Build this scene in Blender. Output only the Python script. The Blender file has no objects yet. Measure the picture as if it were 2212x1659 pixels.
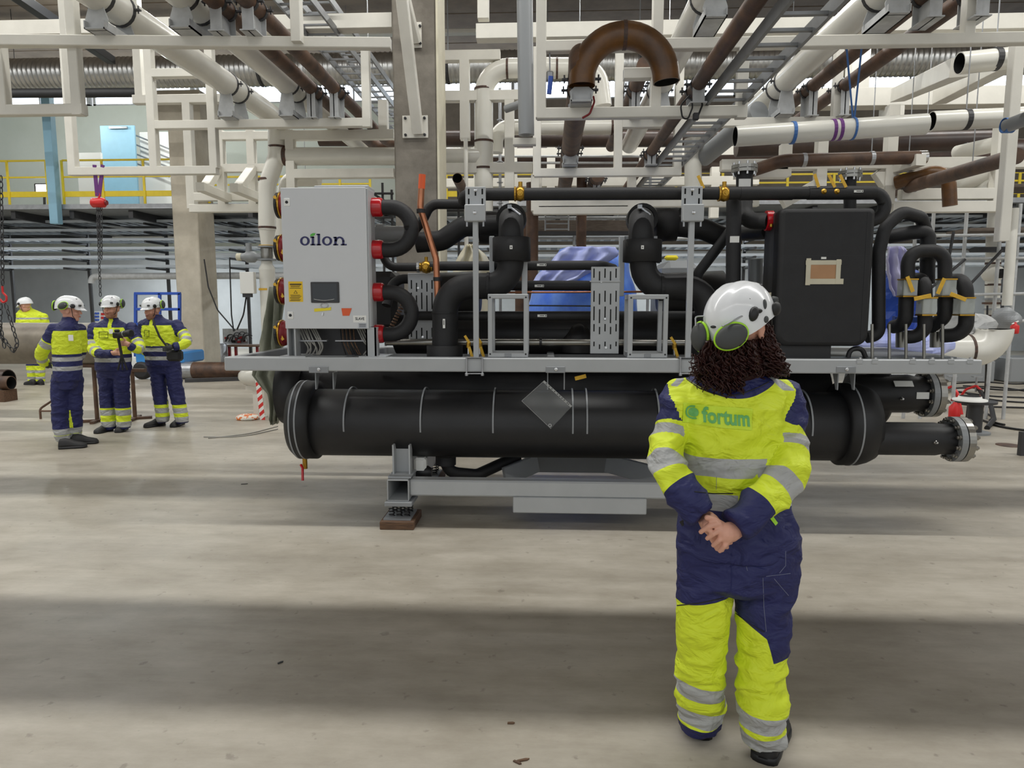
import bpy, bmesh, math, random
import numpy as np
from mathutils import Vector as V, Matrix, noise
from mathutils.bvhtree import BVHTree
random.seed(7)
C = bpy.context.scene.collection
S = bpy.context.scene
# ---------------------------------------------------------------- camera
F = 1500.0; PITCH = math.radians(6.6); YAW = math.radians(2.8); CZ = 1.70
cam = bpy.data.cameras.new('camera'); cam.sensor_fit = 'HORIZONTAL'; cam.sensor_width = 36.0
cam.lens = F / 2212 * 36; cam.clip_start = .05; cam.clip_end = 200
co = bpy.data.objects.new('camera', cam); C.objects.link(co)
co.location = (0, 0, CZ); co.rotation_euler = (math.pi / 2 - PITCH, 0, YAW); S.camera = co
# ---------------------------------------------------------------- exposure, sky light
S.view_settings.view_transform = 'Standard'; S.view_settings.look = 'None'
S.view_settings.gamma = 1; S.view_settings.use_curve_mapping = False
S.view_settings.exposure = -0.08
w = bpy.data.worlds.new('world'); S.world = w; w.use_nodes = True
bgn = w.node_tree.nodes['Background']; bgn.inputs[0].default_value = (0.93, 0.97, 1.0, 1); bgn.inputs[1].default_value = 0.9
LAMPS = [(-6.0, 9.3, 650), (5.4, 9.3, 1950), (12.1, 7.1, 1050), (21.5, 9.6, 350)]   # Y, Z, watts of the long lamp rows; all but the key row are added
FLOOD = 260
# ---------------------------------------------------------------- pixel helpers (2212 x 1659 frame)
_cp, _sp, _cy, _sy = math.cos(PITCH), math.sin(PITCH), math.cos(YAW), math.sin(YAW)
def ray(u, v):
    x = (u - 1106) / F; y = (829.5 - v) / F
    a, b, c = x, _cp + y * _sp, -_sp + y * _cp
    return V((a * _cy - b * _sy, a * _sy + b * _cy, c))
def at(u, v, Y):
    d = ray(u, v); return V((0, 0, CZ)) + d * (Y / d.y)
def atz(u, v, z):
    d = ray(u, v); return V((0, 0, CZ)) + d * ((z - CZ) / d.z)
def px(Y): return Y / F            # metres per pixel at depth Y
# ---------------------------------------------------------------- materials
def lin(c):
    return tuple(((x / 255) / 12.92 if x / 255 <= .04045 else ((x / 255 + .055) / 1.055) ** 2.4) for x in c)
MATS = {}
def mat(name, c, r=.5, m=0., var=0., sc=6., bump=0., bsc=60., c2=None, coat=0., emit=None, es=0., alpha=1., trans=0., stretch=None, ramp=(.35, .65), spec=None):
    M = bpy.data.materials.new(name); M.use_nodes = True; MATS[name] = M
    nt = M.node_tree; B = nt.nodes['Principled BSDF']
    col = lin(c) + (1,)
    B.inputs['Base Color'].default_value = col; B.inputs['Roughness'].default_value = r; B.inputs['Metallic'].default_value = m
    if spec is not None: B.inputs['Specular IOR Level'].default_value = spec
    if coat: B.inputs['Coat Weight'].default_value = coat; B.inputs['Coat Roughness'].default_value = .12
    if emit: B.inputs['Emission Color'].default_value = lin(emit) + (1,); B.inputs['Emission Strength'].default_value = es
    if alpha < 1: B.inputs['Alpha'].default_value = alpha
    if trans: B.inputs['Transmission Weight'].default_value = trans
    if var or c2 or bump:
        tc = nt.nodes.new('ShaderNodeTexCoord'); mp = nt.nodes.new('ShaderNodeMapping')
        nt.links.new(tc.outputs['Object'], mp.inputs[0])
        if stretch: mp.inputs['Scale'].default_value = stretch
    if var or c2:
        n = nt.nodes.new('ShaderNodeTexNoise'); n.inputs['Scale'].default_value = sc; n.inputs['Detail'].default_value = 6; n.inputs['Roughness'].default_value = .6
        nt.links.new(mp.outputs[0], n.inputs[0])
        rp = nt.nodes.new('ShaderNodeValToRGB'); nt.links.new(n.outputs[0], rp.inputs[0])
        rp.color_ramp.elements[0].position, rp.color_ramp.elements[1].position = ramp
        if c2: a, b = col, lin(c2) + (1,)
        else:
            a = tuple(x * (1 - var) for x in col[:3]) + (1,); b = tuple(min(1, x * (1 + var)) for x in col[:3]) + (1,)
        rp.color_ramp.elements[0].color = a; rp.color_ramp.elements[1].color = b
        nt.links.new(rp.outputs[0], B.inputs['Base Color'])
    if bump:
        n2 = nt.nodes.new('ShaderNodeTexNoise'); n2.inputs['Scale'].default_value = bsc; n2.inputs['Detail'].default_value = 4
        nt.links.new(mp.outputs[0], n2.inputs[0])
        bn = nt.nodes.new('ShaderNodeBump'); bn.inputs['Strength'].default_value = bump; bn.inputs['Distance'].default_value = .01
        nt.links.new(n2.outputs[0], bn.inputs['Height']); nt.links.new(bn.outputs[0], B.inputs['Normal'])
    return M
FLOORMAT = True
mat('white_steel', (219, 216, 206), .45, var=.05, sc=3)
mat('white_pipe', (222, 220, 211), .22, var=.04, sc=2)
mat('rust', (64, 46, 37), .55, c2=(100, 73, 54), sc=5, bump=.15)
mat('rust_orange', (80, 54, 30), .38, c2=(120, 80, 36), sc=4, bump=.1)
mat('dark_pipe', (50, 38, 34), .38, c2=(66, 50, 42), sc=4)
mat('weld', (92, 62, 48), .6, c2=(60, 50, 46), sc=30)
mat('galv', (168, 170, 173), .38, .75, var=.12, sc=8)
mat('galv_dull', (184, 186, 187), .5, .1, var=.1, sc=10)
mat('duct', (190, 190, 188), .3, .9, var=.1, sc=3)
mat('dark_steel', (62, 62, 64), .5, .3, var=.1)
mat('ladder', (132, 134, 136), .42, .5, var=.1, sc=6)
mat('concrete_unlit', (104, 98, 89), .8, c2=(132, 126, 116), sc=3, bump=.2, bsc=40)  # concrete darkened for the unlit column; its shade is in the colour
mat('concrete', (176, 168, 152), .85, c2=(196, 188, 172), sc=2.2, bump=.2, bsc=40)
mat('wall_grey', (176, 178, 178), .8, c2=(190, 192, 192), sc=.7, bump=.1)
mat('wall_pale', (205, 212, 202), .7, c2=(216, 222, 214), sc=.6)
mat('wall_brown', (122, 114, 104), .85, c2=(142, 134, 124), sc=1.2)
mat('ceiling', (112, 96, 80), .85, c2=(132, 116, 98), sc=1.2)
mat('mezz', (120, 122, 122), .6, var=.1)
mat('yellow_paint', (226, 200, 40), .45, var=.05)
mat('blue_door', (142, 186, 208), .5, var=.03)
mat('mgrey', (174, 177, 179), .38, var=.03, sc=5)
mat('mgrey_dk', (142, 145, 148), .42, var=.04, sc=5)
mat('cabinet', (206, 208, 210), .35, var=.015, sc=3)
mat('rubber', (26, 26, 28), .62, var=.18, sc=9, bump=.15, bsc=120)
mat('vessel', (25, 25, 27), .5, var=.2, sc=4, bump=.06, bsc=50)
mat('black', (22, 22, 24), .5)
mat('hole_shade', (10, 10, 10), .9)  # near-black stands for the shade inside pipe ends and slots
mat('red', (178, 16, 28), .25, coat=.4)
mat('red_dark', (128, 18, 26), .4)
mat('red_paint', (206, 38, 38), .35)
mat('chrome', (200, 200, 200), .25, 1.)
mat('steel', (150, 148, 142), .3, .9, var=.1)
mat('brass', (176, 136, 52), .32, .85, var=.12, sc=20)
mat('copper', (184, 122, 90), .3, .85, var=.15, sc=8)
mat('orange', (226, 94, 44), .5)
mat('tape_yellow', (226, 178, 44), .45, var=.08, sc=30)
mat('tape_mask', (206, 200, 178), .7, var=.04)
mat('cardboard', (182, 140, 104), .8, var=.05)
mat('paper', (236, 236, 232), .6)
mat('ink', (28, 28, 30), .6)
mat('logo_navy', (26, 26, 86), .4)
mat('logo_green', (84, 178, 62), .4)
mat('sticker_yellow', (238, 196, 28), .5)
mat('bright_yellow', (240, 220, 40), .5)
mat('screen', (44, 48, 52), .12)
mat('cable_grey', (150, 148, 142), .5)
mat('cable_black', (26, 26, 28), .5)
mat('wood', (112, 84, 62), .8, c2=(78, 58, 44), sc=9, stretch=(1, 8, 8))
mat('plank', (104, 94, 84), .8, c2=(84, 74, 66), sc=9, stretch=(1, 8, 8))
mat('blue_tarp', (78, 128, 244), .28, c2=(120, 164, 250), sc=5, bump=.3, bsc=12)
mat('pale_tarp', (164, 176, 242), .35, c2=(196, 204, 248), sc=3)
mat('green_tarp', (124, 128, 112), .6, c2=(144, 146, 130), sc=6, bump=.3, bsc=14)
mat('lilac_cloth', (184, 182, 214), .7)
mat('blue_paint', (40, 78, 168), .4)
mat('blue_light', (60, 140, 210), .4)
mat('purple', (110, 56, 128), .6)
mat('strap_blue', (62, 110, 176), .6)
mat('plastic_clear', (190, 194, 196), .2, alpha=.11)
mat('clear_box', (196, 202, 196), .2, alpha=.6)
mat('hivis', (208, 234, 36), .6, var=.03, sc=12)
mat('navy', (27, 32, 88), .75, var=.12, sc=40)
mat('reflect', (166, 167, 166), .4, .1)
mat('skin', (214, 160, 138), .5, var=.05, sc=20)
mat('hair', (44, 17, 14), .45, var=.3, sc=30, spec=.3)
mat('helmet', (226, 228, 230), .22, coat=.3)
mat('lime', (168, 226, 40), .4)
mat('muff_grey', (66, 68, 68), .6)
mat('boot', (34, 33, 34), .6, var=.15, sc=20)
mat('glove', (52, 54, 56), .7)
mat('logo_teal', (104, 178, 100), .55)
mat('window_light', (235, 245, 255), .3, emit=(225, 240, 255), es=5)
mat('lamp', (255, 255, 255), .3, emit=(255, 252, 245), es=6)
mat('red_tape', (214, 52, 46), .5)
mat('grating', (120, 124, 126), .5, .5)
mat('bigpipe', (104, 96, 86), .45, .2, c2=(134, 126, 112), sc=3)
mat('hazard', (230, 120, 50), .5, c2=(240, 236, 225), sc=18, ramp=(.48,.52))
mat('tray', (200, 208, 216), .35, .2)  # pale bluish tone holds the lamp light falling on the galvanised trays
mat('tank_grey', (140, 143, 145), .45, .2)
def floor_mat():
    M = bpy.data.materials.new('floor'); M.use_nodes = True; MATS['floor'] = M; nt = M.node_tree; B = nt.nodes['Principled BSDF']; L = nt.links.new
    tc = nt.nodes.new('ShaderNodeTexCoord')
    def nz(scale, stretch, det=6, rough=.6):
        mp = nt.nodes.new('ShaderNodeMapping'); mp.inputs['Scale'].default_value = stretch; L(tc.outputs['Object'], mp.inputs[0])
        n = nt.nodes.new('ShaderNodeTexNoise'); n.inputs['Scale'].default_value = scale; n.inputs['Detail'].default_value = det; n.inputs['Roughness'].default_value = rough; L(mp.outputs[0], n.inputs[0]); return n.outputs[0]
    def ramp(x, stops):
        r = nt.nodes.new('ShaderNodeValToRGB'); L(x, r.inputs[0]); e = r.color_ramp.elements
        e[0].position, e[0].color = stops[0][0], lin(stops[0][1]) + (1,); e[1].position, e[1].color = stops[-1][0], lin(stops[-1][1]) + (1,)
        for p, c in stops[1:-1]: k = e.new(p); k.color = lin(c) + (1,)
        return r.outputs[0]
    def mix(a, b, f, mode):
        m = nt.nodes.new('ShaderNodeMix'); m.data_type = 'RGBA'; m.blend_type = mode; m.inputs[0].default_value = f; L(a, m.inputs[6]); L(b, m.inputs[7]); return m.outputs[2]
    base = ramp(nz(.8, (.6, 1.3, 1), 8), [(.3, (158, 151, 138)), (.5, (176, 169, 156)), (.72, (192, 185, 172))])
    cloud = ramp(nz(3.2, (.7, 1.4, 1), 8, .7), [(.32, (214, 211, 205)), (.62, (255, 255, 255))])
    streak = ramp(nz(2.0, (.5, 6, 1), 5, .65), [(.4, (228, 226, 222)), (.6, (255, 255, 255))])
    fleck = ramp(nz(14, (1, 1, 1), 3, .5), [(.27, (120, 110, 98)), (.34, (255, 255, 255))])
    c = mix(mix(mix(base, cloud, .7, 'MULTIPLY'), streak, .28, 'MULTIPLY'), fleck, .35, 'MULTIPLY'); L(c, B.inputs['Base Color'])
    r = nt.nodes.new('ShaderNodeMapRange'); r.inputs[3].default_value = .32; r.inputs[4].default_value = .6; L(nz(1.6, (1, 1, 1)), r.inputs[0]); L(r.outputs[0], B.inputs['Roughness'])
    bn = nt.nodes.new('ShaderNodeBump'); bn.inputs['Strength'].default_value = .06; bn.inputs['Distance'].default_value = .01; L(nz(30, (1, 1, 1)), bn.inputs['Height']); L(bn.outputs[0], B.inputs['Normal'])
floor_mat()
# ---------------------------------------------------------------- mesh builder
def basis(d, up=None):
    d = V(d).normalized()
    up = V(up) if up is not None else V((0, 0, 1))
    if abs(d.dot(up.normalized())) > .98: up = V((0, 1, 0)) if abs(d.y) < .9 else V((1, 0, 0))
    x = d.cross(up).normalized(); return x, x.cross(d).normalized(), d   # side, up, dir
def fillet(pts, R, n=6):
    pts = [V(p) for p in pts]; out = [pts[0]]
    for i in range(1, len(pts) - 1):
        a, b, c = pts[i - 1], pts[i], pts[i + 1]
        d0, d1 = (a - b), (c - b); l0, l1 = d0.length, d1.length
        if l0 < 1e-6 or l1 < 1e-6: continue
        d0 /= l0; d1 /= l1; ang = d0.angle(d1)
        if ang > 3.1: out.append(b); continue
        Ri = R[i - 1] if isinstance(R, (list, tuple)) else R
        t = min(Ri / math.tan(ang / 2), l0 * .5 if i > 1 else l0 * .98, l1 * .5 if i < len(pts) - 2 else l1 * .98)
        r = t * math.tan(ang / 2); m = (d0 + d1).normalized(); ctr = b + m * (r / math.sin(ang / 2))
        s = b + d0 * t - ctr; e = b + d1 * t - ctr
        tot = s.angle(e); ax = s.cross(e)
        if ax.length < 1e-9: out.append(b); continue
        ax.normalize(); k = max(2, int(n * tot / 1.57 + .5))
        for j in range(k + 1): out.append(ctr + Matrix.Rotation(tot * j / k, 3, ax) @ s)
    out.append(pts[-1]); return out
class MB:
    def __init__(s): s.v = []; s.f = []; s.sm = []; s.mi = []; s.cm = 0
    def add(s, vs, fs, smooth=False):
        n = len(s.v); s.v += [tuple(x) for x in vs]
        for f in fs: s.f.append([i + n for i in f]); s.sm.append(smooth); s.mi.append(s.cm)
        return s
    def box(s, c, d, R=None, ch=0):
        c = V(c); h = [x / 2 for x in d]
        if ch <= 0:
            vs = [V((x * h[0], y * h[1], z * h[2])) for z in (-1, 1) for y in (-1, 1) for x in (-1, 1)]
            fs = [(0, 2, 3, 1), (4, 5, 7, 6), (0, 1, 5, 4), (2, 6, 7, 3), (0, 4, 6, 2), (1, 3, 7, 5)]
        else:
            ch = min(ch, min(h) * .9); vs = []; idx = {}
            for z in (-1, 1):
                for y in (-1, 1):
                    for x in (-1, 1):
                        sg = (x, y, z)
                        for a in range(3):
                            p = [sg[k] * (h[k] - (0 if k == a else ch)) for k in range(3)]
                            idx[(x, y, z, a)] = len(vs); vs.append(V(p))
            fs = []
            for a in range(3):
                b, c_ = (a + 1) % 3, (a + 2) % 3
                for sg in (-1, 1):
                    q = []
                    for (i, j) in ((-1, -1), (1, -1), (1, 1), (-1, 1)):
                        k = [0, 0, 0]; k[a] = sg; k[b] = i; k[c_] = j; q.append(idx[(k[0], k[1], k[2], a)])
                    fs.append(q if sg > 0 else q[::-1])
                for i in (-1, 1):
                    for j in (-1, 1):
                        k0 = [0, 0, 0]; k0[b] = i; k0[c_] = j; k1 = list(k0); k0[a] = -1; k1[a] = 1
                        q = [idx[tuple(k0) + (b,)], idx[tuple(k1) + (b,)], idx[tuple(k1) + (c_,)], idx[tuple(k0) + (c_,)]]
                        fs.append(q if i * j < 0 else q[::-1])
            for z in (-1, 1):
                for y in (-1, 1):
                    for x in (-1, 1):
                        q = [idx[(x, y, z, a)] for a in range(3)]; fs.append(q if x * y * z > 0 else q[::-1])
        if R is not None: vs = [R @ p for p in vs]
        return s.add([p + c for p in vs], fs)
    def b2(s, p0, p1, ch=0):     # box from two corners
        p0, p1 = V(p0), V(p1); return s.box((p0 + p1) / 2, [abs(a - b) for a, b in zip(p0, p1)], ch=ch)
    def beam(s, p0, p1, w, h=None, up=None, ch=.006):
        h = h or w; p0, p1 = V(p0), V(p1); x, y, d = basis(p1 - p0, up); a, b = w / 2, h / 2; c = min(ch, a * .5, b * .5)
        pr = [(-a + c, -b), (a - c, -b), (a, -b + c), (a, b - c), (a - c, b), (-a + c, b), (-a, b - c), (-a, -b + c)]
        vs = [p0 + x * i + y * j for i, j in pr] + [p1 + x * i + y * j for i, j in pr]
        return s.add(vs, [[i, (i + 1) % 8, (i + 1) % 8 + 8, i + 8][::-1] for i in range(8)] + [list(range(8)), list(range(15, 7, -1))])
    def prism(s, poly, O, ux, uy, th):
        O, ux, uy = V(O), V(ux), V(uy); n = ux.cross(uy).normalized() * th; k = len(poly)
        vs = [O + ux * a + uy * b for a, b in poly]; vs += [p + n for p in vs]
        return s.add(vs, [list(range(k))[::-1], list(range(k, 2 * k))] + [[i, (i + 1) % k, (i + 1) % k + k, i + k] for i in range(k)])
    def tube(s, pts, r, n=14, fil=0, caps=(1, 1), fn=6):
        pts = fillet(pts, fil, fn) if fil else [V(p) for p in pts]
        m = len(pts); rs = r if isinstance(r, (list, tuple)) else [r] * m
        T = []
        for i in range(m):
            a = pts[max(0, i - 1)]; b = pts[min(m - 1, i + 1)]; T.append((b - a).normalized())
        x, y, _ = basis(T[0]); vs = []; fs = []
        for i in range(m):
            if i:
                q = T[i - 1].rotation_difference(T[i]); x = q @ x; y = q @ y
            for k in range(n):
                a = 2 * math.pi * k / n; vs.append(pts[i] + (x * math.cos(a) + y * math.sin(a)) * rs[i])
        for i in range(m - 1):
            for k in range(n):
                k2 = (k + 1) % n; fs.append((i * n + k, i * n + k2, (i + 1) * n + k2, (i + 1) * n + k)[::-1])
        s.add(vs, fs, True)
        for e, c in ((0, caps[0]), (1, caps[1])):
            base = 0 if e == 0 else (m - 1) * n; ring = [V(p) for p in vs[base:base + n]]; ctr = pts[0 if e == 0 else -1]
            if c == 1: s.add(ring, [list(range(n)) if e == 0 else list(range(n))[::-1]])
            elif c == 2:
                dd = (T[0] if e == 0 else -T[-1]) * rs[0 if e == 0 else -1] * getattr(s, 'hd', 2.2)
                i1 = [ctr + (p - ctr) * .92 for p in ring]; i2 = [p + dd for p in i1]; al = ring + i1
                ff = [(k, (k + 1) % n, (k + 1) % n + n, k + n) for k in range(n)]
                s.add(al, ff if e == 1 else [f[::-1] for f in ff])
                cm = s.cm; s.cm = getattr(s, 'hm', cm)
                s.add(i1 + i2, [(k, (k + 1) % n, (k + 1) % n + n, k + n) for k in range(n)] + [list(range(n, 2 * n))], True); s.cm = cm
        return s
    def lathe(s, p0, ax, prof, n=24, smooth=True):
        p0 = V(p0); x, y, d = basis(ax); vs = []; fs = []
        for t, r in prof:
            for k in range(n):
                a = 2 * math.pi * k / n; vs.append(p0 + d * t + (x * math.cos(a) + y * math.sin(a)) * r)
        for i in range(len(prof) - 1):
            for k in range(n):
                k2 = (k + 1) % n; fs.append((i * n + k, i * n + k2, (i + 1) * n + k2, (i + 1) * n + k)[::-1])
        s.add(vs, fs, smooth)
        if prof[0][1] > 1e-5: s.add(vs[:n], [list(range(n))])
        if prof[-1][1] > 1e-5: s.add(vs[-n:], [list(range(n))[::-1]])
        return s
    def cyl(s, p0, p1, r, n=16): return s.tube([p0, p1], r, n)
    def ring(s, p, ax, r0, r1, wd, n=20):       # band around an axis, centred on p
        d = V(ax).normalized(); p = V(p) - d * wd / 2
        x, y, d = basis(d); vs = []; fs = []
        for t, r in ((0, r0), (0, r1), (wd, r1), (wd, r0)):
            for k in range(n):
                a = 2 * math.pi * k / n; vs.append(p + d * t + (x * math.cos(a) + y * math.sin(a)) * r)
        for i in range(4):
            for k in range(n):
                k2 = (k + 1) % n; j = (i + 1) % 4; fs.append((i * n + k, i * n + k2, j * n + k2, j * n + k)[::-1])
        return s.add(vs, fs, False)
    def ball(s, c, r, n=12, m=8, R=None, sc=(1, 1, 1)):
        c = V(c); vs = []; fs = []
        for i in range(m + 1):
            t = math.pi * i / m
            for k in range(n):
                a = 2 * math.pi * k / n; p = V((math.sin(t) * math.cos(a) * sc[0], math.sin(t) * math.sin(a) * sc[1], math.cos(t) * sc[2])) * r
                vs.append(c + (R @ p if R is not None else p))
        for i in range(m):
            for k in range(n): fs.append((i * n + k, i * n + (k + 1) % n, (i + 1) * n + (k + 1) % n, (i + 1) * n + k)[::-1])
        return s.add(vs, fs, True)
    def build(s, name, mats, parent=None, **kw): return obj(name, s, mats, parent, **kw)
def mk(name, v, f, sm=None, mi=None):
    me = bpy.data.meshes.new(name); me.from_pydata(v, [], f)
    if sm: me.polygons.foreach_set('use_smooth', sm)
    if mi: me.polygons.foreach_set('material_index', mi)
    me.update(); return me
def obj(name, mb, mats, parent=None, **kw):
    me = mk(name, mb.v, mb.f, mb.sm, mb.mi)
    for m in (mats if isinstance(mats, (list, tuple)) else [mats]): me.materials.append(MATS[m])
    o = bpy.data.objects.new(name, me); C.objects.link(o)
    if parent is not None: par(o, parent)
    for k, x in kw.items(): o[k] = x
    return o
def par(o, p):
    o.parent = p
    o.matrix_parent_inverse = Matrix.Translation(-p.location)
def T(name, label, cat, loc=(0, 0, 0), group=None):
    o = bpy.data.objects.new(name, None); C.objects.link(o); o.location = loc; o.empty_display_size = .1
    o['label'] = label; o['category'] = cat
    if group: o['group'] = group
    return o
def tag(o, label, cat, group=None):
    o['label'] = label; o['category'] = cat
    if group: o['group'] = group
    return o
def struct(o): o['kind'] = 'structure'; return o
X, Yv, Z = V((1, 0, 0)), V((0, 1, 0)), V((0, 0, 1))
# ================================================================ setting
HX0, HX1, HY0, HY1, HZ = -21.0, 19.0, -9.0, 26.0, 10.6
struct(MB().b2((HX0, HY0, -.2), (HX1, HY1 + .3, 0)).build('floor', 'floor'))
cl = struct(MB().b2((HX0, HY0, HZ + .1), (HX1, HY1 + .3, HZ + .3)).build('ceiling', 'ceiling'))
yy = HY0 + .02
while yy < HY1 - .3:
    pl = MB().b2((HX0, yy, HZ - .12), (HX1, yy + 1.17, HZ + .1), ch=.02).build('ceiling_panel', 'ceiling', cl); yy += 1.2
wb = struct(MB().b2((HX0, HY1, 0), (HX1, HY1 + .3, 3.6)).b2((HX0, HY1, 9.9), (HX1, HY1 + .3, HZ + .3)).build('wall_back', 'wall_grey'))
MB().b2((HX0, HY1 + .02, 3.6), (-4.6, HY1 + .3, 9.0)).build('upper_panel', 'wall_pale', wb); MB().b2((-4.6, HY1 + .02, 3.6), (HX1, HY1 + .3, 9.0)).build('upper_panel', 'wall_brown', wb)
struct(MB().b2((HX0 - .3, HY0, 0), (HX0, HY1 + .3, HZ + .3)).build('wall_left', 'wall_grey'))
struct(MB().b2((HX1, HY0, 0), (HX1 + .3, HY1 + .3, HZ + .3)).build('wall_right', 'wall_grey'))
for i in range(10):      # clerestory window strip high on the back wall
    x0 = HX0 + .3 + i * 3.95
    wn = struct(MB().b2((x0, HY1 + .1, 9.05), (x0 + 3.6, HY1 + .14, 9.85)).build('window_%d' % (i + 1), 'window_light'))
    fr = MB()
    for a, b in (((x0 - .1, 8.98), (x0 + 3.7, 9.06)), ((x0 - .1, 9.84), (x0 + 3.7, 9.92)), ((x0 - .1, 9.0), (x0, 9.9)), ((x0 + 3.6, 9.0), (x0 + 3.7, 9.9)), ((x0 + 1.77, 9.0), (x0 + 1.83, 9.9))):
        fr.b2((a[0], HY1 + .03, a[1]), (b[0], HY1 + .2, b[1]))
    fr.build('window_frame', 'galv_dull', wn)
# long lamp rows; those besides the key row are added for their light
RW = {-6.0: 'added unseen behind the viewer as front fill', 5.4: 'above the black machine', 12.1: 'added out of view above the far pipe racks', 21.5: 'added near the back wall to light the far end'}
for (ly, lz, pw) in LAMPS:
    lt = T('lamp_row', 'long white linear ceiling lamp row ' + RW[ly], 'lamp', (1, ly, lz))
    MB().b2((HX0 + 2, ly - .14, lz + .02), (HX1 - 2, ly + .14, lz + .14), ch=.02).build('housing', 'white_steel', lt)
    ld = bpy.data.lights.new('lamp_light', 'AREA'); ld.shape = 'RECTANGLE'; ld.size = HX1 - HX0 - 4.2; ld.size_y = .09; ld.energy = pw; ld.color = (1, .995, .965)
    lo = bpy.data.objects.new('lamp_light', ld); C.objects.link(lo); lo.location = ((HX0 + HX1) / 2, ly, lz); par(lo, lt)
    hg = MB()
    for hx in range(-18, 17, 6): MB().cyl((hx, ly, lz + .14), (hx, ly, HZ - .1), .01, 6).build('hanger', 'galv', lt)
# ================================================================ columns, mezzanine
def column(label, u0, u1, vref, Y, dep, z1, m):
    a, b = at(u0, vref, Y).x, at(u1, vref, Y).x
    t = T('concrete_column', label, 'column', ((a + b) / 2, Y + dep / 2, 0))
    MB().b2((a, Y, 0), (b, Y + dep, z1), ch=.02).build('shaft', m, t); return t, a, b
COL, ca, cb = column('concrete column coloured dark as unlit, behind the grey control cabinet', 850, 943, 250, 8.9, .62, HZ - .12, 'concrete_unlit')
MB().b2((cb + .002, 8.9, 0), (cb + .03, 9.5, HZ - .2)).build('lit_side_board', 'tape_mask', COL)  # cream board stands for the lit right side of the column
_, la, lb = column('pale beige concrete column standing right of the three men', 374, 428, 500, 17.4, .9, 6.2, 'concrete')
MB().b2((la - .25, 17.3, 6.2), (lb + .25, 18.4, 6.9)).build('capital', 'concrete', _)
# brackets on the dark column
br = T('column_bracket', 'white steel diagonal brace bolted to the dark concrete column', 'bracket', at(897, 274, 8.9))
p = at(897, 274, 8.88); MB().box(p, (.32, .02, .27), ch=.004).build('base_plate', 'white_steel', br)
for sx in (-.12, .12):
    for sz in (-.1, .1): MB().lathe(p + V((sx, -.01, sz)), -Yv, [(0, .018), (.02, .018), (.022, .009), (.04, .009)], 6, False).build('bolt', 'dark_steel', br)
MB().beam(at(903, 288, 8.84), at(858, -90, 8.1), .13, .09).build('brace', 'white_steel', br)
br = T('column_bracket', 'white short upper brace plate near top of the dark concrete column', 'bracket', at(897, 75, 8.9))
MB().box(at(896, 76, 8.88), (.17, .02, .3), ch=.004).build('base_plate', 'white_steel', br)
MB().beam(at(900, 92, 8.85), at(868, -40, 8.5), .1, .07).build('brace', 'white_steel', br)
for sz in (-.1, .1): MB().lathe(at(901, 76, 8.88) + V((.04, -.01, sz)), -Yv, [(0, .018), (.02, .018), (.022, .009), (.04, .009)], 6, False).build('bolt', 'dark_steel', br)
# mezzanine
MZ = at(200, 443, 18).z
mz = struct(MB().b2((HX0, 18, MZ - .12), (HX1, HY1, MZ), ch=.01).build('mezzanine_floor', 'mezz'))
MB().b2((HX0, 17.96, MZ - .1), (HX1, 18.0, MZ + .02)).build('edge_trim', 'galv', mz)
jx = HX0 + .5
while jx < HX1:
    MB().beam((jx, 18.1, MZ - .22), (jx, 25.9, MZ - .22), .12, .2).build('joist', 'dark_steel', mz); jx += 1.6
def rail(label, us, v_top=346, v_mid=382, v_toe=419, Y=18.05):
    t = T('guard_railing', label, 'railing', at(us[0], 440, Y))
    x0, x1 = at(us[0], 400, Y).x, at(us[-1], 400, Y).x
    for nm, v, h in (('top_rail', v_top, .045), ('middle_rail', v_mid, .04), ('toe_board', v_toe, .14)):
        z = at(200, v, Y).z; MB().b2((x0, Y - .02, z - h / 2), (x1, Y + .02, z + h / 2)).build(nm, 'yellow_paint', t)
    zt = at(200, v_top, Y).z
    for u in us:
        x = at(u, 400, Y).x; MB().b2((x - .03, Y - .045, MZ), (x + .03, Y - .02, zt)).build('post', 'yellow_paint', t)
rail('yellow mezzanine guard railing left of the pale steel post', [-60, 20, 104])
rail('yellow mezzanine guard railing with thick toe board before blue door', [138, 224, 313, 380])
rail('yellow mezzanine guard railing between beige column and dark column', [452, 540, 640, 735, 800], 385, 402, 425)
rail('long yellow mezzanine guard railing far behind the machine centre', [965, 1060, 1160, 1260, 1360, 1460, 1560], 385, 402, 425)
rail('long yellow mezzanine guard railing far behind right rack', [1600, 1700, 1800, 1900, 2000, 2100, 2200, 2300], 390, 407, 428)
tag(MB().b2((at(106, 350, 17.9).x, 17.75, MZ - .5), (at(124, 350, 17.9).x, 17.95, 7.4), ch=.01).build('steel_post', 'blue_door'), 'pale blue steel post at the mezzanine edge by yellow railings', 'post')
dr = struct(MB().b2((at(217, 300, 23).x, 23, MZ), (at(291, 300, 23).x, 23.08, at(250, 271, 23).z), ch=.01).build('door_1', 'blue_door'))
MB().b2((at(236, 278, 22.95).x, 22.93, at(236, 278, 22.95).z), (at(275, 278, 22.95).x, 22.99, at(275, 273, 22.95).z)).build('door_closer', 'galv', dr)
wl = struct(MB().b2((at(165, 332, 22).x, 22, MZ), (at(217, 332, 22).x, 22.1, at(165, 330, 22).z)).build('wall_partition', 'paper'))
pn = T('air_unit', 'white boxy air handling unit standing on mezzanine right of blue door', 'unit', at(330, 440, 23))
MB().b2((at(300, 300, 23.5).x, 23.5, MZ), (at(368, 300, 23.5).x, 24.8, at(300, 285, 23.5).z), ch=.03).build('casing', 'paper', pn)
for i in range(4): MB().beam(at(292, 292 + i * 20, 23.3), at(366, 322 + i * 20, 23.3), .05, .05).build('brace', 'galv', pn)
fl = T('floodlight', 'glaring white floodlight on the mezzanine behind left yellow railing', 'lamp', at(95, 436, 19))
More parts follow.
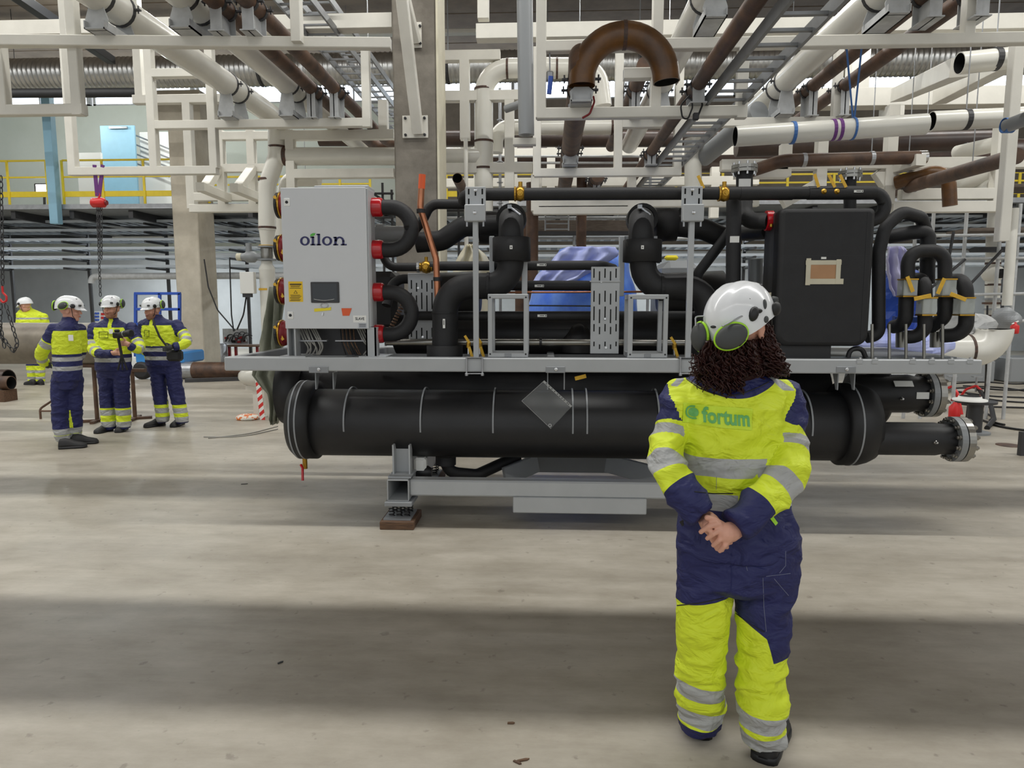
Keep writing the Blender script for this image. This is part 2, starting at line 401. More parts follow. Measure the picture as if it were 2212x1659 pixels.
MB().box(at(95, 410, 19), (.5, .1, .34), ch=.02).build('housing', 'dark_steel', fl)
MB().box(at(95, 410, 18.94), (.44, .02, .28)).build('lens', 'lamp', fl)
MB().beam(at(95, 412, 19) - Z * .1, V((at(95, 436, 19).x, 19, MZ)), .05, .05).build('stand', 'dark_steel', fl)
for k, (lx, ly, e) in enumerate(((at(60, 300, 21.5).x, 21.2, FLOOD), (at(330, 300, 21.5).x, 21.2, FLOOD))):
    ft = T('work_lamp', ['white round work lamp hung over the left mezzanine', 'white round work lamp hung over the blue door'][k], 'lamp', (lx, ly, 8.2))
    MB().lathe((lx, ly, 8.2), Z, [(0, .25), (.05, .25), (.16, .08), (.3, .06)], 20).build('shade', 'white_steel', ft)
    MB().cyl((lx, ly, 8.5), (lx, ly, HZ - .13), .01, 6).build('cable', 'cable_black', ft)
    ld = bpy.data.lights.new('lamp_light', 'POINT'); ld.energy = e; ld.shadow_soft_size = .2; ld.color = (.95, 1, .97)
    lo = bpy.data.objects.new('lamp_light', ld); C.objects.link(lo); lo.location = (lx, ly, 7.95); par(lo, ft)
# cable trays stacked under the mezzanine along the back
TN = ['topmost', 'second', 'third', 'fourth', 'fifth', 'lowest']
for i, v in enumerate((478, 497, 517, 536, 555, 575)):
    Y = 19.2 + .05 * i; z = at(200, v, Y).z
    t = T('cable_tray', '%s long galvanised cable tray under the mezzanine along back wall' % TN[i], 'cable tray', (0, Y, z), 'cable trays along the back wall')
    for k in (0, .9): MB().b2((HX0 + .2, Y + k, z - .035), (HX1 - .2, Y + k + .025, z + .035)).build('side_rail', 'tray', t)
    rg = MB(); x = HX0 + .3
    while x < HX1 - .3: rg.b2((x, Y + .02, z - .03), (x + .12, Y + .9, z - .015)); x += .3
    rg.build('rungs', 'tray', t, kind='stuff')
ORD = 'first second third fourth fifth sixth seventh eighth ninth tenth eleventh twelfth thirteenth fourteenth fifteenth sixteenth'.split()
for ix, x in enumerate((-18.4, -16, -13.6, -11.2, -8.8, -6.4, -4, -1.6, .8, 3.2, 5.6, 8, 10.4, 12.8, 15.2)):
    t = T('tray_support', 'dark steel tray support post with arms, %s from the left' % ORD[ix], 'support', (x, 20.3, 0), 'tray support posts')
    MB().beam((x, 20.3, 0), (x, 20.3, MZ - .12), .08).build('post', 'dark_steel', t)
    for i, v in enumerate((478, 497, 517, 536, 555, 575)):
        z = at(200, v, 19.2 + .05 * i).z - .07; MB().beam((x, 20.3, z), (x, 19.2, z), .05, .06).build('arm', 'dark_steel', t)
tag(MB().tube([at(198, 612, 18.9), at(198, 597, 18.9), at(900, 594, 18.9)], .09, 16, .15).build('conduit_pipe', 'galv_dull'), 'pale grey insulated pipe with elbow under the cable trays', 'pipe')
# ================================================================ spiral ducts
def duct(label, z, Y, r, x0, x1, pitch=.11):
    m = MB(); n = int((x1 - x0) / pitch); pts = []; rs = []
    for i in range(n):
        a = x0 + i * pitch; pts += [V((a, Y, z)), V((a + pitch * .7, Y, z)), V((a + pitch * .78, Y, z)), V((a + pitch * .92, Y, z))]; rs += [r, r, r + .012, r + .012]
    m.tube(pts, rs, 22)
    t = T('spiral_duct', label, 'duct', ((x0 + x1) / 2, Y, z - r)); m.build('duct', 'duct', t)
    x = x0 + 1.5
    while x < x1:
        MB().ring((x, Y, z), X, r + .013, r + .02, .05, 22).build('hanger_band', 'dark_steel', t)
        MB().cyl((x, Y, z + r), (x, Y, HZ - .1), .012, 6).build('hanger_rod', 'galv', t); x += 4.2
duct('wide galvanised spiral duct running across below the ceiling', at(600, 152, 16).z, 16, .33, HX0 + .5, HX1 - .5)
duct('unseen spiral duct added high above the open floor to shade it', 6.0, 4.62, .18, HX0 + .5, HX1 - .5, .15)  # added out of view to cast the wide dark band on the floor
duct('slim unseen spiral duct added above the black machine to shade the floor', 6.6, 5.62, .1, HX0 + .5, HX1 - .5, .2)  # added out of view to cast the narrow band by the machine
tag(MB().cyl(at(-200, 203, 14), at(300, 200, 14), .09).build('insulated_pipe', 'rubber'), 'black insulated pipe below the spiral duct at upper left', 'pipe')
tag(MB().beam(at(20, -20, 11), at(240, 130, 15), .16).build('dark_tray', 'black'), 'black narrow duct slanting under ceiling at upper left', 'duct')
# ================================================================ pipe racks
def rack(label, Y, w, hs, vs, ds=(), m='white_steel', cat='pipe rack', nm='pipe_rack', loc=None):
    t = T(nm, label, cat, loc or (at(hs[0][0] if hs else vs[0][0], 200, Y).x, Y, 0))
    for h in hs:
        if len(h) == 3: u0, u1, v = h; z = at((u0 + u1) / 2, v, Y).z; p0 = V((at(u0, v, Y).x, Y + w / 2, z)); p1 = V((at(u1, v, Y).x, Y + w / 2, z))
        else:
            u0, v0, u1, v1 = h; z = at((u0 + u1) / 2, (v0 + v1) / 2, Y).z; p0 = atz(u0, v0, z) + Yv * w / 2; p1 = atz(u1, v1, z) + Yv * w / 2
        MB().beam(p0, p1, w).build('beam', m, t)
    for u, vr, v0, v1 in vs:
        x = at(u, vr, Y).x; MB().beam((x, Y + w / 2 - .001, at(u, v0, Y).z if v0 >= 0 else HZ - .13), (x, Y + w / 2 - .001, at(u, v1, Y).z), w * .985).build('post', m, t)
    for (u0, v0, Y0, u1, v1, Y1) in ds: MB().beam(at(u0, v0, Y0), at(u1, v1, Y1), w).build('brace', m, t)
    return t
rack('white square tube pipe rack at top left carrying near pipe ends', 6.2, .09, [(-80, 84, 842, 91), (-80, 176, 236)], [(154, 100, -60, 247), (637, 40, -60, 88), (-4, 150, 90, 240)])
rack('white hanging pipe rack with low U frame above three men', 8.6, .1, [(146, 466, 368), (325, 445, 156), (333, 800, 266)], [(150, 310, 80, 375), (316, 104, 80, 362), (448, 104, 80, 362), (787, 104, 80, 273)])
rack('white square tube pipe rack around the rusty U bend', 6.2, .09, [(1160, 1614, 241), (1170, 2300, 88), (1348, 1415, 157)], [(1169, 120, -60, 253), (1422, 40, -60, 88), (1417, 200, 150, 240), (1607, 150, 88, 253), (2098, 40, -60, 88)])
rack('white hanging pipe rack with low U frame above blue wrapped unit', 8.8, .1, [(1154, 1472, 371), (1345, 1815, 263)], [(1160, 300, 100, 378), (1337, 250, 96, 366), (1467, 250, 96, 376), (1814, 150, 96, 270)])
rack('bright white upper cross beam left of the dark column', 9.02, .18, [(-100, 846, 52)], [])
rack('bright white upper cross beam right of the dark column', 9.02, .18, [(1028, 2350, 54)], [])
rack('white hanger post bolted on the upper cross beam end', 9.0, .14, [], [(1043, 0, -60, 38)], cat='post', nm='hanger_post')
rack('white frame end behind the top left rack corner', 6.9, .09, [(-80, 150, 88)], [(140, 100, -60, 228)])
rack('beige unlit steel frame behind the left hanging rack', 12, .14, [(285, 545, 212)], [(296, 150, -60, 220), (404, 300, 215, 450)], m='white_steel')
rack('low white pipe support frame right of beige column', 11.5, .13, [(418, 600, 424), (408, 600, 449), (470, 600, 292), (480, 600, 362)], [(474, 350, 280, 445), (541, 350, 280, 445)], [(470, 365, 11.5, 444, 405, 10.8), (545, 365, 11.5, 516, 405, 10.8), (432, 403, 10.6, 492, 428, 11.5), (505, 405, 10.6, 560, 428, 11.5)])
rack('white steel frame between cabinet top and dark column', 10.2, .13, [(620, 850, 374), (600, 850, 290)], [(625, 330, 280, 500), (826, 240, 215, 290)])
rack('white steel frame right behind the dark column', 10.2, .14, [(958, 1150, 362), (958, 1080, 118), (958, 1160, 205)], [(1003, 200, 110, 300), (1100, 330, 215, 420), (1160, 420, 380, 460)])
rack('white lower steel frame behind the top black pipe', 10, .12, [(1152, 1370, 453), (1150, 1640, 437)], [(1156, 420, 376, 455), (1365, 420, 376, 455)])
rack('white steel frame at far right with diagonal struts', 9.6, .14, [(1590, 1702, 372), (1560, 2300, 352), (1930, 2160, 446), (1950, 2170, 418)], [(1777, 350, 300, 420), (1927, 350, 225, 440), (1700, 340, 310, 380), (2160, 400, 260, 452)], [(1690, 440, 9.7, 1770, 395, 9.7), (1895, 370, 9.7, 1925, 415, 9.7), (1930, 365, 9.7, 1990, 345, 9.2)])
rack('white tall rack post at right picture edge', 7.0, .1, [], [(2196, 200, 95, 520)], cat='post', nm='rack_post')
rack('wide grey white beam passing behind right hanging rack', 12.5, .3, [(1640, 2400, 206)], [(1935, 240, 200, 300), (1860, 160, 100, 210)])
rack('white sloped beam pair below upper right duct', 11, .2, [], [], [(1940, 205, 11.2, 2075, 145, 8.2), (2030, 210, 11.2, 2200, 120, 8.4)], cat='beam', nm='sloped_beam', loc=at(1940, 205, 11))
rack('white frame far behind centre of the machine', 13.5, .16, [(960, 1640, 392), (600, 1640, 330), (1240, 1420, 293)], [(1032, 400, 300, 440), (1108, 400, 300, 440), (1190, 400, 300, 440), (1390, 330, 285, 400), (1545, 420, 360, 470)])
# ================================================================ pipes
def shoe(t, x, y, zb, zc, r, wide):
    m = MB()
    if wide:
        m.b2((x - .09, y - .24, zb), (x + .09, y + .24, zb + .012)); m.b2((x - .09, y - .24, zb), (x - .08, y + .24, zb + .07)); m.b2((x + .08, y - .24, zb), (x + .09, y + .24, zb + .07))
        for yy in (y - .2, y + .19): m.prism([(-.085, 0), (.085, 0), (.1, .09), (.06, zc - zb - r * .7), (-.06, zc - zb - r * .7), (-.1, .09)], (x, yy, zb), X, Z, -.012)
    else:
        m.b2((x - .07, y - .15, zb), (x + .07, y + .15, zb + .01)); m.b2((x - .006, y - .14, zb), (x + .006, y + .14, zc - r + .01)); m.b2((x - .05, y - .14, zb), (x + .05, y - .13, zc - r + .03)); m.b2((x - .05, y + .13, zb), (x + .05, y + .14, zc - r + .03))
    m.build('pipe_shoe', 'galv_dull', t)
    for k in (-.15, .15) if wide else (-.1, .1):
        c = MB(); c.ring((x, y + k, zc), Yv, r, r + .008, .035)
        for s in (-1, 1): c.box((x + s * (r + .025), y + k, zc), (.06, .035, .014)); c.cyl((x + s * (r + .035), y + k, zc - .03), (x + s * (r + .035), y + k, zc + .035), .007, 6)
        c.build('clamp', 'dark_steel', t)
def rpipe(label, u, v, z, r, m, Y0, Y1, shoes=(), wide=False, post=(), fil=.3, nm='steel_pipe', caps=(1, 1)):
    x = atz(u, v, z).x; t = T(nm, label, 'pipe', (x, (Y0 + Y1) / 2, z - r))
    mb = MB(); mb.cm = 0; mb.hm = 1
    mb.tube([V((x, Y0, z)), V((x, Y1, z))] + list(post), r, 20, fil if post else 0, caps); mb.build('pipe', [m, 'hole_shade'], t)
    for y, zb in shoes: shoe(t, x, y, zb, z, r, wide)
    return t, x
zA = at(400, 77, 6.2).z; zB = at(600, 259, 8.6).z; zD = at(1400, 230, 6.2).z
zp = zA + .3
PA = at(598, 330, 10.3)
t, x5 = rpipe('leftmost thick white pipe crossing top left rack, bending down by cabinet', 447, 152, zp, .135, 'white_pipe', 3.6, 10.3, [(6.25, zA), (8.66, zB)], True)
rpipe('second thick white pipe from left crossing top left rack', 570, 136, zp, .135, 'white_pipe', 3.6, 12.5, [(6.25, zA), (8.66, zB)], True)
rpipe('left of two dark rusty pipes crossing top left rack', 630, 152, zp - .05, .075, 'rust', 3.6, 11.6, [(6.25, zA), (8.66, zB)], post=[at(900, 306, 12)], fil=.25)
rpipe('right of two dark rusty pipes crossing top left rack', 695, 163, zp - .05, .075, 'rust', 3.6, 11.4, [(6.25, zA), (8.66, zB)], post=[at(900, 298, 11.7)], fil=.25)
rpipe('thick white pipe right of the rusty U bend', 1462, 118, zp, .135, 'white_pipe', 3.6, 12, [(6.25, zA), (8.86, zB)], True)
rpipe('thick white pipe below the steel ladder at top right', 1719, 155, zp, .135, 'white_pipe', 3.6, 10.6, [(6.25, zA), (8.86, zB)], True)
rpipe('left of two rusty pipes at top right', 1794, 155, zp - .05, .075, 'rust', 3.6, 11.5, [(6.25, zA), (8.86, zB)])
rpipe('right of two rusty pipes at top right', 1877, 147, zp - .05, .075, 'rust', 3.6, 11.5, [(6.25, zA), (8.86, zB)])
rpipe('thin rusty pipe left of the sloping steel ladder', 1529, 152, zD + .16, .06, 'rust', 3.6, 12.5, [(6.25, zD), (8.86, zD)])
rpipe('short rusty pipe behind the U bend opening', 1372, 190, zp - .02, .085, 'rust', 8.0, 12, [(8.86, zB)])
rpipe('reddish brown pipe right of the large rusty riser', 1316, 318, 3.45, .1, 'rust', 9.8, 14, [(10.2, 3.25)])
# rusty pipe with U bend
zu = zD + .2; xu = atz(1236, 298, zu).x; r = .108
t = T('bent_pipe', 'large rusty pipe ending in an open U bend over white rack', 'pipe', (xu, 7.5, zu - r))
Rb = .345; y0 = 6.02; zt = at(1355, 76, y0).z - Rb
mb = MB(); mb.cm = 0
mb.tube([V((xu, 14, zu)), V((xu, y0 + .3, zu)), V((xu, y0 + .02, zu + .3)), V((xu, y0, zt))], r, 24, .3, (1, 0)); mb.build('straight_run', 'rust', t)
mb = MB(); mb.hm = 1; mb.hd = .35
arc = [V((xu, y0, zt - .05))] + [V((xu + Rb - Rb * math.cos(a), y0, zt + Rb * math.sin(a))) for a in [math.pi * i / 22 for i in range(22)]] + [V((xu + 2 * Rb + .005, y0, zt - .03))]
mb.tube(arc, r + .002, 26, 0, (0, 2)); mb.build('u_bend', ['rust_orange', 'hole_shade'], t)
MB().ring((xu + Rb, y0, zt + Rb), X, r, r + .006, .03, 26).build('weld_seam', 'weld', t)
shoe(t, xu, 6.25, zD, zu, r, True); shoe(t, xu, 8.86, zD, zu, r, True)
# sloping (level) cable ladders
def ladder(label, u, v, z, wd, Y0, Y1, pit, m='ladder'):
    x = atz(u, v, z).x; t = T('cable_ladder', label, 'ladder', (x + wd / 2, (Y0 + Y1) / 2, z))
    for k in (0, wd): MB().b2((x + k - .012, Y0, z - .045), (x + k + .012, Y1, z + .045)).build('side_rail', m, t)
    y = Y0 + .1; me = None
    while y < Y1:
        if me is None:
            o = MB().b2((x, -.015, z - .03), (x + wd, .015, z - .01)).build('rung', m, t); me = o.data
        else:
            o = bpy.data.objects.new('rung', me); C.objects.link(o); par(o, t)
        o.location.y = y; y += pit
ladder('steel cable ladder running under top right pipes over white rack', 1521, 225, zD + .05, .3, 3.8, 14.5, .25)
ladder('steel cable ladder high beside the two left rusty pipes', 745, 165, 5.1, .4, 6, 15, .3)
ladder('steel cable ladder high left of the dark column top', 800, 190, 5.4, .4, 7, 16, .3)
ladder('red edged narrow cable ladder between left white and rusty pipes', 600, 152, zp + .12, .16, 4, 12, .22, 'rust')
def hang(t, u, v, Y, r=.007):
    p = at(u, v, Y); MB().cyl(p, (p.x, p.y, HZ - .11), r, 6).build('hanger_rod', 'galv', t)
def hpipe(label, pts, r, m, fil=0, rings=(), caps=(1, 1), n=20, nm='steel_pipe', rm='weld', rw=.03, hole_shade='hole_shade', hd=2.2):
    t = T(nm, label, 'pipe', pts[0] - Z * r)
    mb = MB(); mb.hm = 1; mb.hd = hd; mb.tube(pts, r, n, fil, caps, 8); mb.build('pipe', [m, hole_shade], t)
    for c, d in rings: MB().ring(c, d, r * .98, r + .005, rw, n).build('weld_band' if rm == 'weld' else 'band', rm, t)
    return t
Yp = 10.3
zz = V((x5, Yp, zp))
hpipe('white riser pipe with welded elbow left of the grey cabinet', [at(598, 260, Yp), at(598, 338, Yp), at(577, 400, Yp), at(577, 497, Yp)], .125, 'white_pipe', .22, [(at(599, 318, Yp), Z), (at(577, 388, Yp), Z), (at(577, 492, Yp), Z)])
hpipe('white horizontal pipe from cabinet elbow towards the dark column', [at(606, 338, Yp), at(1040, 338, Yp)], .128, 'white_pipe', 0, [(at(618, 338, Yp), X)], rw=.06)
hpipe('second white elbow pipe behind the cabinet riser', [at(690, 385, 10.9), at(622, 385, 10.9), at(608, 470, 10.9), at(608, 560, 10.9)], .125, 'white_pipe', .2)
hpipe('tall white pipe with top elbow right of the dark column', [at(1045, 520, Yp), at(1045, 148, Yp), at(1190, 146, Yp)], .135, 'white_pipe', .36, [(at(1045, 193, Yp), Z), (at(1045, 306, Yp), Z), (at(1045, 364, Yp), Z), (at(1096, 148, Yp), X)])
hpipe('white horizontal pipe behind gray drop pipe', [at(1070, 330, 10.9), at(1072, 275, 10.9), at(1325, 274, 10.9)], .115, 'white_pipe', .22, [(at(1097, 274, 10.9), X), (at(1322, 274, 10.9), X)])
hpipe('white pipe with rounded end high behind the U bend', [at(1150, 147, 11), at(1290, 147, 11), at(1300, 230, 11)], .15, 'white_pipe', .3, [(at(1203, 147, 11), X)])
hpipe('grey steel drop pipe hanging left of right rack', [at(1133, -40, 7.5), at(1137, 292, 7.5)], .082, 'tank_grey', 0)
tag(MB().box(at(1133, 307, 7.55), (.24, .1, .07), ch=.004).build('stub_bracket', 'white_steel'), 'short white bracket under the grey drop pipe', 'bracket')
hpipe('dark brown printed pipe running across behind dark column', [at(690, 299, 12), at(1170, 299, 12)], .13, 'dark_pipe')
hpipe('dark brown pipe run behind the centre racks', [at(1060, 300, 12.6), at(1560, 300, 12.6)], .14, 'dark_pipe')
hpipe('huge dark brown pipe far behind the centre racks', [at(1030, 340, 13.8), at(2300, 336, 13.8)], .3, 'dark_pipe')
hpipe('dark brown horizontal pipe right under hanging white pipe', [at(1590, 318, 11.8), at(2160, 303, 11.8)], .16, 'dark_pipe')
# right hand side pipes
hpipe('long white pipe slung in purple and blue straps at right', [at(1588, 295, 6.9), at(2000, 268, 6.9)], .095, 'white_pipe', 0, [(at(1798, 281, 6.9), at(1820, 280, 6.9) - at(1780, 282, 6.9)), (at(1812, 280, 6.9), at(1820, 280, 6.9) - at(1780, 282, 6.9))], (2, 2), rm='purple', rw=.03)
hpipe('white pipe with cut open end at right edge under beam', [at(2012, 262, 7.6), at(2300, 248, 7.6)], .098, 'white_pipe', 0, [(at(2086, 258, 7.6), X)], (2, 1), rm='dark_steel', rw=.05)
hpipe('white pipe with rusty open end at upper right', [at(2072, 137, 7.8), at(2215, 122, 7.8)], .11, 'white_pipe', 0, [(at(2150, 128, 7.8), X)], (2, 1), rm='dark_steel', rw=.06)
hpipe('short grey pipe tied with blue strap at right edge', [at(2175, 272, 6.6), at(2260, 240, 6.2)], .06, 'tank_grey', 0, [(at(2178, 271, 6.59), X)], rm='strap_blue', rw=.08)
hpipe('long straight rusty pipe rising to right picture edge', [at(1935, 412, 10), at(2196, 337, 7.2)], .078, 'rust', 0, [(at(1950, 408, 9.8), X), (at(1975, 401, 9.5), X)], rm='galv', rw=.04)
hpipe('rusty elbow pipe turning down behind the straight rusty pipe', [at(1935, 395, 9.6), at(2048, 362, 9.2), at(2052, 445, 9.2)], .085, 'rust_orange', .2, [(at(1952, 390, 9.55), X)], rm='galv', rw=.04)
hpipe('rusty pipe with shiny cut end above right railing', [at(1615, 372, 9.5), at(1690, 347, 9.3), at(1985, 340, 9.3)], .082, 'rust', .3, [(at(1736, 346, 9.3), X), (at(1882, 342, 9.3), X)], rm='galv', rw=.05)
tag(MB().tube([at(1984, 340, 9.3), at(2000, 339.5, 9.3)], .083, 20, 0, (0, 1)).build('pipe_end', 'chrome'), 'shiny bare metal pipe end section at right', 'pipe end')
for i, (u, v, u2, v2, l) in enumerate(((2068, 330, 2160, 310, 'upper'), (2075, 400, 2160, 370, 'middle'), (2110, 405, 2150, 400, 'lower'))):
    hpipe('%s short white pipe of the group before right post' % l, [at(u, v, 10.5), at(u2, v2, 9.8)], .1, 'white_pipe', 0, [(at(u + 18, v - 5, 10.4), X)], rm='dark_steel')
hpipe('open dark pipe stub right of the dark column', [at(988, 385, 9.6), at(1000, 410, 10.2)], .07, 'rust', 0, (), (2, 1))
for i, (u, v0, v1, Y, rr, l) in enumerate(((1150, 395, 560, 10.5, .09, 'left'), (1257, 378, 500, 10.5, .075, 'middle'), (1126, 460, 620, 11.5, .1, 'shorter'))):
    hpipe('%s rusty vertical pipe standing behind machine centre' % l, [at(u, v0, Y), V((at(u, v0, Y).x, Y, 0))], rr, 'rust')
hpipe('white vertical pipe with flared base behind right grey bracket', [at(1497, 300, 10.2), at(1497, 480, 10.2)], .12, 'white_pipe', 0, [(at(1497, 312, 10.2), Z)], rm='galv')
hpipe('grey white sloping pipe right of the steel ladder', [at(1520, 340, 10.2), at(1640, 240, 8.9)], .125, 'tank_grey', 0)

for nm_, q in (('white pipe with cut open end', (2086, 258, 7.6)), ('white pipe with rusty open end', (2150, 128, 7.8)), ('rusty pipe with shiny cut end', (1882, 342, 9.3)), ('long straight rusty pipe', (2100, 365, 8.23)), ('rusty elbow pipe turning', (1960, 388, 9.5)), ('dark brown pipe run behind', (1440, 300, 12.6)), ('huge dark brown pipe', (1700, 338, 13.8)), ('dark brown horizontal pipe', (2000, 307, 11.8)), ('second white elbow pipe', (660, 385, 10.9)), ('dark brown printed pipe', (800, 299, 12)), ('white horizontal pipe behind gray', (1250, 274, 10.9))):
    for o_ in list(C.objects):
        if o_.get('label', '').startswith(nm_): hang(o_, *q)
# ================================================================ the heat pump machine
def textmesh(s, bold=0.):
    cu = bpy.data.curves.new('t', 'FONT'); cu.body = s; cu.size = 1; cu.offset = bold; cu.resolution_u = 3; cu.fill_mode = 'FRONT'
    ob = bpy.data.objects.new('t', cu); C.objects.link(ob); bpy.context.view_layer.update()
    me = bpy.data.meshes.new_from_object(ob)
    vs = [tuple(v.co) for v in me.vertices]; fs = [list(p.vertices) for p in me.polygons]
    bpy.data.objects.remove(ob); bpy.data.curves.remove(cu); bpy.data.meshes.remove(me)
    xs = [v[0] for v in vs]; ys = [v[1] for v in vs]
    return [((v[0] - min(xs)) / (max(xs) - min(xs)), (v[1] - min(ys)) / (max(ys) - min(ys))) for v in vs], fs
def text(s, O, ux, uy, m, parent, name='lettering', bold=0.):     # fitted into the O,ux,uy rectangle
    vs, fs = textmesh(s, bold); O, ux, uy = V(O), V(ux), V(uy); mb = MB()
    mb.add([O + ux * a + uy * b for a, b in vs], fs); return mb.build(name, m, parent)
def plate(u0, v0, u1, v1, Y, th=.004, ch=0):         # box on plane Y spanning pixel rect, front face at Y
    a, b = at(u0, v1, Y), at(u1, v0, Y); xm = (at(u0, v0, Y).x + a.x) / 2; xn = (at(u1, v1, Y).x + b.x) / 2
    return MB().b2((xm, Y, a.z), (xn, Y + th, b.z), ch=ch)
HP = T('heat_pump', 'large black and grey industrial heat pump on a grey steel frame', 'heat pump', V((at(1256, 1000, 5.8).x, 5.8, 0)))
def part(name, mb, m, parent=HP, **k): return mb.build(name, m, parent, **k)
YF = 5.15
# --- lower frame
zl0, zl1 = at(1150, 1075, YF).z, at(1150, 1040, YF).z
xl = at(862, 1060, YF).x; xr = at(1660, 1060, YF).x; xb0 = at(884, 1060, YF).x
part('base_beam', MB().b2((xb0, YF, zl0), (xr - .08, YF + .12, zl1), ch=.012), 'mgrey')
part('base_beam', MB().b2((xb0, YF + 1.35, zl0), (xr - .08, YF + 1.47, zl1), ch=.012), 'mgrey')
zc0, zc1 = at(860, 1082, YF - .03).z, at(860, 1036, YF - .03).z
for xx in (xl, xr):
    h = (zc1 - zc0) / 2; m = MB(); t_ = .008
    for (a, b, c, d) in ((-h, -h, h, -h + t_), (-h, h - t_, h, h), (-h, -h, -h + t_, h), (h - t_, -h, h, h)):
        m.b2((xx + a, YF - .04, (zc0 + zc1) / 2 + b), (xx + c, YF + 1.55, (zc0 + zc1) / 2 + d), ch=.003)
    tb = part('cross_tube', m, 'mgrey')
    m = MB().b2((xx - .07, YF + .1, zc1), (xx - .058, YF + .2, zc1 + .24)); m.b2((xx + .058, YF + .1, zc1), (xx + .07, YF + .2, zc1 + .24)); m.b2((xx - .07, YF + .19, zc1), (xx + .07, YF + .2, zc1 + .24)); m.b2((xx - .09, YF + .02, zc1 - .002), (xx + .09, YF + .3, zc1 + .01))
    part('saddle_bracket', m, 'mgrey')
    for yy in (YF + .06, YF + 1.4):
        z0 = zc0
        part('mount_plate', MB().b2((xx - .1, yy - .13, z0 - .035), (xx + .11, yy + .13, z0), ch=.004), 'mgrey_dk')
        for i in (-1, 0, 1):
            for k in (-1, 1):
                pts = [V((xx + i * .06 + .02 * math.cos(a), yy + k * .06 + .02 * math.sin(a), .075 + (z0 - .035 - .075) * a / (2 * math.pi * 4))) for a in [2 * math.pi * 4 * j / 40 for j in range(41)]]
                part('spring', MB().tube(pts, .005, 6), 'black')
        part('foot_plate', MB().b2((xx - .11, yy - .13, .062), (xx + .1, yy + .13, .075)), 'mgrey_dk')
        tag(MB().b2((xx - .13, yy - .17, 0), (xx + .13, yy + .17, .062), ch=.004).build('wood_block', 'wood'), 'brown timber block under the %s %s spring foot' % ('front' if yy < 6 else 'rear', 'left' if xx < 0 else 'right'), 'block')
part('lower_plate', plate(1108, 1078, 1397, 1108, YF - .012, .1, .006), 'mgrey')
for s, (u0, u1) in ((1, (1090, 1160)), (-1, (1425, 1310))):
    part('gusset', MB().beam(at(u0, 1030, 5.7), at(u1, 1000, 5.9), .04, .16), 'mgrey_dk')
part('cross_plate', plate(1150, 990, 1312, 1020, 6.3, .02), 'mgrey_dk')
# --- upper frame
zu0, zu1 = at(1250, 804.5, YF).z, at(1250, 774, YF).z
xa, xe = at(484, 787, YF).x, at(2122, 791, YF).x
part('top_beam', MB().b2((xa, YF, zu0), (xe, YF + .1, zu1), ch=.008), 'mgrey')
part('top_beam', MB().b2((xa, YF + 1.35, zu0), (xe, YF + 1.45, zu1), ch=.008), 'mgrey')
for u in (484, 740, 1000, 1190, 1450, 1700, 1900, 2122):
    x = at(u, 787, YF).x; x = min(max(x, xa + .03), xe - .03)
    part('cross_beam', MB().b2((x - .03, YF + .1, zu0 + .01), (x + .03, YF + 1.35, zu1 - .004), ch=.006), 'mgrey_dk')
for u in (688, 1200, 1828):
    c = part('joint_plate', plate(u - 21, 792, u + 21, 805.5, YF - .008, .01, .003), 'mgrey_dk')
    MB().lathe(at(u + 1, 798, YF - .008), -Yv, [(0, .013), (.008, .013), (.01, .007), (.018, .007)], 8, False).build('bolt', 'chrome', c)
    for d in (-18, 18) if u != 688 else (-8, 30):
        q = at(u + d, 805, YF + .1); part('gusset', MB().prism([(0, 0), (.1, 0), (.03, -.13), (0, -.13)], q, Yv, Z, .008), 'mgrey_dk')
for u in (1025, 1487):
    m = MB()
    for d in (-17, 17):
        q0, q1 = at(u + d, 771, YF - .02), at(u + d, 808, YF - .02); m.cyl(q0, q1, .007, 8); m.cyl(q1, q1 - Z * .012, .013, 6)
    m.beam(at(u - 20, 807, YF - .02), at(u + 20, 807, YF - .02), .03, .006); m.b2(at(u - 20, 773, YF - .03), at(u + 20, 770, YF + .1))
    part('u_bolt_clamp', m, 'galv')
for u in (1858, 1891, 1973, 2014, 2056, 2097):
    c = part('clip', plate(u - 6, 776, u + 6, 786, YF - .012, .014, .002), 'mgrey'); MB().cyl(at(u, 779, YF + .03), at(u, 772, YF + .03), .012, 8).build('bolt', 'chrome', c)
# --- vessels
def vess(name, u0, u1, v, Y, r, ex=()):
    a = at(u0, v, Y); b = V((at(u1, v, Y).x, Y, a.z)); L = b.x - a.x
    return part(name, MB().lathe(a, X, [(0, r * .75), (.02, r * .93), (.05, r), (L - .05, r), (L - .02, r * .93), (L, r * .75)], 48), 'vessel'), a, b
zv = at(1250, 911, 5.55).z; rv = .272
vs_, va, vb = vess('condenser_vessel', 640, 1880, 911, 5.55, rv); 
xA, xB = at(612, 911, 5.3).x, at(1912, 911, 5.3).x
part('vessel_end', MB().lathe((xA, 5.55, zv), X, [(0, .2), (.012, .28), (.05, .315), (.06, .32), (.2, .32), (.205, rv)], 48), 'vessel')
part('vessel_end', MB().lathe((xB - .26, 5.55, zv), X, [(0, rv), (.005, .326), (.14, .326), (.2, .31), (.25, .285), (.26, .2)], 48), 'vessel')
for xx, rr in ((xA + .11, .322), (xA + .065, .321), (xB - .18, .328)):
    part('strap', MB().ring((xx, 5.55, zv), X, rr - .006, rr + .002, .012, 48), 'mgrey_dk')
for u in (742, 908, 1065, 1238, 1269, 1425, 1757):
    part('strap', MB().ring((at(u, 860, 5.3).x, 5.55, zv), X, rv - .004, rv + .003, .012, 48), 'mgrey_dk')
rz = at(1700, 850, 6.15).z
part('evaporator_vessel', MB().lathe((at(650, 850, 6.15).x, 6.15, rz), X, [(0, .2), (.03, .27), (4.62, .27), (4.65, .2)], 40), 'vessel')
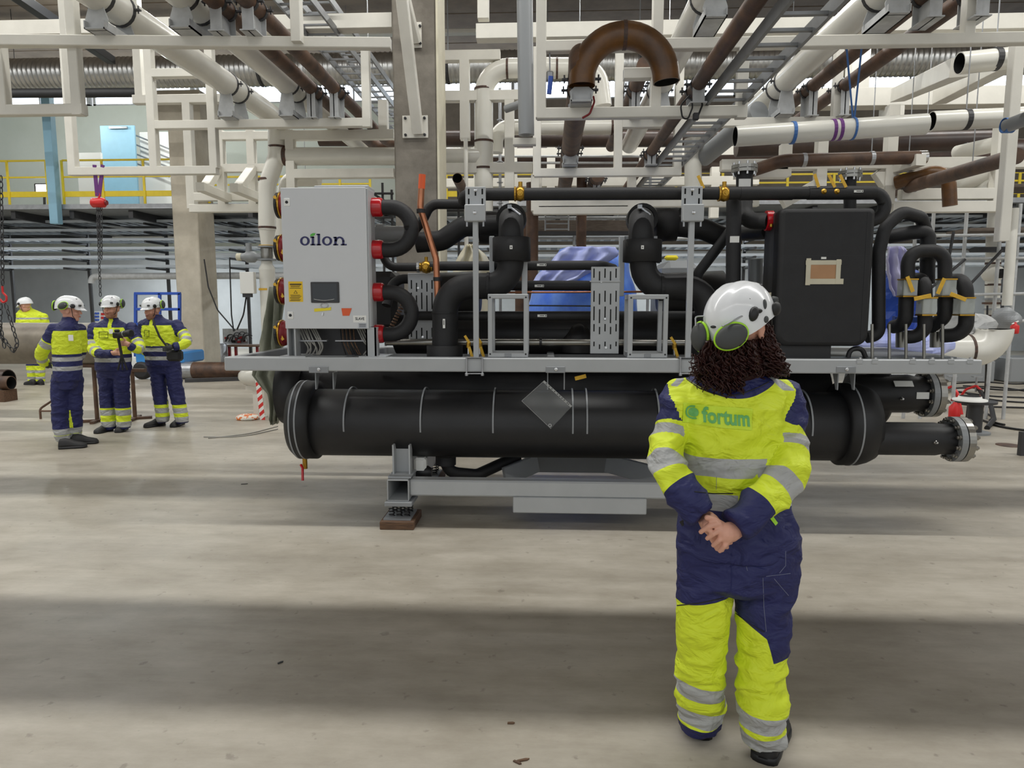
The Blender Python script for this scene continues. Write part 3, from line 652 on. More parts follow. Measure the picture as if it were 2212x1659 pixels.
part('evaporator_end', MB().lathe((at(610, 850, 6.15).x, 6.15, rz), X, [(0, .2), (.03, .3), (.24, .3), (.25, .25)], 40), 'vessel')
part('evaporator_end', MB().lathe((at(1850, 850, 6.15).x, 6.15, rz), X, [(0, .25), (.01, .31), (.15, .31), (.2, .26)], 40), 'vessel')
def nozzle(u0, u1, v, Y, r, rf):
    z = at(u0, v, Y).z; x0, x1 = at(u0, v, Y).x, at(u1, v, Y).x; L = x1 - x0
    nz = part('nozzle', MB().lathe((x0 - .25, Y, z), X, [(0, r), (L + .25 - .12, r), (L + .25 - .08, r * .93), (L + .25, r * .93)], 36), 'vessel')
    MB().ring((x1 + .02, Y, z), X, .02, rf, .045, 40).build('flange', 'tank_grey', nz); MB().ring((x1 + .075, Y, z), X, .02, rf, .05, 40).build('blind_flange', 'steel', nz)
    for k in range(12):
        a = 2 * math.pi * (k + .5) / 12; c = V((x1, Y + math.cos(a) * rf * .87, z + math.sin(a) * rf * .87))
        MB().lathe(c - X * .035, X, [(0, .012), (.015, .012), (.016, .02), (.034, .02)], 6, False).build('bolt', 'steel', nz)
        MB().lathe(c + X * .102, X, [(0, .02), (.018, .02), (.019, .012), (.03, .012)], 6, False).build('bolt', 'steel', nz)
    return nz, x0, x1, z
nz, x0, x1, z = nozzle(1905, 2052, 947, 5.4, .127, .172)
MB().lathe((x0 + .33, 5.4 - .12, z), -Yv, [(0, .014), (.02, .014), (.022, .008), (.04, .008)], 10).build('plug', 'chrome', nz)
nz, x0, x1, z = nozzle(1900, 1993, 850, 5.95, .16, .195)
MB().lathe((x0 + .1, 5.95 - .155, z - .02), -Yv, [(0, .014), (.02, .014), (.022, .008), (.04, .008)], 10).build('plug', 'chrome', nz)
MB().box((x0 + .12, 5.95 - .145, z + .1), (.15, .003, .055), Matrix.Rotation(-.7, 3, 'X')).build('label', 'paper', nz)
MB().box((x0 + .27, 5.95 - .162, z + .005), (.1, .003, .055)).build('label', 'paper', nz)
dv = part('drain_valve', MB().cyl((xA + .09, 5.5, zv - .31), (xA + .09, 5.5, zv - .4), .02, 10), 'brass')
MB().tube([V((xA + .07, 5.46, zv - .36)), V((xA + .09, 5.44, zv - .38)), V((xA + .095, 5.42, zv - .48))], .011, 8).build('handle', 'red', dv)
part('actuator_box', MB().box(at(909, 1003, 5.45), (.1, .1, .12), ch=.02), 'paper'); part('drain_motor', MB().lathe(at(898, 1020, 5.45), X, [(0, .04), (.02, .055), (.1, .055), (.13, .035)], 16), 'black')
part('drain_elbow', MB().tube([at(963, 990, 5.6), at(963, 1020, 5.6), at(1030, 1026, 5.7), at(1120, 985, 5.9)], .05, 14, .12), 'rubber'); part('drain_collar', MB().cyl(at(963, 985, 5.6), at(963, 1003, 5.6), .085, 20), 'rubber')
part('tape_strip', MB().beam(at(1242, 818, 5.27), at(1266, 812, 5.27), .004, .03), 'tape_yellow')
# --- control cabinet
YC = 5.17
cx0, cx1 = at(611, 560, YC).x, at(796, 560, YC).x; cz0, cz1 = at(700, 710, YC).z, at(700, 406, YC).z
CB = part('control_cabinet', MB().b2((cx0 + .01, YC + .022, cz0 + .01), (cx1, YC + .22, cz1), ch=.004), 'mgrey')
def sub(name, mb, m): return mb.build(name, m, CB)
sub('door', MB().b2((cx0, YC, cz0), (cx1 - .012, YC + .02, cz1 + .004), ch=.003), 'cabinet')
sub('top_hood', MB().b2((at(668, 400, YC).x, YC + .1, cz1), (at(788, 400, YC).x, YC + .3, cz1 + .035), ch=.006), 'mgrey')
def door(u, v): return at(u, v, YC)
for u, v in ((620, 437), (628, 681)):
    sub('lock', MB().box(door(u, v) - Yv * .003, (.042, .008, .055), ch=.002), 'paper'); sub('lock_core', MB().cyl(door(u, v) - Yv * .006, door(u, v) - Yv * .011, .011, 12), 'ink')
# wordmark
def ell_ring(mb, u0, u1, v0, v1, tx, ty, Y, th=.002, n=28):
    cx, cy, rx, ry = (u0 + u1) / 2, (v0 + v1) / 2, (u1 - u0) / 2, (v1 - v0) / 2
    o = [at(cx + rx * math.cos(a), cy + ry * math.sin(a), Y) for a in [2 * math.pi * i / n for i in range(n)]]
    i_ = [at(cx + (rx - tx) * math.cos(a), cy + (ry - ty) * math.sin(a), Y) for a in [2 * math.pi * i / n for i in range(n)]]
    mb.add(o + i_, [(k, (k + 1) % n, (k + 1) % n + n, k + n) for k in range(n)])
def quad(mb, pts, Y): mb.add([at(u, v, Y) for u, v in pts], [list(range(len(pts)))])
def rect(mb, u0, v0, u1, v1, Y): quad(mb, [(u0, v1), (u1, v1), (u1, v0), (u0, v0)], Y)
YL = YC - .0025; lg = MB()
ell_ring(lg, 648, 669, 510.5, 530.5, 5.2, 3.2, YL)
rect(lg, 670.5, 511, 678.5, 514, YL); rect(lg, 673.3, 511, 678.5, 530, YL); rect(lg, 670.5, 527, 681.5, 530, YL)
rect(lg, 683.5, 505, 690.5, 508, YL); rect(lg, 686, 505, 691.2, 530, YL); rect(lg, 683.5, 527, 693.5, 530, YL)
ell_ring(lg, 695.5, 717.5, 510.5, 530.5, 5.2, 3.2, YL)
rect(lg, 720, 511.5, 726.5, 514.5, YL); rect(lg, 722, 511.5, 727.2, 530, YL); rect(lg, 719.5, 527, 730.5, 530, YL)
nn = 12; o = [(733.5 + 10.5 * math.cos(a), 521.5 - 10.5 * math.sin(a)) for a in [math.pi * (1 - i / nn) for i in range(nn + 1)]]; q = [(733.5 + 5.5 * math.cos(a), 521.5 - 7 * math.sin(a)) for a in [math.pi * (1 - i / nn) for i in range(nn + 1)]]
lg.add([at(a, b, YL) for a, b in o + q], [(i, i + 1, i + 1 + nn + 1, i + nn + 1) for i in range(nn + 1 - 1)][::1])
rect(lg, 739, 520, 744, 530, YL); rect(lg, 736, 527, 749, 530, YL)
sub('wordmark', lg, 'logo_navy')
lf = MB(); quad(lf, [(669.5, 510.5), (671, 506), (676, 503.5), (681.5, 503.5), (680, 507.5), (676, 510.2)], YL); sub('leaf_mark', lf, 'logo_green')
st = sub('warning_sticker', plate(623.5, 608, 654, 652, YC - .002, .003), 'sticker_yellow'); m = MB()
for i, (a, b) in enumerate(((613, 615.5), (617, 618), (619, 620), (622, 623), (637, 638), (639.3, 640.3), (642, 643), (644.5, 645.5), (647, 648), (649, 650))): rect(m, 626 + (i % 3), a, 651 - (i * 2) % 5, b, YC - .003)
quad(m, [(634, 634), (643, 634), (638.5, 627)], YC - .003); m.build('print', 'ink', st)
m = MB(); quad(m, [(635.6, 633.2), (641.4, 633.2), (638.5, 628.8)], YC - .0035); m.build('triangle', 'sticker_yellow', st)
sc = sub('display', plate(671, 609, 732, 654, YC - .012, .014, .004), 'dark_steel'); plate(675, 613, 728, 649, YC - .014, .004).build('screen', 'screen', sc)
m = MB(); m.tube([at(678 + i * 4, 646 - 6 * math.sin(math.pi * (1 - i / 11)) * -1 * .5, YC - .016) for i in range(12)], .0012, 5); m.build('film_crease', 'paper', sc)
sub('tape_mark', MB().prism([(0, 0), (.128, .012), (.128, .036), (.11, .03), (0, .024)], at(679, 673.5, YC - .002), X, Z, .002), 'bright_yellow')
sub('key_ring', MB().tube([at(700 + 8 * math.cos(a), 660 + 5 * math.sin(a), YC - .006) for a in [2 * math.pi * i / 16 for i in range(17)]], .003, 6), 'chrome'); sub('key', MB().beam(at(697, 675, YC - .005), at(696, 682, YC - .005), .014, .004), 'chrome')
sub('orange_tape', MB().prism([(.008, 0), (.058, 0), (.078, .056), (0, .056)], at(738, 682, YC - .002), X, Z, .002), 'orange')
sl = sub('name_label', plate(763, 681.5, 791, 696.5, YC - .002, .003), 'paper'); a, b = at(767.5, 691.5, YC - .0032), at(787, 685.5, YC - .0032); text('SLAVE', a, X * (b.x - a.x), Z * (b.z - a.z), 'ink', sl, 'lettering', .02)
lb = sub('data_label', plate(774, 698.5, 792, 709, YC - .002, .003), 'galv'); m = MB(); [rect(m, 776, 700 + i * 2.6, 790, 701 + i * 2.6, YC - .0035) for i in range(3)]; m.build('print', 'ink', lb)
# stand, wires
for u0, u1 in ((618, 637), (789, 811)):
    m = MB(); a, b = at(u0, 740, YC).x, at(u1, 740, YC).x; m.b2((a, YC + .02, zu1), (a + .012, YC + .12, cz0 + .01)); m.b2((a, YC + .02, zu1), (b, YC + .03, cz0 + .01)) if u0 > 700 else m.b2((a, YC + .11, zu1), (b, YC + .12, cz0 + .01)); m.b2((b - .012, YC + .02, zu1), (b, YC + .12, cz0 + .01)); sub('stand_leg', m, 'mgrey')
    sub('foot', MB().b2((a - .05, YC - .01, zu1), (b + .08, YC + .25, zu1 + .008)), 'mgrey')
sub('back_panel', plate(640, 708, 790, 768, YC + .24, .01), 'dark_steel')
for u0, u1 in ((641, 708), (726, 788)): sub('cable_rail', MB().beam(at(u0, 736, YC + .12), at(u1, 736, YC + .12), .05, .012), 'galv')
random.seed(3)
for k in range(12):
    u = (645 + k * 5) if k < 8 else (770 + (k - 8) * 5); p0 = at(u, 706, YC + .16); p1 = at(u + 10 + random.random() * 6, 736, YC + .1); p2 = at(u + random.random() * 24 + 4, 766, YC + .14)
    sub('cable', MB().tube([p0, p1, p1 + (p2 - p1) * .5 + X * .03, p2], .006, 6, .06), 'cable_grey')
for k in range(8):
    u = 735 + k * 4; sub('cable', MB().tube([at(u, 706, YC + .17), at(u + 3, 740, YC + .12), at(u + 12 + 4 * (k % 3), 766, YC + .15)], .005, 6, .05), 'wood' if k % 2 else 'cable_black')
# --- red couplings and U bends
for v in (448, 539, 631, 721):
    c = at(806 + (v - 448) * .013, v, 5.33); part('red_cap', MB().lathe(c - X * .02, X, [(0, .072), (.078, .072), (.09, .068), (.096, .06)], 28), 'red')
    c = at(610, v - 4 + (v - 448) * .01, 5.5); rc = part('red_coupling', MB().lathe(c - X * .02, X, [(0, .06), (.005, .085), (.02, .1), (.045, .1), (.06, .08), (.1, .08)], 28), 'red_dark')
    MB().ring(c - X * .025, X, .05, .1, .02, 28).build('flange', 'black', rc)
    MB().ring(c + X * .0, X, .098, .108, .012, 28).build('gold_band', 'brass', rc)
    MB().beam(c + V((-.03, -.09, .06)), c + V((.04, -.09, -.05)), .004, .022).build('tape', 'tape_yellow', rc)
def mp(name, pts, r, m='rubber', fil=.15, caps=(1, 1), n=18, parent=HP):
    return part(name, MB().tube([at(*p) for p in pts], r, n, fil, caps, 8), m, parent)
for va_, vb_ in ((448, 540), (632, 722)):
    o = mp('u_bend_pipe', [(822, va_, 5.33), (889, va_, 5.33), (889, vb_, 5.33), (822, vb_, 5.33)], .057, fil=.16)
    for q in ((889, (va_ + vb_) / 2, 5.33),): MB().ring(at(*q), Z, .055, .058, .004, 18).build('seam', 'black', o)
# --- copper, brass valve line, upper line
cp = mp('copper_pipe', [(912, 378, 5.42), (908, 450, 5.42), (942, 560, 5.42), (946, 655, 5.42)], .025, 'copper', .1)
MB().tube([at(912.2, 377, 5.42), at(910.5, 408, 5.42)], .0265, 14).build('orange_cap', 'orange', cp)
for q in ((909, 456, 5.42), (945, 603, 5.42)): MB().ring(at(*q), Z, .025, .034, .03, 16).build('pipe_clip', 'black', cp)
mp('insulated_pipe', [(1015, 441, 5.62), (930, 441, 5.62), (912, 478, 5.62), (893, 500, 5.65)], .039, fil=.1)
mp('insulated_pipe', [(900, 524, 5.75), (955, 520, 5.75), (1000, 489, 5.75), (1085, 487, 5.75)], .083, fil=.12)
mp('motor_housing', [(800, 506, 5.95), (885, 506, 5.95)], .07, 'tank_grey', 0); mp('motor_body', [(815, 505, 5.97), (830, 505, 5.97)], .085, 'tank_grey', 0)
mp('insulated_pipe', [(828, 552, 5.55), (838, 577, 5.55), (910, 577, 5.55)], .034, fil=.1)
o = mp('insulated_pipe', [(930, 575, 5.55), (1300, 573, 5.55), (1325, 580, 5.9)], .037, fil=.12)
def ball_valve(u, v, Y, r, L, ax=X, h=Z):
    c = at(u, v, Y); bv = part('brass_valve', MB().lathe(c - V(ax) * L / 2, ax, [(0, r * .85), (L * .18, r * .85), (L * .2, r * 1.05), (L * .5, r * 1.22), (L * .8, r * 1.05), (L * .82, r * .85), (L, r * .85)], 20), 'brass')
    MB().cyl(c + V(h) * r, c + V(h) * r * 1.9, r * .35, 10).build('stem', 'brass', bv); MB().lathe(c - Yv * r * 1.1, -Yv, [(0, r * .5), (r * .15, r * .5), (r * .16, r * .25), (r * .4, r * .25)], 6, False).build('bolt', 'brass', bv); return bv
ball_valve(921, 577, 5.55, .042, .1)
part('pipe_clip', MB().ring(at(904, 577, 5.55), X, .034, .045, .02, 16), 'chrome')
o = mp('insulated_pipe', [(1000, 617, 5.75), (1285, 617, 5.75), (1300, 640, 6.0)], .041, fil=.1)
o = mp('insulated_pipe', [(890, 682, 5.6), (1540, 682, 5.6)], .037)
mp('insulated_pipe', [(835, 660, 5.7), (850, 600, 5.8), (885, 603, 5.8)], .04, fil=.12)
mp('steel_pipe', [(835, 739, 5.55), (1545, 741, 5.55)], .027, 'steel', 0)
mp('copper_line', [(1060, 632, 5.7), (1420, 630, 5.7)], .008, 'copper', 0, n=8)
part('pipe_clip', MB().ring(at(1168, 740, 5.55), X, .027, .037, .02, 14), 'black')
part('wire_basket', MB().beam(at(1140, 660, 5.8), at(1280, 661, 5.8), .08, .012), 'dark_steel')
for (u, v, Y) in ((1085, 417, 5.28), (1170, 572, 5.51), (1165, 617.5, 5.7), (1171, 682, 5.56), (1855, 413, 5.25)):
    lb = part('flow_label', plate(u - 10, v - 2.6, u + 10, v + 2.6, Y, .003), 'paper'); m = MB(); rect(m, u - 5, v - 1, u + 5, v + .6, Y - .001); rect(m, u + 7, v - 1.6, u + 9, v + 1.6, Y - .001); m.build('print', 'ink', lb)
lb = part('flow_label', plate(956.5, 689, 961.5, 709, 5.24, .003), 'paper'); m = MB(); rect(m, 958, 692, 959.6, 702, 5.239); m.build('print', 'ink', lb)
# --- discharge elbows with collars
for s, u, v0, v1 in ((-1, 1105, 513, 565), (1, 1387, 518, 567)):
    ue = u - 1 if s < 0 else u - 2
    e = part('discharge_elbow', MB().tube([at(ue, 520, 5.4), at(ue, 474, 5.4), at(ue + 2, 478, 5.95)], .096, 22, .13, (1, 1), 8), 'rubber')
    MB().ring(at(ue + 1, 474, 5.6), Yv, .09, .118, .12, 24).build('flange_cover', 'rubber', e)
    c0, c1 = at(u, v1, 5.4), at(u, v0, 5.4); col = part('collar', MB().lathe(c0, Z, [(0, .13), (.004, .146), (c1.z - c0.z - .006, .146), (c1.z - c0.z, .14)], 36), 'rubber')
    plate(u - 3 + s, 530, u + 3 + s, 538, 5.25, .004).build('arrow_label', 'paper', col); m = MB(); quad(m, [(u - 1.6 + s, 533), (u + 1.6 + s, 533), (u + s, 536.5)], 5.249); m.build('print', 'ink', col)
    if s < 0:
        o = mp('suction_pipe', [(1104, 560, 5.4), (1098, 618, 5.42), (962, 618, 5.4), (961, 772, 5.38)], .1, fil=[.17, .2], n=24)
        MB().ring(at(1055, 618, 5.41), X, .1, .106, .02, 24).build('sleeve_edge', 'rubber', o); MB().ring(at(960, 676, 5.385), Z, .1, .103, .006, 24).build('seam', 'black', o)
        q = at(961, 772, 5.38); part('base_collar', MB().lathe(q, Z, [(0, .14), (.09, .14), (.094, .135)], 32), 'rubber')
    else:
        o = mp('suction_pipe', [(1388, 560, 5.4), (1394, 620, 5.42), (1530, 622, 5.4), (1531, 772, 5.38)], .1, fil=[.17, .2], n=24)
        MB().ring(at(1428, 620, 5.41), X, .1, .106, .02, 24).build('sleeve_edge', 'rubber', o)
        q = at(1531, 772, 5.38); part('base_collar', MB().lathe(q, Z, [(0, .14), (.09, .14), (.094, .135)], 32), 'rubber')
    a = at(1035 if s < 0 else 1414, 492 if s < 0 else 485, 5.85); part('sleeve', MB().lathe(a, X, [(0, .1), (.005, .135), (.175, .135), (.18, .1)], 32), 'rubber')
    m = MB(); p = at(ue - 3, 447, 5.4); m.beam(p, p + V((.08, 0, -.06)), .02, .016); m.box(p, (.03, .05, .03)); part('bracket_tip', m, 'galv')
mp('insulated_pipe', [(1455, 487, 5.85), (1520, 495, 5.85), (1570, 517, 5.85)], .085, fil=.2)
mp('insulated_pipe', [(1600, 470, 5.7), (1508, 590, 5.75), (1500, 640, 5.8)], .042, fil=.08)
# --- posts with clamp brackets and top pipe
tp = part('top_pipe', MB().tube([at(1002, 432, 5.45), at(1005, 420, 5.3), at(1908, 416, 5.3), at(1913, 466, 5.3), at(1880, 478, 5.3)], .046, 18, .1, (1, 1), 8), 'rubber')
mp('pipe_sleeve', [(1598, 418, 5.3), (1712, 417.4, 5.3)], .049, 'rubber', 0)
mp('pipe_sleeve', [(1745, 417, 5.3), (1890, 416.4, 5.3)], .049, 'rubber', 0)
for u in (1124, 1564):
    bv = ball_valve(u, 419, 5.3, .046, .095); MB().ring(at(u - 11, 419, 5.3), X, .046, .054, .012, 18).build('rim', 'brass', bv)
for s, u in ((0, 1030), (1, 1493)):
    x = at(u - 2, 560, 5.2).x + (0 if s == 0 else 0); z1 = at(u, 474, 5.2).z
    ps = part('post', MB().b2((x - .02, 5.17, zu1), (x + .02, 5.21, z1), ch=.004), 'mgrey')
    MB().b2((x - .075, 5.13, z1 - .02), (x + .075, 5.2, z1 + .1), ch=.006).build('clamp_box', 'mgrey', ps)
    pt = MB().b2((x - .075, 5.2, z1 + .08), (x + .075, 5.208, z1 + .235), ch=.003).build('slotted_plate', 'mgrey', ps)
    m = MB(); [m.box((x + dx, 5.2, z1 + dz), (.011, .004, .04)) for dx, dz in ((-.05, .2), (.05, .2), (-.05, .13), (.05, .13), (0, .19))]; m.build('slot_shade', 'hole_shade', ps, kind='stuff')  # black raised boxes stand for the dark inside the slots
    for dz in (.04, .21): MB().lathe((x, 5.13 if dz < .1 else 5.2, z1 + dz), -Yv, [(0, .013), (.008, .013), (.01, .007), (.02, .007)], 8, False).build('bolt', 'chrome', ps)
    for dx in (-.06, .06): MB().cyl((x + dx, 5.165, z1 - .02), (x + dx, 5.165, z1 - .055), .008, 8).build('stud', 'galv', ps)
# --- open grey box frames
def oframe(u0, v0, u1, v1, Y, dep):
    a, b = at(u0, v1, Y), at(u1, v0, Y); w_ = .034
    f = part('box_frame', MB().b2((a.x, Y, b.z - w_), (b.x, Y + w_, b.z), ch=.004), 'mgrey')
    for (p, q) in (((a.x, Y, a.z), (b.x, Y + w_, a.z + w_)), ((a.x, Y + .001, a.z), (a.x + w_, Y + w_, b.z)), ((b.x - w_, Y + .001, a.z), (b.x, Y + w_, b.z))): MB().b2(p, q, ch=.004).build('rail', 'mgrey', f)
    y = Y + dep
    for (p, q) in (((a.x, y, b.z - w_), (b.x, y + w_, b.z)), ((a.x, y, a.z), (b.x, y + w_, a.z + w_)), ((a.x, y + .001, a.z), (a.x + w_, y + w_, b.z)), ((b.x - w_, y + .001, a.z), (b.x, y + w_, b.z))): MB().b2(p, q, ch=.004).build('rear_rail', 'mgrey', f)
    for xx in (a.x, b.x - w_):
        for zz_ in (a.z, b.z - w_): MB().b2((xx, Y + w_, zz_), (xx + w_, y, zz_ + w_)).build('side_rail', 'mgrey', f)
    MB().b2(((a.x + b.x) / 2 - .025, Y - .004, a.z + .004), ((a.x + b.x) / 2 + .025, Y, a.z + .03), ch=.002).build('tab', 'mgrey_dk', f)
    m = MB(); [m.cyl((xx, Y - .002, zz_), (xx, Y + .002, zz_), .007, 8) for xx in (a.x + .017, b.x - .017) for zz_ in (a.z + .025, b.z - .025)]; m.build('screw', 'ink', f, kind='stuff')
    return f
oframe(1054, 635, 1141, 772, 5.19, .26); oframe(1356, 636, 1445, 773, 5.19, .26)
for u0, u1, v0, v1, Y in ((1057, 1068, 510, 640, 5.5), (1127, 1139, 560, 640, 5.45), (1337, 1349, 510, 640, 5.5), (1405, 1417, 512, 640, 5.55)): part('upright', plate(u0, v0, u1, v1, Y, .04, .003), 'mgrey')
part('upright_cap', plate(1337, 510, 1420, 520, 5.52, .02), 'mgrey')
# --- slotted plates
def slotted(u0, v0, u1, v1, Y, cols, rows):
    f = part('slotted_bracket', plate(u0, v0, u1, v1, Y, .012, .003), 'mgrey'); m = MB(); k = 0
    for i in range(cols):
        for j, (a, b) in enumerate(rows):
            u = u0 + (u1 - u0) * (i + .6) / (cols + .2); o_ = (6 if i % 2 else 0); m.add(plate(u - 1.3, a + o_, u + 1.3, b + o_, Y - .0015, .003).v, plate(u - 1.3, a + o_, u + 1.3, b + o_, Y - .0015, .003).f)
    m.build('slot_shade', 'hole_shade', f, kind='stuff')  # slots are black raised boxes in place of shaded openings
    m = MB(); [m.cyl(at((u0 + u1) / 2 + du, v, Y - .012), at((u0 + u1) / 2 + du, v, Y), .009, 8) for du, v in ((0, v0 + (v1 - v0) * .6), (2, v0 + (v1 - v0) * .93), (-8, v0 + 32))]; m.build('bolt', 'chrome', f, kind='stuff')
    return f
slotted(882, 590, 940, 738, 5.62, 5, ((605, 624), (632, 668), (708, 728)))
f = slotted(1276, 576, 1338, 764, 5.3, 5, ((580, 600), (628, 652), (662, 692), (700, 716), (738, 748)))
plate(1274, 606, 1340, 609, 5.285, .016).build('ledge', 'mgrey', f)
# --- internals behind the frame, with added bodies filling its dark interior
part('dark_filler_vessel', MB().lathe(at(850, 722, 6.0), X, [(0, .1), (.03, .17), (2.9, .17), (2.95, .1)], 28), 'vessel')
part('dark_filler_body', MB().lathe(at(905, 640, 6.15), X, [(0, .12), (.05, .2), (.5, .22), (.55, .12)], 28), 'vessel'); part('dark_filler_body', MB().lathe(at(1420, 640, 6.15), X, [(0, .12), (.05, .2), (.55, .22), (.6, .12)], 28), 'vessel')
part('oil_sump', MB().lathe(at(1250, 760, 5.9), Z, [(0, .16), (.1, .16), (.22, .08), (.25, .02)], 24), 'vessel')
part('dark_filler_body', MB().box(at(830, 650, 6.1), (.3, .4, .5), ch=.05), 'dark_steel')
m = MB(); 
for i in range(9): m.ring(at(845 + i * 3, 708 - i * 6, 5.5), V((.4, 0, 1)), .012, .02, .012, 10)
part('flexible_hose', m, 'wood', kind='stuff')
for (u, v, Y) in ((1012, 745, 5.32), (1037, 745, 5.32), (1457, 748, 5.32)):
    bv = part('yellow_valve', MB().cyl(at(u, v - 12, Y), at(u, v + 20, Y), .011, 10), 'chrome'); MB().cyl(at(u, v - 6, Y), at(u, v + 6, Y), .018, 10).build('valve_body', 'brass', bv)
    MB().beam(at(u - 8, v - 20, Y - .02), at(u + 2, v - 4, Y - .02), .004, .02).build('tape', 'tape_yellow', bv); MB().beam(at(u + 1, v + 4, Y - .02), at(u + 8, v + 26, Y - .02), .004, .022).build('tape', 'tape_yellow', bv)
# --- black insulated heat exchanger
hx0, hx1 = at(1682, 600, 5.2).x, at(1885, 600, 5.2).x; hz0, hz1 = at(1780, 748, 5.2).z, at(1780, 449, 5.2).z
def rrect(x0, z0, x1, z1, rb, rt, n=6):
    P = []
    for cx, cz, r, a0 in ((x0 + rb, z0 + rb, rb, math.pi), (x1 - rb, z0 + rb, rb, 1.5 * math.pi), (x1 - rt, z1 - rt, rt, 0), (x0 + rt, z1 - rt, rt, .5 * math.pi)):
        P += [(cx + r * math.cos(a0 + i / n * math.pi / 2), cz + r * math.sin(a0 + i / n * math.pi / 2)) for i in range(n + 1)]
    return P
m = MB(); k_ = [(5.22, .02), (5.2, 0.), (5.6, 0.)]; rings_ = [[V((a, y, b)) for a, b in rrect(hx0 + i, hz0 + i, hx1 - i, hz1 - i, .09 - i * .5, .035 - i * .5)] for y, i in ((5.2, .03), (5.206, .014), (5.22, .003), (5.235, 0.), (5.57, 0.), (5.6, .02))]
n_ = len(rings_[0]); m.add([p for r in rings_ for p in r], [(i * n_ + k, i * n_ + (k + 1) % n_, (i + 1) * n_ + (k + 1) % n_, (i + 1) * n_ + k) for i in range(5) for k in range(n_)], True); m.add(rings_[0], [list(range(n_))]); m.add(rings_[-1], [list(range(n_))[::-1]])
HXo = part('heat_exchanger', m, 'rubber')
for z_ in (at(1780, 552, 5.2).z, at(1780, 694, 5.2).z): MB().b2((hx0 + .03, 5.199, z_ - .002), (hx1 - .03, 5.2015, z_ + .002)).build('seam', 'black', HXo)
MB().b2((hx1 - .062, 5.198, hz0 + .04), (hx1 - .058, 5.202, hz1 - .03)).build('seam', 'black', HXo)
q = MB().b2((at(1748, 600, 5.19).x, 5.194, at(1748, 604, 5.19).z), (at(1808, 600, 5.19).x, 5.199, at(1748, 570, 5.19).z)).build('cardboard', 'cardboard', HXo)
ti = 0
for a in (((1741, 562), (1818, 572)), ((1740, 602), (1822, 614)), ((1741, 558), (1751, 616)), ((1806, 560), (1816, 613))): ti += .0006; plate(a[0][0], a[0][1], a[1][0], a[1][1], 5.191 - ti, .003).build('masking_tape', 'tape_mask', HXo)
plate(1774, 555, 1785, 559.5, 5.195, .004).build('label', 'paper', HXo)
MB().b2((hx0 - .004, 5.35, at(1665, 650, 5.4).z), (hx0 + .003, 5.5, at(1665, 632, 5.4).z)).build('label', 'tape_mask', HXo)
m = MB().b2((hx0 + .05, 5.25, zu1), (hx0 + .42, 5.55, hz0 + .03)); part('exchanger_foot', m, 'black')
part('exchanger_foot', MB().tube([at(1832, 772, 5.25), at(1836, 754, 5.25), at(1862, 752, 5.25), at(1870, 772, 5.25)], .018, 10, .05), 'black')
# --- pipework left of exchanger
def flange_top(u, v, Y, r, rf, v1):
    c = at(u, v, Y); b = at(u, v1, Y); f = part('flanged_riser', MB().cyl(b, c, r, 20), 'rubber'); MB().ring(c + Z * .005, Z, .02, rf, .024, 28).build('flange', 'steel', f); MB().ring(c + Z * .035, Z, .01, rf, .026, 28).build('blind_flange', 'steel', f)
    for k in range(8):
        a = 2 * math.pi * k / 8; d = c + V((math.cos(a) * rf * .84, math.sin(a) * rf * .84, -.03)); MB().cyl(d, d + Z * .1, .01, 6).build('bolt', 'chrome', f)
    return f
f = flange_top(1608, 371, 5.75, .064, .1, 440); plate(1596, 386, 1622, 403, 5.682, .003).build('label', 'paper', f)
flange_top(1836, 383, 6.15, .05, .095, 470)
mp('insulated_pipe', [(1607, 420, 5.7), (1607, 478, 5.6), (1662, 478, 5.45)], .064, fil=.15)
part('red_clamp', MB().ring(at(1661, 477, 5.45), X, .05, .075, .05, 20), 'red'); part('brass_plug', MB().cyl(at(1666, 484, 5.37), at(1666, 490, 5.37), .012, 8), 'brass')
mp('insulated_pipe', [(1585, 425, 5.5), (1583, 770, 5.5)], .056, fil=0)
part('label', plate(1577, 510, 1597, 524, 5.44, .003), 'paper')
mp('insulated_pipe', [(1600, 505, 6), (1660, 500, 5.6)], .06, fil=0)
part('sensor_can', MB().cyl(at(1632, 560, 6), at(1632, 640, 6), .06, 16), 'tank_grey')
for (u, v, a) in ((1514, 393, .45), (1764, 390, .35), (1797, 391, .5), (1821, 391, .5)):
    q = at(u, v, 5.26); d = V((math.sin(a), 0, -math.cos(a))) * .05; part('tape_flag', MB().beam(q - d, q + d, .022, .004, up=Yv), 'tape_yellow')
for u in (1779, 1807): part('test_port', MB().lathe(at(u, 414, 5.26), -Yv, [(0, .02), (.01, .02), (.012, .01), (.03, .01)], 10), 'brass')
# --- loop pipework right of exchanger
mp('loop_pipe', [(1872, 728, 5.4), (1898, 724, 5.4), (1898, 545, 5.4), (1912, 490, 5.4), (1948, 458, 5.42), (1990, 470, 5.5), (2003, 510, 5.6)], .047, fil=[.06, .15, .12, .1, .08])
mp('loop_pipe', [(1920, 512, 5.6), (1978, 501, 5.5), (2005, 502, 5.5), (2005, 560, 5.5)], .053, fil=[.1, .09])
mp('loop_pipe', [(1961, 612, 5.35), (1961, 542, 5.35), (2041, 542, 5.35), (2041, 612, 5.35)], .048, fil=.1)
mp('loop_pipe', [(2004, 525, 5.5), (2003, 612, 5.55)], .053, fil=0)
mp('loop_pipe', [(1968, 603, 5.5), (1998, 604, 5.3), (1998, 655, 5.3)], .05, fil=.09)
mp('loop_pipe', [(2050, 606, 5.5), (2085, 606, 5.3), (2087, 655, 5.3)], .052, fil=.09)
mp('loop_pipe', [(1958, 635, 5.35), (1956, 700, 5.35), (1930, 706, 5.5)], .052, fil=.09)
mp('loop_pipe', [(1998, 675, 5.3), (1998, 727, 5.3), (1955, 728, 5.35)], .05, fil=.09)
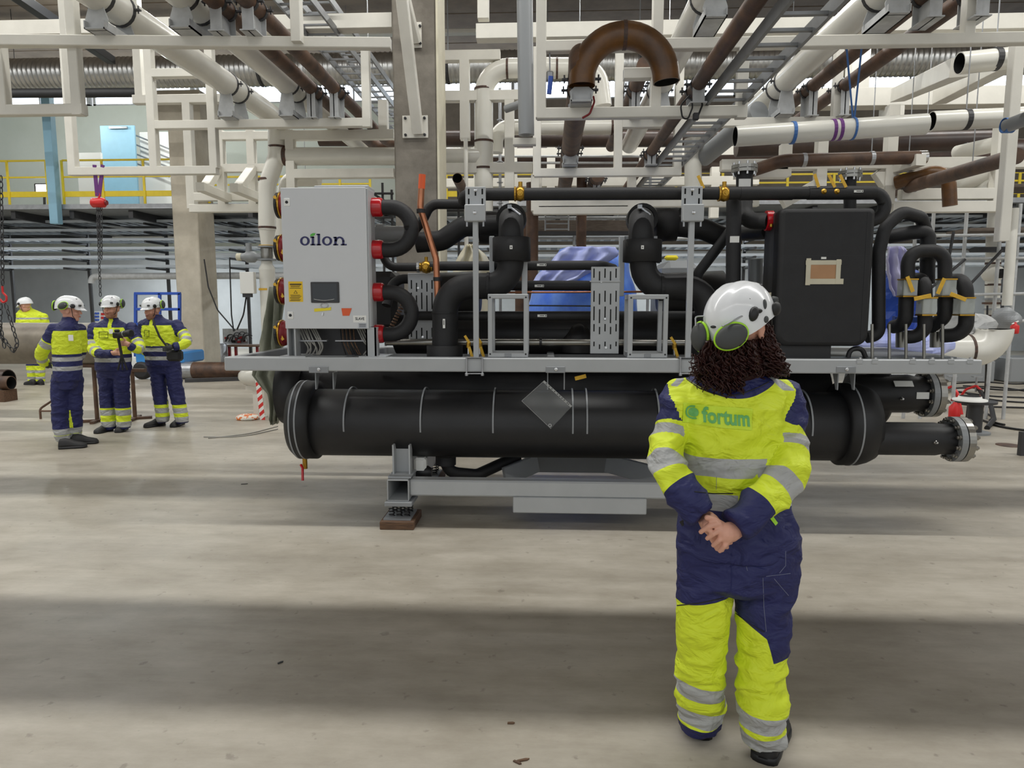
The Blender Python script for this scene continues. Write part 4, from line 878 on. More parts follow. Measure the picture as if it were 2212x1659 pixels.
mp('loop_pipe', [(2042, 635, 5.35), (2042, 685, 5.35), (2010, 706, 5.5)], .052, fil=.1)
mp('loop_pipe', [(2088, 675, 5.3), (2086, 722, 5.3), (2032, 726, 5.4)], .052, fil=.1)
for (u, v, Y, ta) in ((1960, 622, 5.3, (-.4, 6, -8)), (2001, 662, 5.25, (1.35, -8, -20)), (2043, 622, 5.3, (.35, -10, -4)), (2082, 662, 5.25, (-1.2, -12, -21))):
    c = at(u, v, Y); vb = part('valve_box', MB().box(c, (.1, .1, .115), ch=.004), 'clear_box')
    MB().box(c + Z * .062, (.104, .104, .01)).build('cover', 'brass', vb); MB().box(c - Z * .062, (.104, .104, .01)).build('cover', 'brass', vb); MB().cyl(c - Z * .05, c + Z * .05, .035, 14).build('sight_glass', 'galv', vb)
    q = at(u + ta[1], v + ta[2], Y - .07); d = V((math.sin(ta[0]), 0, math.cos(ta[0]))) * .06; MB().beam(q - d, q + d, .028, .004, up=Yv).build('tape', 'tape_yellow', vb)
part('rack_bar', MB().beam(at(1930, 690, 5.6), at(2010, 690, 5.6), .05, .05), 'blue_paint')
for u in (1947, 2021): part('grey_stub', MB().cyl(at(u, 716, 5.5), at(u, 750, 5.5), .04, 16), 'steel')
for u in (1884, 1921, 1957, 1996, 2036): part('stand_rod', MB().cyl(at(u, 700, 5.22), at(u, 775, 5.22), .011, 10), 'steel')
part('grating_strip', MB().b2((at(1690, 770, 5.3).x, 5.26, zu1), (at(2060, 770, 5.3).x, 6.3, zu1 + .012)), 'grating')
# document sleeve
sv = T('document_sleeve', 'clear plastic document sleeve hanging askew before black vessel', 'plastic sleeve', at(1182, 926, 5.2))
c4 = [at(1176, 822, 5.2), at(1236, 877, 5.2), at(1190, 926, 5.21), at(1127, 866, 5.21)]
m = MB(); m.add(c4 + [p + Yv * .002 for p in c4], [(3, 2, 1, 0), (4, 5, 6, 7), (0, 1, 5, 4), (1, 2, 6, 5), (2, 3, 7, 6), (3, 0, 4, 7)]); m.build('pocket', 'plastic_clear', sv)
e = (c4[3] - c4[0]).normalized() * .016; m = MB(); q = [p - Yv * .002 for p in (c4[0], c4[1], c4[1] + e, c4[0] + e)]; m.add(q + [p + Yv * .001 for p in q], [(0, 1, 2, 3), (7, 6, 5, 4), (0, 4, 5, 1), (2, 6, 7, 3)]); m.build('edge_strip', 'reflect', sv)
m = MB(); [m.cyl(c4[0] + (c4[1] - c4[0]) * k + e * .5 - Yv * .004, c4[0] + (c4[1] - c4[0]) * k + e * .5 - Yv * .001, .0045, 8) for k in (.1, .2, .3, .4, .5, .58, .66, .74, .85, .9)]; m.build('hole_row', 'ink', sv, kind='stuff')
MB().ring(at(1188, 919, 5.2), Yv, .006, .014, .003, 14).build('eyelet', 'galv', sv)
for i in range(2): MB().beam(c4[2 + i], c4[(3 + i) % 4], .003, .003).build('rim', 'reflect', sv)
# ================================================================ people
def suit_mat(name, base, navy=(27, 32, 86)):
    M = bpy.data.materials.new(name); M.use_nodes = True; MATS[name] = M; nt = M.node_tree; B = nt.nodes['Principled BSDF']; B.inputs['Roughness'].default_value = .62
    n = nt.nodes.new('ShaderNodeTexNoise'); n.inputs['Scale'].default_value = 350; tc = nt.nodes.new('ShaderNodeTexCoord'); nt.links.new(tc.outputs['Object'], n.inputs[0])
    bn = nt.nodes.new('ShaderNodeBump'); bn.inputs['Strength'].default_value = .25; bn.inputs['Distance'].default_value = .002; nt.links.new(n.outputs[0], bn.inputs['Height']); n3 = nt.nodes.new('ShaderNodeTexNoise'); n3.inputs['Scale'].default_value = 9; n3.inputs['Detail'].default_value = 3; n3.inputs['Distortion'].default_value = .6; mp3 = nt.nodes.new('ShaderNodeMapping'); mp3.inputs['Scale'].default_value = (1, 1, 1.7); nt.links.new(tc.outputs['Object'], mp3.inputs[0]); nt.links.new(mp3.outputs[0], n3.inputs[0])
    b3 = nt.nodes.new('ShaderNodeBump'); b3.inputs['Strength'].default_value = .85; b3.inputs['Distance'].default_value = .04; nt.links.new(n3.outputs[0], b3.inputs['Height']); nt.links.new(bn.outputs[0], b3.inputs['Normal']); nt.links.new(b3.outputs[0], B.inputs['Normal'])
    cur = None; last = lin(base) + (1,)
    for att, col in (('navy', lin(navy)), ('tape', lin((170, 171, 170)))):
        a = nt.nodes.new('ShaderNodeAttribute'); a.attribute_name = att
        g = nt.nodes.new('ShaderNodeMath'); g.operation = 'GREATER_THAN'; g.inputs[1].default_value = 0; nt.links.new(a.outputs['Fac'], g.inputs[0])
        mx = nt.nodes.new('ShaderNodeMix'); mx.data_type = 'RGBA'; nt.links.new(g.outputs[0], mx.inputs[0]); mx.inputs[7].default_value = tuple(col) + (1,)
        if cur is None: mx.inputs[6].default_value = last
        else: nt.links.new(cur, mx.inputs[6])
        cur = mx.outputs[2]
    nt.links.new(cur, B.inputs['Base Color'])
suit_mat('suit', (218, 234, 46))
def remesh(mb, vox, smooth=5, shrink=0):
    me = mk('tmp', mb.v, mb.f); o = bpy.data.objects.new('tmp', me); C.objects.link(o)
    r = o.modifiers.new('r', 'REMESH'); r.mode = 'VOXEL'; r.voxel_size = vox
    if smooth: s = o.modifiers.new('s', 'SMOOTH'); s.iterations = smooth; s.factor = .5
    dg = bpy.context.evaluated_depsgraph_get(); ev = o.evaluated_get(dg); m2 = bpy.data.meshes.new_from_object(ev)
    bpy.data.objects.remove(o); bpy.data.meshes.remove(me); return m2
def coords(me):
    a = np.empty(len(me.vertices) * 3, np.float32); me.vertices.foreach_get('co', a); return a.reshape(-1, 3)
def normals(me):
    a = np.empty(len(me.vertices) * 3, np.float32); me.vertices.foreach_get('normal', a); return a.reshape(-1, 3)
def setco(me, P): me.vertices.foreach_set('co', P.astype(np.float32).ravel()); me.update()
def attr(me, nm, v): a = me.attributes.new(nm, 'FLOAT', 'POINT'); a.data.foreach_set('value', v.astype(np.float32))
def wrinkle(me, amp, fr, seed=0, amp2=.003, w=None):
    P = coords(me); N = normals(me); d = np.empty(len(P), np.float32)
    for i, p in enumerate(P):
        q = V((p[0] * fr[0] + seed, p[1] * fr[1], p[2] * fr[2])); a = noise.noise(q)
        d[i] = amp * (1 - 2.2 * abs(a)) * .6 + amp2 * noise.noise(q * 2.7)
    if w is not None: d *= w(P)
    setco(me, P + N * d[:, None])
def finish(me, name, mats, parent):
    me.name = name; me.polygons.foreach_set('use_smooth', [True] * len(me.polygons)); me.materials.clear()
    for m in (mats if isinstance(mats, list) else [mats]): me.materials.append(MATS[m])
    o = bpy.data.objects.new(name, me); C.objects.link(o); par(o, parent); return o
def polyparam(P, pts):          # nearest point on polyline: arc length s, distance, all in metres
    best = np.full(len(P), 1e9); S_ = np.zeros(len(P)); acc = 0
    for a, b in zip(pts[:-1], pts[1:]):
        a, b = np.array(a), np.array(b); ab = b - a; L = np.linalg.norm(ab); t = np.clip(((P - a) @ ab) / (L * L), 0, 1)
        d = np.linalg.norm(P - (a + t[:, None] * ab), axis=1); k = d < best; best[k] = d[k]; S_[k] = acc + t[k] * L; acc += L
    return S_, best
def bands(s, bs):
    f = np.full(len(s), -1.)
    for a, b in bs: f = np.maximum(f, np.minimum(s - a, b - s))
    return f
def esec(c, fx, rx, ry, n=24):  # ellipse section, fx = unit sideways vector in the ground plane
    fy = V((-fx.y, fx.x, 0)); return [c + fx * (rx * math.cos(a)) + fy * (ry * math.sin(a)) for a in [2 * math.pi * i / n for i in range(n)]]
def loft(mb, rings):
    n = len(rings[0]); vs = [p for r in rings for p in r]; fs = []
    for i in range(len(rings) - 1):
        for k in range(n): fs.append((i * n + k, i * n + (k + 1) % n, (i + 1) * n + (k + 1) % n, (i + 1) * n + k))
    fs.append(list(range(n))[::-1]); fs.append(list(range((len(rings) - 1) * n, len(rings) * n))); mb.add(vs, fs, True); return mb
def limb(mb, pts, rs, n=14, end=False):
    # resample smoothly, round ends
    mb.tube(pts, rs, n)
    mb.ball(pts[0], rs[0], 12, 8)
    if end: mb.ball(pts[-1], rs[-1] * .98, 12, 8)
def smoothpath(pts, rs, k=4):
    P, R = [], []
    for i in range(len(pts) - 1):
        p0 = pts[max(0, i - 1)]; p1 = pts[i]; p2 = pts[i + 1]; p3 = pts[min(len(pts) - 1, i + 2)]
        for j in range(k):
            t = j / k; P.append(.5 * ((2 * p1) + (p2 - p0) * t + (2 * p0 - 5 * p1 + 4 * p2 - p3) * t * t + (3 * p1 - p0 - 3 * p2 + p3) * t ** 3)); R.append(rs[i] + (rs[i + 1] - rs[i]) * t)
    P.append(pts[-1]); R.append(rs[-1]); return P, R
def shoe_mesh(heel, ang, L=.29, W=.1, H=.1):
    d = V((math.sin(ang), math.cos(ang), 0)); s = V((d.y, -d.x, 0)); up = MB(); so = MB()
    prof = [(-.01, .3, .45), (.015, .62, .8), (.06, .8, 1.0), (.25, .86, 1.05), (.42, .84, .95), (.6, .98, .72), (.8, 1.0, .6), (.94, .8, .5), (1, .4, .3)]
    rings = []; rs2 = []
    for t, w_, h_ in prof:
        c = V(heel) + d * (t * L); hw = W / 2 * w_; hh = H * h_; ring = []
        for k in range(14):
            a = math.pi * k / 13; ring.append(c + s * (hw * math.cos(a)) + Z * (.022 + max(.0, hh - .022) * abs(math.sin(a)) ** .8))
        rings.append(ring); rs2.append([c + s * (hw * 1.06) + Z * 0, c - s * (hw * 1.06) + Z * 0, c - s * (hw * 1.06) + Z * .028, c + s * (hw * 1.06) + Z * .028][::-1])
    loft(up, rings[::-1]); loft(so, rs2); return up, so
def headM(c, yaw, pitch=0, roll=0):   # yaw 0 looks along +Y, positive turns to +X
    return Matrix.Translation(c) @ Matrix.Rotation(-yaw, 4, 'Z') @ Matrix.Rotation(pitch, 4, 'X') @ Matrix.Rotation(roll, 4, 'Y')
def head_geo(mb, M, neck):
    R = M.to_3x3(); g = lambda x, y, z: M @ V((x, y, z))
    mb.ball(g(0, -.012, .03), 1, 18, 14, R, (.077, .097, .1)); mb.ball(g(0, .022, -.045), 1, 16, 10, R, (.06, .066, .075)); mb.ball(g(0, .062, -.09), 1, 10, 8, R, (.03, .028, .024))
    mb.tube([g(0, .078, .018), g(0, .1, -.018), g(0, .098, -.032)], [.009, .014, .012], 8); mb.ball(g(0, .104, -.024), .013, 8, 6)
    for s in (-1, 1):
        mb.ball(g(s * .077, -.008, -.01), 1, 8, 8, R, (.012, .022, .033)); mb.ball(g(s * .036, .058, -.03), 1, 8, 6, R, (.026, .026, .024)); mb.ball(g(s * .03, .07, .03), 1, 8, 6, R, (.028, .016, .012))
    mb.ball(g(0, .08, -.055), 1, 8, 6, R, (.024, .014, .014)); mb.tube([g(0, -.02, -.05), neck], [.055, .062], 14)
def face_parts(M, parent, beard=None, glasses=False):
    R = M.to_3x3(); g = lambda x, y, z: M @ V((x, y, z))
    for s in (-1, 1):
        e = MB().ball(g(s * .031, .079, .012), 1, 10, 8, R, (.013, .009, .008)); e.build('eye', 'paper', parent); MB().ball(g(s * .031, .0865, .012), .0048, 8, 6).build('iris', 'ink', parent)
        MB().tube([g(s * .015, .089, .028), g(s * .032, .088, .033), g(s * .048, .078, .029)], [.003, .004, .002], 6).build('eyebrow', 'hair', parent)
    m = MB(); m.tube([g(-.022, .088, -.057), g(-.008, .0965, -.0545), g(.008, .0965, -.0545), g(.022, .088, -.057)], [.002, .0045, .0045, .002], 6); m.tube([g(-.018, .089, -.062), g(0, .096, -.064), g(.018, .089, -.062)], [.002, .006, .002], 6); m.build('lips', 'lips', parent)
    if beard:
        b = MB(); b.ball(g(0, .03, -.062), 1, 16, 10, R, (.0625, .064, .066)); b.ball(g(0, .063, -.093), 1, 10, 8, R, (.034, .031, .027)); me = remesh(b, .006, 3); bm_ = bmesh.new(); bm_.from_mesh(me); Mi = M.inverted()
        bmesh.ops.delete(bm_, geom=[v for v in bm_.verts if (Mi @ v.co).z > -.052 + .02 * abs((Mi @ v.co).x) / .06 or (Mi @ v.co).y < -.01], context='VERTS'); bm_.to_mesh(me); bm_.free(); finish(me, 'beard', beard, parent)
    if glasses:
        m = MB()
        for s in (-1, 1):
            m.tube([g(s * .033 + .021 * math.cos(a), .095, .01 + .015 * math.sin(a)) for a in [2 * math.pi * i / 12 for i in range(13)]], .0018, 5); m.tube([g(s * .054, .094, .014), g(s * .08, .0, .012)], .002, 5)
        m.tube([g(-.012, .096, .014), g(.012, .096, .014)], .002, 5); m.build('glasses', 'ink', parent)
mat('lips', (186, 112, 104), .45)
mat('stubble', (158, 112, 92), .7, var=.2, sc=60)
def helmet(M, parent, muffs, strap=True, tilt=0., size=1., big=False):
    HM = M @ Matrix.Rotation(tilt, 4, 'X'); R = HM.to_3x3(); g = lambda x, y, z: HM @ V((x * size, y * size, z * size))
    n, k = 40, 14; vs = []; fs = []; dome = []
    for j in range(k + 1):
        t = (math.pi / 2) * j / k
        for i in range(n):
            a = 2 * math.pi * i / n; ca, sa = math.cos(a), math.sin(a); bulge = 1 + .03 * max(0, math.cos(2 * a)) * 0
            rx, ry = .112, .14; x = rx * max(0, math.cos(t)) ** .82 * ca; y = -.012 + ry * max(0, math.cos(t)) ** .82 * sa; z = .028 + .128 * math.sin(t) ** .9
            ridge = .005 * math.exp(-((abs(x) - .045) / .01) ** 2) * math.sin(t) + .003 * math.exp(-((abs(x)) / .02) ** 2) * math.sin(t)
            if j == 0: z -= .0 + (.032 * max(0, -sa)) ; 
            if j == 1: z -= .02 * max(0, -sa)
            dome.append(g(x, y, z + ridge))
    h = MB(); f = []
    for j in range(k):
        for i in range(n): f.append((j * n + i, j * n + (i + 1) % n, (j + 1) * n + (i + 1) % n, (j + 1) * n + i))
    h.add(dome, f, True)
    inner = [HM @ ((HM.inverted() @ p) * .955 + V((0, 0, .001))) for p in dome[:n]]; h.add(dome[:n] + inner, [(i, i + n, (i + 1) % n + n, (i + 1) % n) for i in range(n)])
    mid = [HM @ V((0, -.01, .05))]; h.add(inner + mid, [(i, n, (i + 1) % n) for i in range(n)], True)
    # brim at front
    br_o = [g(.1 * math.cos(a), -.012 + .172 * math.sin(a), .026 - .012 * math.sin(a)) for a in [math.pi * (.16 + .68 * i / 14) for i in range(15)]]
    br_i = [g(.108 * math.cos(a), -.012 + .132 * math.sin(a), .04) for a in [math.pi * (.16 + .68 * i / 14) for i in range(15)]]
    m = len(br_o); low = [p - R @ V((0, 0, .006)) for p in br_o]; lowi = [p - R @ V((0, 0, .014)) for p in br_i]
    h.add(br_o + br_i, [(i, i + 1, i + 1 + m, i + m) for i in range(m - 1)], True); h.add(low + lowi, [(i + m, i + 1 + m, i + 1, i) for i in range(m - 1)], True); h.add(br_o + low, [(i + m, i + 1 + m, i + 1, i) for i in range(m - 1)], True)
    hs = h.build('helmet', 'helmet', parent)
    for s in (-1, 1):
        MB().ball(g(s * .108, .045, .05), 1, 10, 8, R, (.012, .026, .024)).build('side_mount', 'black', hs)
        MB().box(g(s * .07, .105, .062), (.03, .018, .022), R @ Matrix.Rotation(-s * .5, 3, 'Z'), .004).build('vent_pad', 'muff_grey', hs)
        for q in range(3): MB().box(g(s * (.05 + .012 * q), .055 - .05 * q, .128 - .006 * q), (.012, .028, .01), R, .003).build('vent', 'black', hs)
    MB().box(g(0, -.138, .03), (.03, .012, .012), R, .003).build('rear_slot', 'ink', hs)
    if strap:
        for s in (-1, 1): MB().tube([g(s * .095, .03, .03), g(s * .075, .045, -.06), g(0, .07, -.118)], .004, 6).build('chin_strap', 'black', hs)
    for (c, out, up) in muffs:           # local centre, outward normal, long axis
        o = V(out).normalized(); u_ = V(up); u_ = (u_ - o * u_.dot(o)).normalized(); s_ = u_.cross(o); Rm = R @ Matrix((s_, o, u_)).transposed()
        cc = g(*c); k_ = 1.18 if big else 1
        mf = MB().ball(cc, 1, 20, 14, Rm, (.036 * k_, .026 * k_, .05 * k_)).build('ear_muff', 'muff_grey', hs)
        pts = [cc + Rm @ V((.037 * k_ * math.cos(a), -.002, .051 * k_ * math.sin(a))) for a in [2 * math.pi * i / 28 for i in range(29)]]
        MB().tube(pts, .0055, 8).build('lime_rim', 'lime', mf); MB().ball(cc - Rm @ V((0, .014, 0)), 1, 18, 10, Rm, (.034 * k_, .022, .047 * k_)).build('cushion', 'black', mf)
        side = 1 if c[0] > 0 else -1
        MB().tube([g(side * .112, .045, .05), g(*[(a * .55 + b * .45) * 1.12 for a, b in zip((side * .11, .045, .06), c)]), cc + Rm @ V((0, .02, .03))], .0035, 6, .03).build('arm', 'galv', mf)
    return hs
def make_hand(mb, wrist, palm, fingers, thumb, r=.0098):
    mb.tube([wrist, (wrist + palm) / 2, palm], [.028, .034, .034], 12); mb.ball(palm, .034, 12, 8)
    for f in fingers: mb.tube(f, [r * 1.1] + [r] * (len(f) - 2) + [r * .85], 8); mb.ball(f[-1], r * .85, 8, 6); mb.tube([palm, f[0]], [r * 1.4, r * 1.15], 8)
    mb.tube(thumb, [r * 1.5, r * 1.2, r], 8); mb.ball(thumb[-1], r, 8, 6)
# ---------------------------------------------------------------- woman in the foreground
def foot(u, v): return atz(u, v, 0)
W = T('person', 'person with curly dark hair in hi-vis suit seen from behind, hands clasped', 'person', (at(1590, 1100, 2.5).x, 2.5, 0))
YT = 2.5
def w3(u, v, Y=YT): return at(u, v, Y)
fx = V((1, 0, 0)); k = px(YT)
tors = [(1588, 792, 40, .06), (1588, 806, 62, .075), (1585, 820, 92, .09), (1583, 838, 116, .105), (1581, 860, 124, .118), (1580, 900, 118, .128), (1580, 950, 112, .13), (1582, 1000, 108, .125), (1585, 1050, 107, .12), (1588, 1090, 113, .125), (1592, 1130, 124, .135), (1594, 1160, 130, .14), (1595, 1188, 132, .14)]
J = MB(); loft(J, [esec(w3(u, v), fx, hw * k, d) for u, v, hw, d in tors[::-1]])
armL = [w3(1472, 856, 2.5), w3(1449, 935, 2.47), w3(1442, 1012, 2.37), w3(1478, 1066, 2.31), w3(1516, 1108, 2.29)]; rL = [.066, .061, .06, .056, .052]
armR = [w3(1689, 860, 2.5), w3(1703, 945, 2.47), w3(1698, 1030, 2.37), w3(1646, 1086, 2.31), w3(1588, 1134, 2.28)]; rR = [.068, .062, .062, .06, .058]
aLp, aLr = smoothpath(armL, rL); aRp, aRr = smoothpath(armR, rR)
limb(J, aLp, aLr); limb(J, aRp, aRr)
col = MB(); 
J.tube([w3(1588, 800), w3(1590, 772)], [.075, .07], 16)
me = remesh(J, .0065, 8)
wrinkle(me, .020, (9, 9, 14), 3, .004)
P = coords(me); Px = P[:, 0]; Pz = P[:, 2]
sL, dL = polyparam(P, aLp); sR, dR = polyparam(P, aRp)
vL = np.interp(Pz, [w3(1470, 905).z, w3(1470, 850).z], [w3(1469, 905).x, w3(1441, 850).x]); vR = np.interp(Pz, [w3(1675, 905).z, w3(1675, 850).z], [w3(1674, 905).x, w3(1704, 850).x])
isL = (dL < .088) & (Px < vL) | ((dL < .078) & (P[:, 1] < 2.40)); isR = (dR < .09) & (Px > vR) | ((dR < .08) & (P[:, 1] < 2.40))
isR &= ~(isL & (dL < dR)); isL &= ~isR
zc = lambda v: at(1585, v, 2.40).z
xm = w3(1573, 850).x; hwid = w3(1664, 850).x - xm
zy = lambda v: at(1585, v, 2.445).z
yoke = zy(856) + (zy(822) - zy(856)) * ((Px - xm) / hwid) ** 2
navy = np.maximum(Pz - yoke, zc(1101) - Pz); navy = np.maximum(navy, Pz - zc(812))
tape = bands(Pz, [(zc(1030), zc(988)), (zc(1101), zc(1066))])
strap_r = np.minimum(.02 - np.abs((Px - w3(1688, 835).x) - 1.1 * (w3(1688, 835).z - Pz)), Pz - zc(846)); strap_l = np.minimum(.012 - np.abs((Px - w3(1456, 828).x) + 1.1 * (w3(1456, 828).z - Pz)), Pz - zc(840))
kk = k
def mix(m, a, b): return np.where(m, a, b)
tl, tr = (P[:, 2] * 0), 0
navy = mix(isL, np.maximum(.098 + .25 * (w3(1445, 900).x - Px) - sL, sL - .36), navy); tape = mix(isL, bands(sL, [(.118, .17), (.25, .31)]), tape)
navy = mix(isR, np.maximum(.107 + .6 * (Px - w3(1705, 900).x) - sR, sR - .445), navy); tape = mix(isR, bands(sR, [(.142, .198), (.31, .368)]), tape)
tape = np.maximum(tape, strap_r); tape = np.maximum(tape, strap_l)
attr(me, 'navy', navy); attr(me, 'tape', tape)
jack = finish(me, 'jacket', 'suit', W)
# trousers
Tm = MB(); loft(Tm, [esec(w3(u, v), fx, hw * k, d) for u, v, hw, d in [(1593, 1272, 90, .1), (1594, 1252, 122, .125), (1595, 1220, 129, .135), (1595, 1170, 128, .135), (1593, 1120, 116, .12), (1590, 1095, 108, .11)]])
fL, fR = foot(1510, 1597), foot(1648, 1650)
legL = [w3(1526, 1240, 2.5), w3(1519, 1330, 2.5), w3(1513, 1440, 2.55), at(1514, 1530, fL.y + .02), at(1517, 1568, fL.y + .03)]; rl = [.1, .089, .086, .079, .068]
legR = [w3(1657, 1240, 2.5), w3(1650, 1330, 2.5), w3(1645, 1440, 2.49), at(1647, 1545, fR.y + .02), at(1652, 1596, fR.y + .03)]; rr_ = [.104, .093, .085, .077, .07]
lLp, lLr = smoothpath(legL, rl); lRp, lRr = smoothpath(legR, rr_); limb(Tm, lLp, lLr); limb(Tm, lRp, lRr)
me = remesh(Tm, .0065, 7)
kz = zc(1440)
wrinkle(me, .020, (6, 6, 12), 11, .004)
wrinkle(me, .016, (6, 6, 24), 31, .003, w=lambda P: np.clip((kz - P[:, 2]) / .15, 0, 1))
P = coords(me); Px, Pz = P[:, 0], P[:, 2]; left = Px < w3(1580, 1350).x
lx = lambda u, v: at(u, v, 2.42).x
zl_ = lambda v: at(1585, v, 2.447).z
nl = Pz - (zl_(1308) + (Px - lx(1463, 1308)) / (lx(1572, 1290) - lx(1463, 1308)) * (zl_(1289) - zl_(1308)))
nr = Pz - (zl_(1322) + (Px - lx(1585, 1322)) / (lx(1655, 1368) - lx(1585, 1322)) * (zl_(1368) - zl_(1322)))
tri = np.minimum(Px - (lx(1652, 1360) + (zl_(1360) - Pz) * .30), Pz - zl_(1420)); nr = np.maximum(nr, tri)
bl = lambda v, y: at(1515, v, y).z
navy = np.where(left, np.maximum(nl, bl(1560, fL.y) - Pz), np.maximum(nr, bl(1613, fR.y) - Pz))
sl = (Px - fL.x) * .12; sr = (Px - fR.x) * -.06
tape = np.where(left, bands(Pz + sl, [(bl(1500, 2.55), bl(1466, 2.55)), (bl(1556, fL.y), bl(1522, fL.y))]), bands(Pz - sr, [(bl(1560, 2.46), bl(1524, 2.46)), (bl(1613, fR.y), bl(1578, fR.y))]))
attr(me, 'navy', navy); attr(me, 'tape', tape); finish(me, 'trousers', 'suit', W)
for f, ang in ((fL, .3), (fR, .5)):
    up, so = shoe_mesh((f.x, f.y, 0), ang, .29, .115, .13); b = up.build('boot', 'boot', W); so.build('sole', 'black', b)
# body with head and clasped hands
hc = w3(1604, 705, 2.47); HMw = headM(hc, .82, .1, .0)
B_ = MB(); head_geo(B_, HMw, w3(1590, 800))
loft(B_, [esec(w3(u, v), fx, hw * k * .82, d * .8) for u, v, hw, d in tors[::-1]])
for pth, rd in ((aLp, aLr), (aRp, aRr), (lLp, lLr), (lRp, lRr)): limb(B_, pth, [x * .72 for x in rd])
h3 = lambda u, v, d=0: at(u, v, 2.255 + d)
make_hand(B_, w3(1592, 1145, 2.29), h3(1568, 1152), [[h3(1551, 1131, -.01), h3(1530, 1137, -.016), h3(1514, 1149, -.002)], [h3(1557, 1143, -.012), h3(1541, 1153, -.02), h3(1528, 1163, -.004)], [h3(1565, 1155, -.012), h3(1553, 1167, -.02), h3(1541, 1178, -.004)], [h3(1574, 1165, -.01), h3(1565, 1179, -.016), h3(1555, 1190, -.002)]], [h3(1560, 1135, .01), h3(1540, 1122, .0), h3(1527, 1118, -.01)])
make_hand(B_, w3(1522, 1116, 2.29), h3(1540, 1138, .035), [[h3(1556, 1146, .03), h3(1572, 1160, .035), h3(1578, 1172, .05)], [h3(1550, 1153, .03), h3(1564, 1170, .04), h3(1570, 1182, .055)], [h3(1543, 1158, .03), h3(1555, 1176, .04), h3(1560, 1188, .05)], [h3(1536, 1160, .03), h3(1545, 1176, .035), h3(1549, 1186, .045)]], [h3(1528, 1124, .02), h3(1524, 1136, .0), h3(1532, 1144, -.012)])
me = remesh(B_, .0036, 2); body = finish(me, 'body', 'skin', W)
face_parts(HMw, W)
# helmet: seen from behind left, ear muffs parked at the back
def loc(u, v, Y): return tuple(HMw.inverted() @ at(u, v, Y))
HMh = HMw
hm = helmet(HMw, W, [], strap=True, tilt=.22, size=1.0)
def muff(u, v, Y, out, up, sc_, wire):
    o = V(out).normalized(); u_ = V(up); u_ = (u_ - o * u_.dot(o)).normalized(); s_ = u_.cross(o); Rm = Matrix((s_, o, u_)).transposed(); cc = at(u, v, Y)
    mf = MB().ball(cc, 1, 24, 16, Rm, (.040 * sc_, .024, .054 * sc_)).build('ear_muff', 'muff_grey', hm)
    MB().tube([cc + Rm @ V((.0405 * sc_ * math.cos(a), -.006, .0545 * sc_ * math.sin(a))) for a in [2 * math.pi * i / 30 for i in range(31)]], .005, 8).build('lime_rim', 'lime', mf)
    MB().ball(cc - o * .018, 1, 18, 10, Rm, (.038 * sc_, .02, .05 * sc_)).build('cushion', 'black', mf)
    MB().tube([at(*p) for p in wire], .0028, 6, .01).build('wire_arm', 'galv', mf)
muff(1580, 727, 2.325, (-.1, -1, -.05), (.85, 0, .45), 1.0, [(1560, 705, 2.31), (1602, 683, 2.33), (1630, 686, 2.36)])
muff(1511, 728, 2.42, (-.9, -.45, -.05), (.05, 0, 1), .92, [(1503, 705, 2.4), (1502, 684, 2.42), (1520, 683, 2.42)])
MB().beam(at(1596, 747, 2.32), at(1612, 731, 2.33), .012, .004).build('clip', 'black', hm)
hb = BVHTree.FromPolygons([tuple(x) for x in coords(hm.data)], [list(p.vertices) for p in hm.data.polygons])
def pad(u, v, sx, sy, m, name, rot=0., th=.006):
    d = ray(u, v).normalized(); h = hb.ray_cast(V((0, 0, CZ)), d)
    if h[0] is None: return
    n_ = h[1] if h[1].dot(d) < 0 else -h[1]; x_, y_, z_ = basis(n_); R_ = Matrix((x_, y_, z_)).transposed() @ Matrix.Rotation(rot, 3, 'Z'); MB().ball(h[0], 1, 14, 10, R_, (sx, sy, th)).build(name, m, hm)
pad(1628, 678, .017, .026, 'black', 'muff_mount', .3, .016); pad(1636, 672, .018, .009, 'black', 'muff_mount', 0, .014)
pad(1652, 657, .008, .018, 'muff_grey', 'vent_pad', .2); pad(1655, 690, .012, .012, 'muff_grey', 'vent_pad', .2); pad(1541, 706, .012, .005, 'ink', 'rear_slot', 0); pad(1604, 744, .016, .004, 'black', 'clip', .9)
# hair: curled locks
random.seed(21); hr = MB()
cN = w3(1592, 800, 2.46)
def lock(p0, p1, r0, curl, turns, n=28):
    d = p1 - p0; L = d.length; x, y, dd = basis(d); ph = random.random() * 6.28; pts = []; rs = []
    for i in range(n):
        t = i / (n - 1); a = ph + turns * 2 * math.pi * t; c = curl * (.35 + .65 * t)
        sag = (x * math.sin(t * 3 + ph) + y * math.cos(t * 2.3 + ph)) * .008
        pts.append(p0 + d * t + (x * math.cos(a) + y * math.sin(a)) * c + sag); rs.append(r0 * (1 - .55 * t))
    hr.tube(pts, rs, 5)
for i in range(560):
    a = random.random(); u0 = 1528 + a * 122; ht = random.random()
    v0 = 742 - 14 * abs(a - .4); Y0 = 2.36 + .1 * random.random() + (.05 if a > .8 else 0)
    if random.random() < .25: u0 = 1645 + random.random() * 18; v0 = 700 + random.random() * 40; Y0 = 2.4 + .06 * random.random()
    u1 = 1583 + (u0 - 1586) * (1.15 + .45 * random.random()); v1 = 800 + 58 * random.random() * (1 - .5 * abs(u1 - 1575) / 95) + 5
    if u1 > 1605: v1 = min(v1, 795 + 22 * random.random())
    Y1 = 2.365 + .06 * random.random() + (.05 if u1 > 1640 or u1 < 1520 else 0)
    lock(at(u0, v0, Y0), at(u1, v1, Y1), .0028 + .0026 * random.random(), .006 + .007 * random.random(), 2.5 + 3.5 * random.random(), 30)
for i in range(26):
    u0 = 1500 + random.random() * 30; lock(at(1530 + random.random() * 10, 752, 2.4), at(1488 + random.random() * 36, 775 + random.random() * 40, 2.38), .0035, .01, 3)
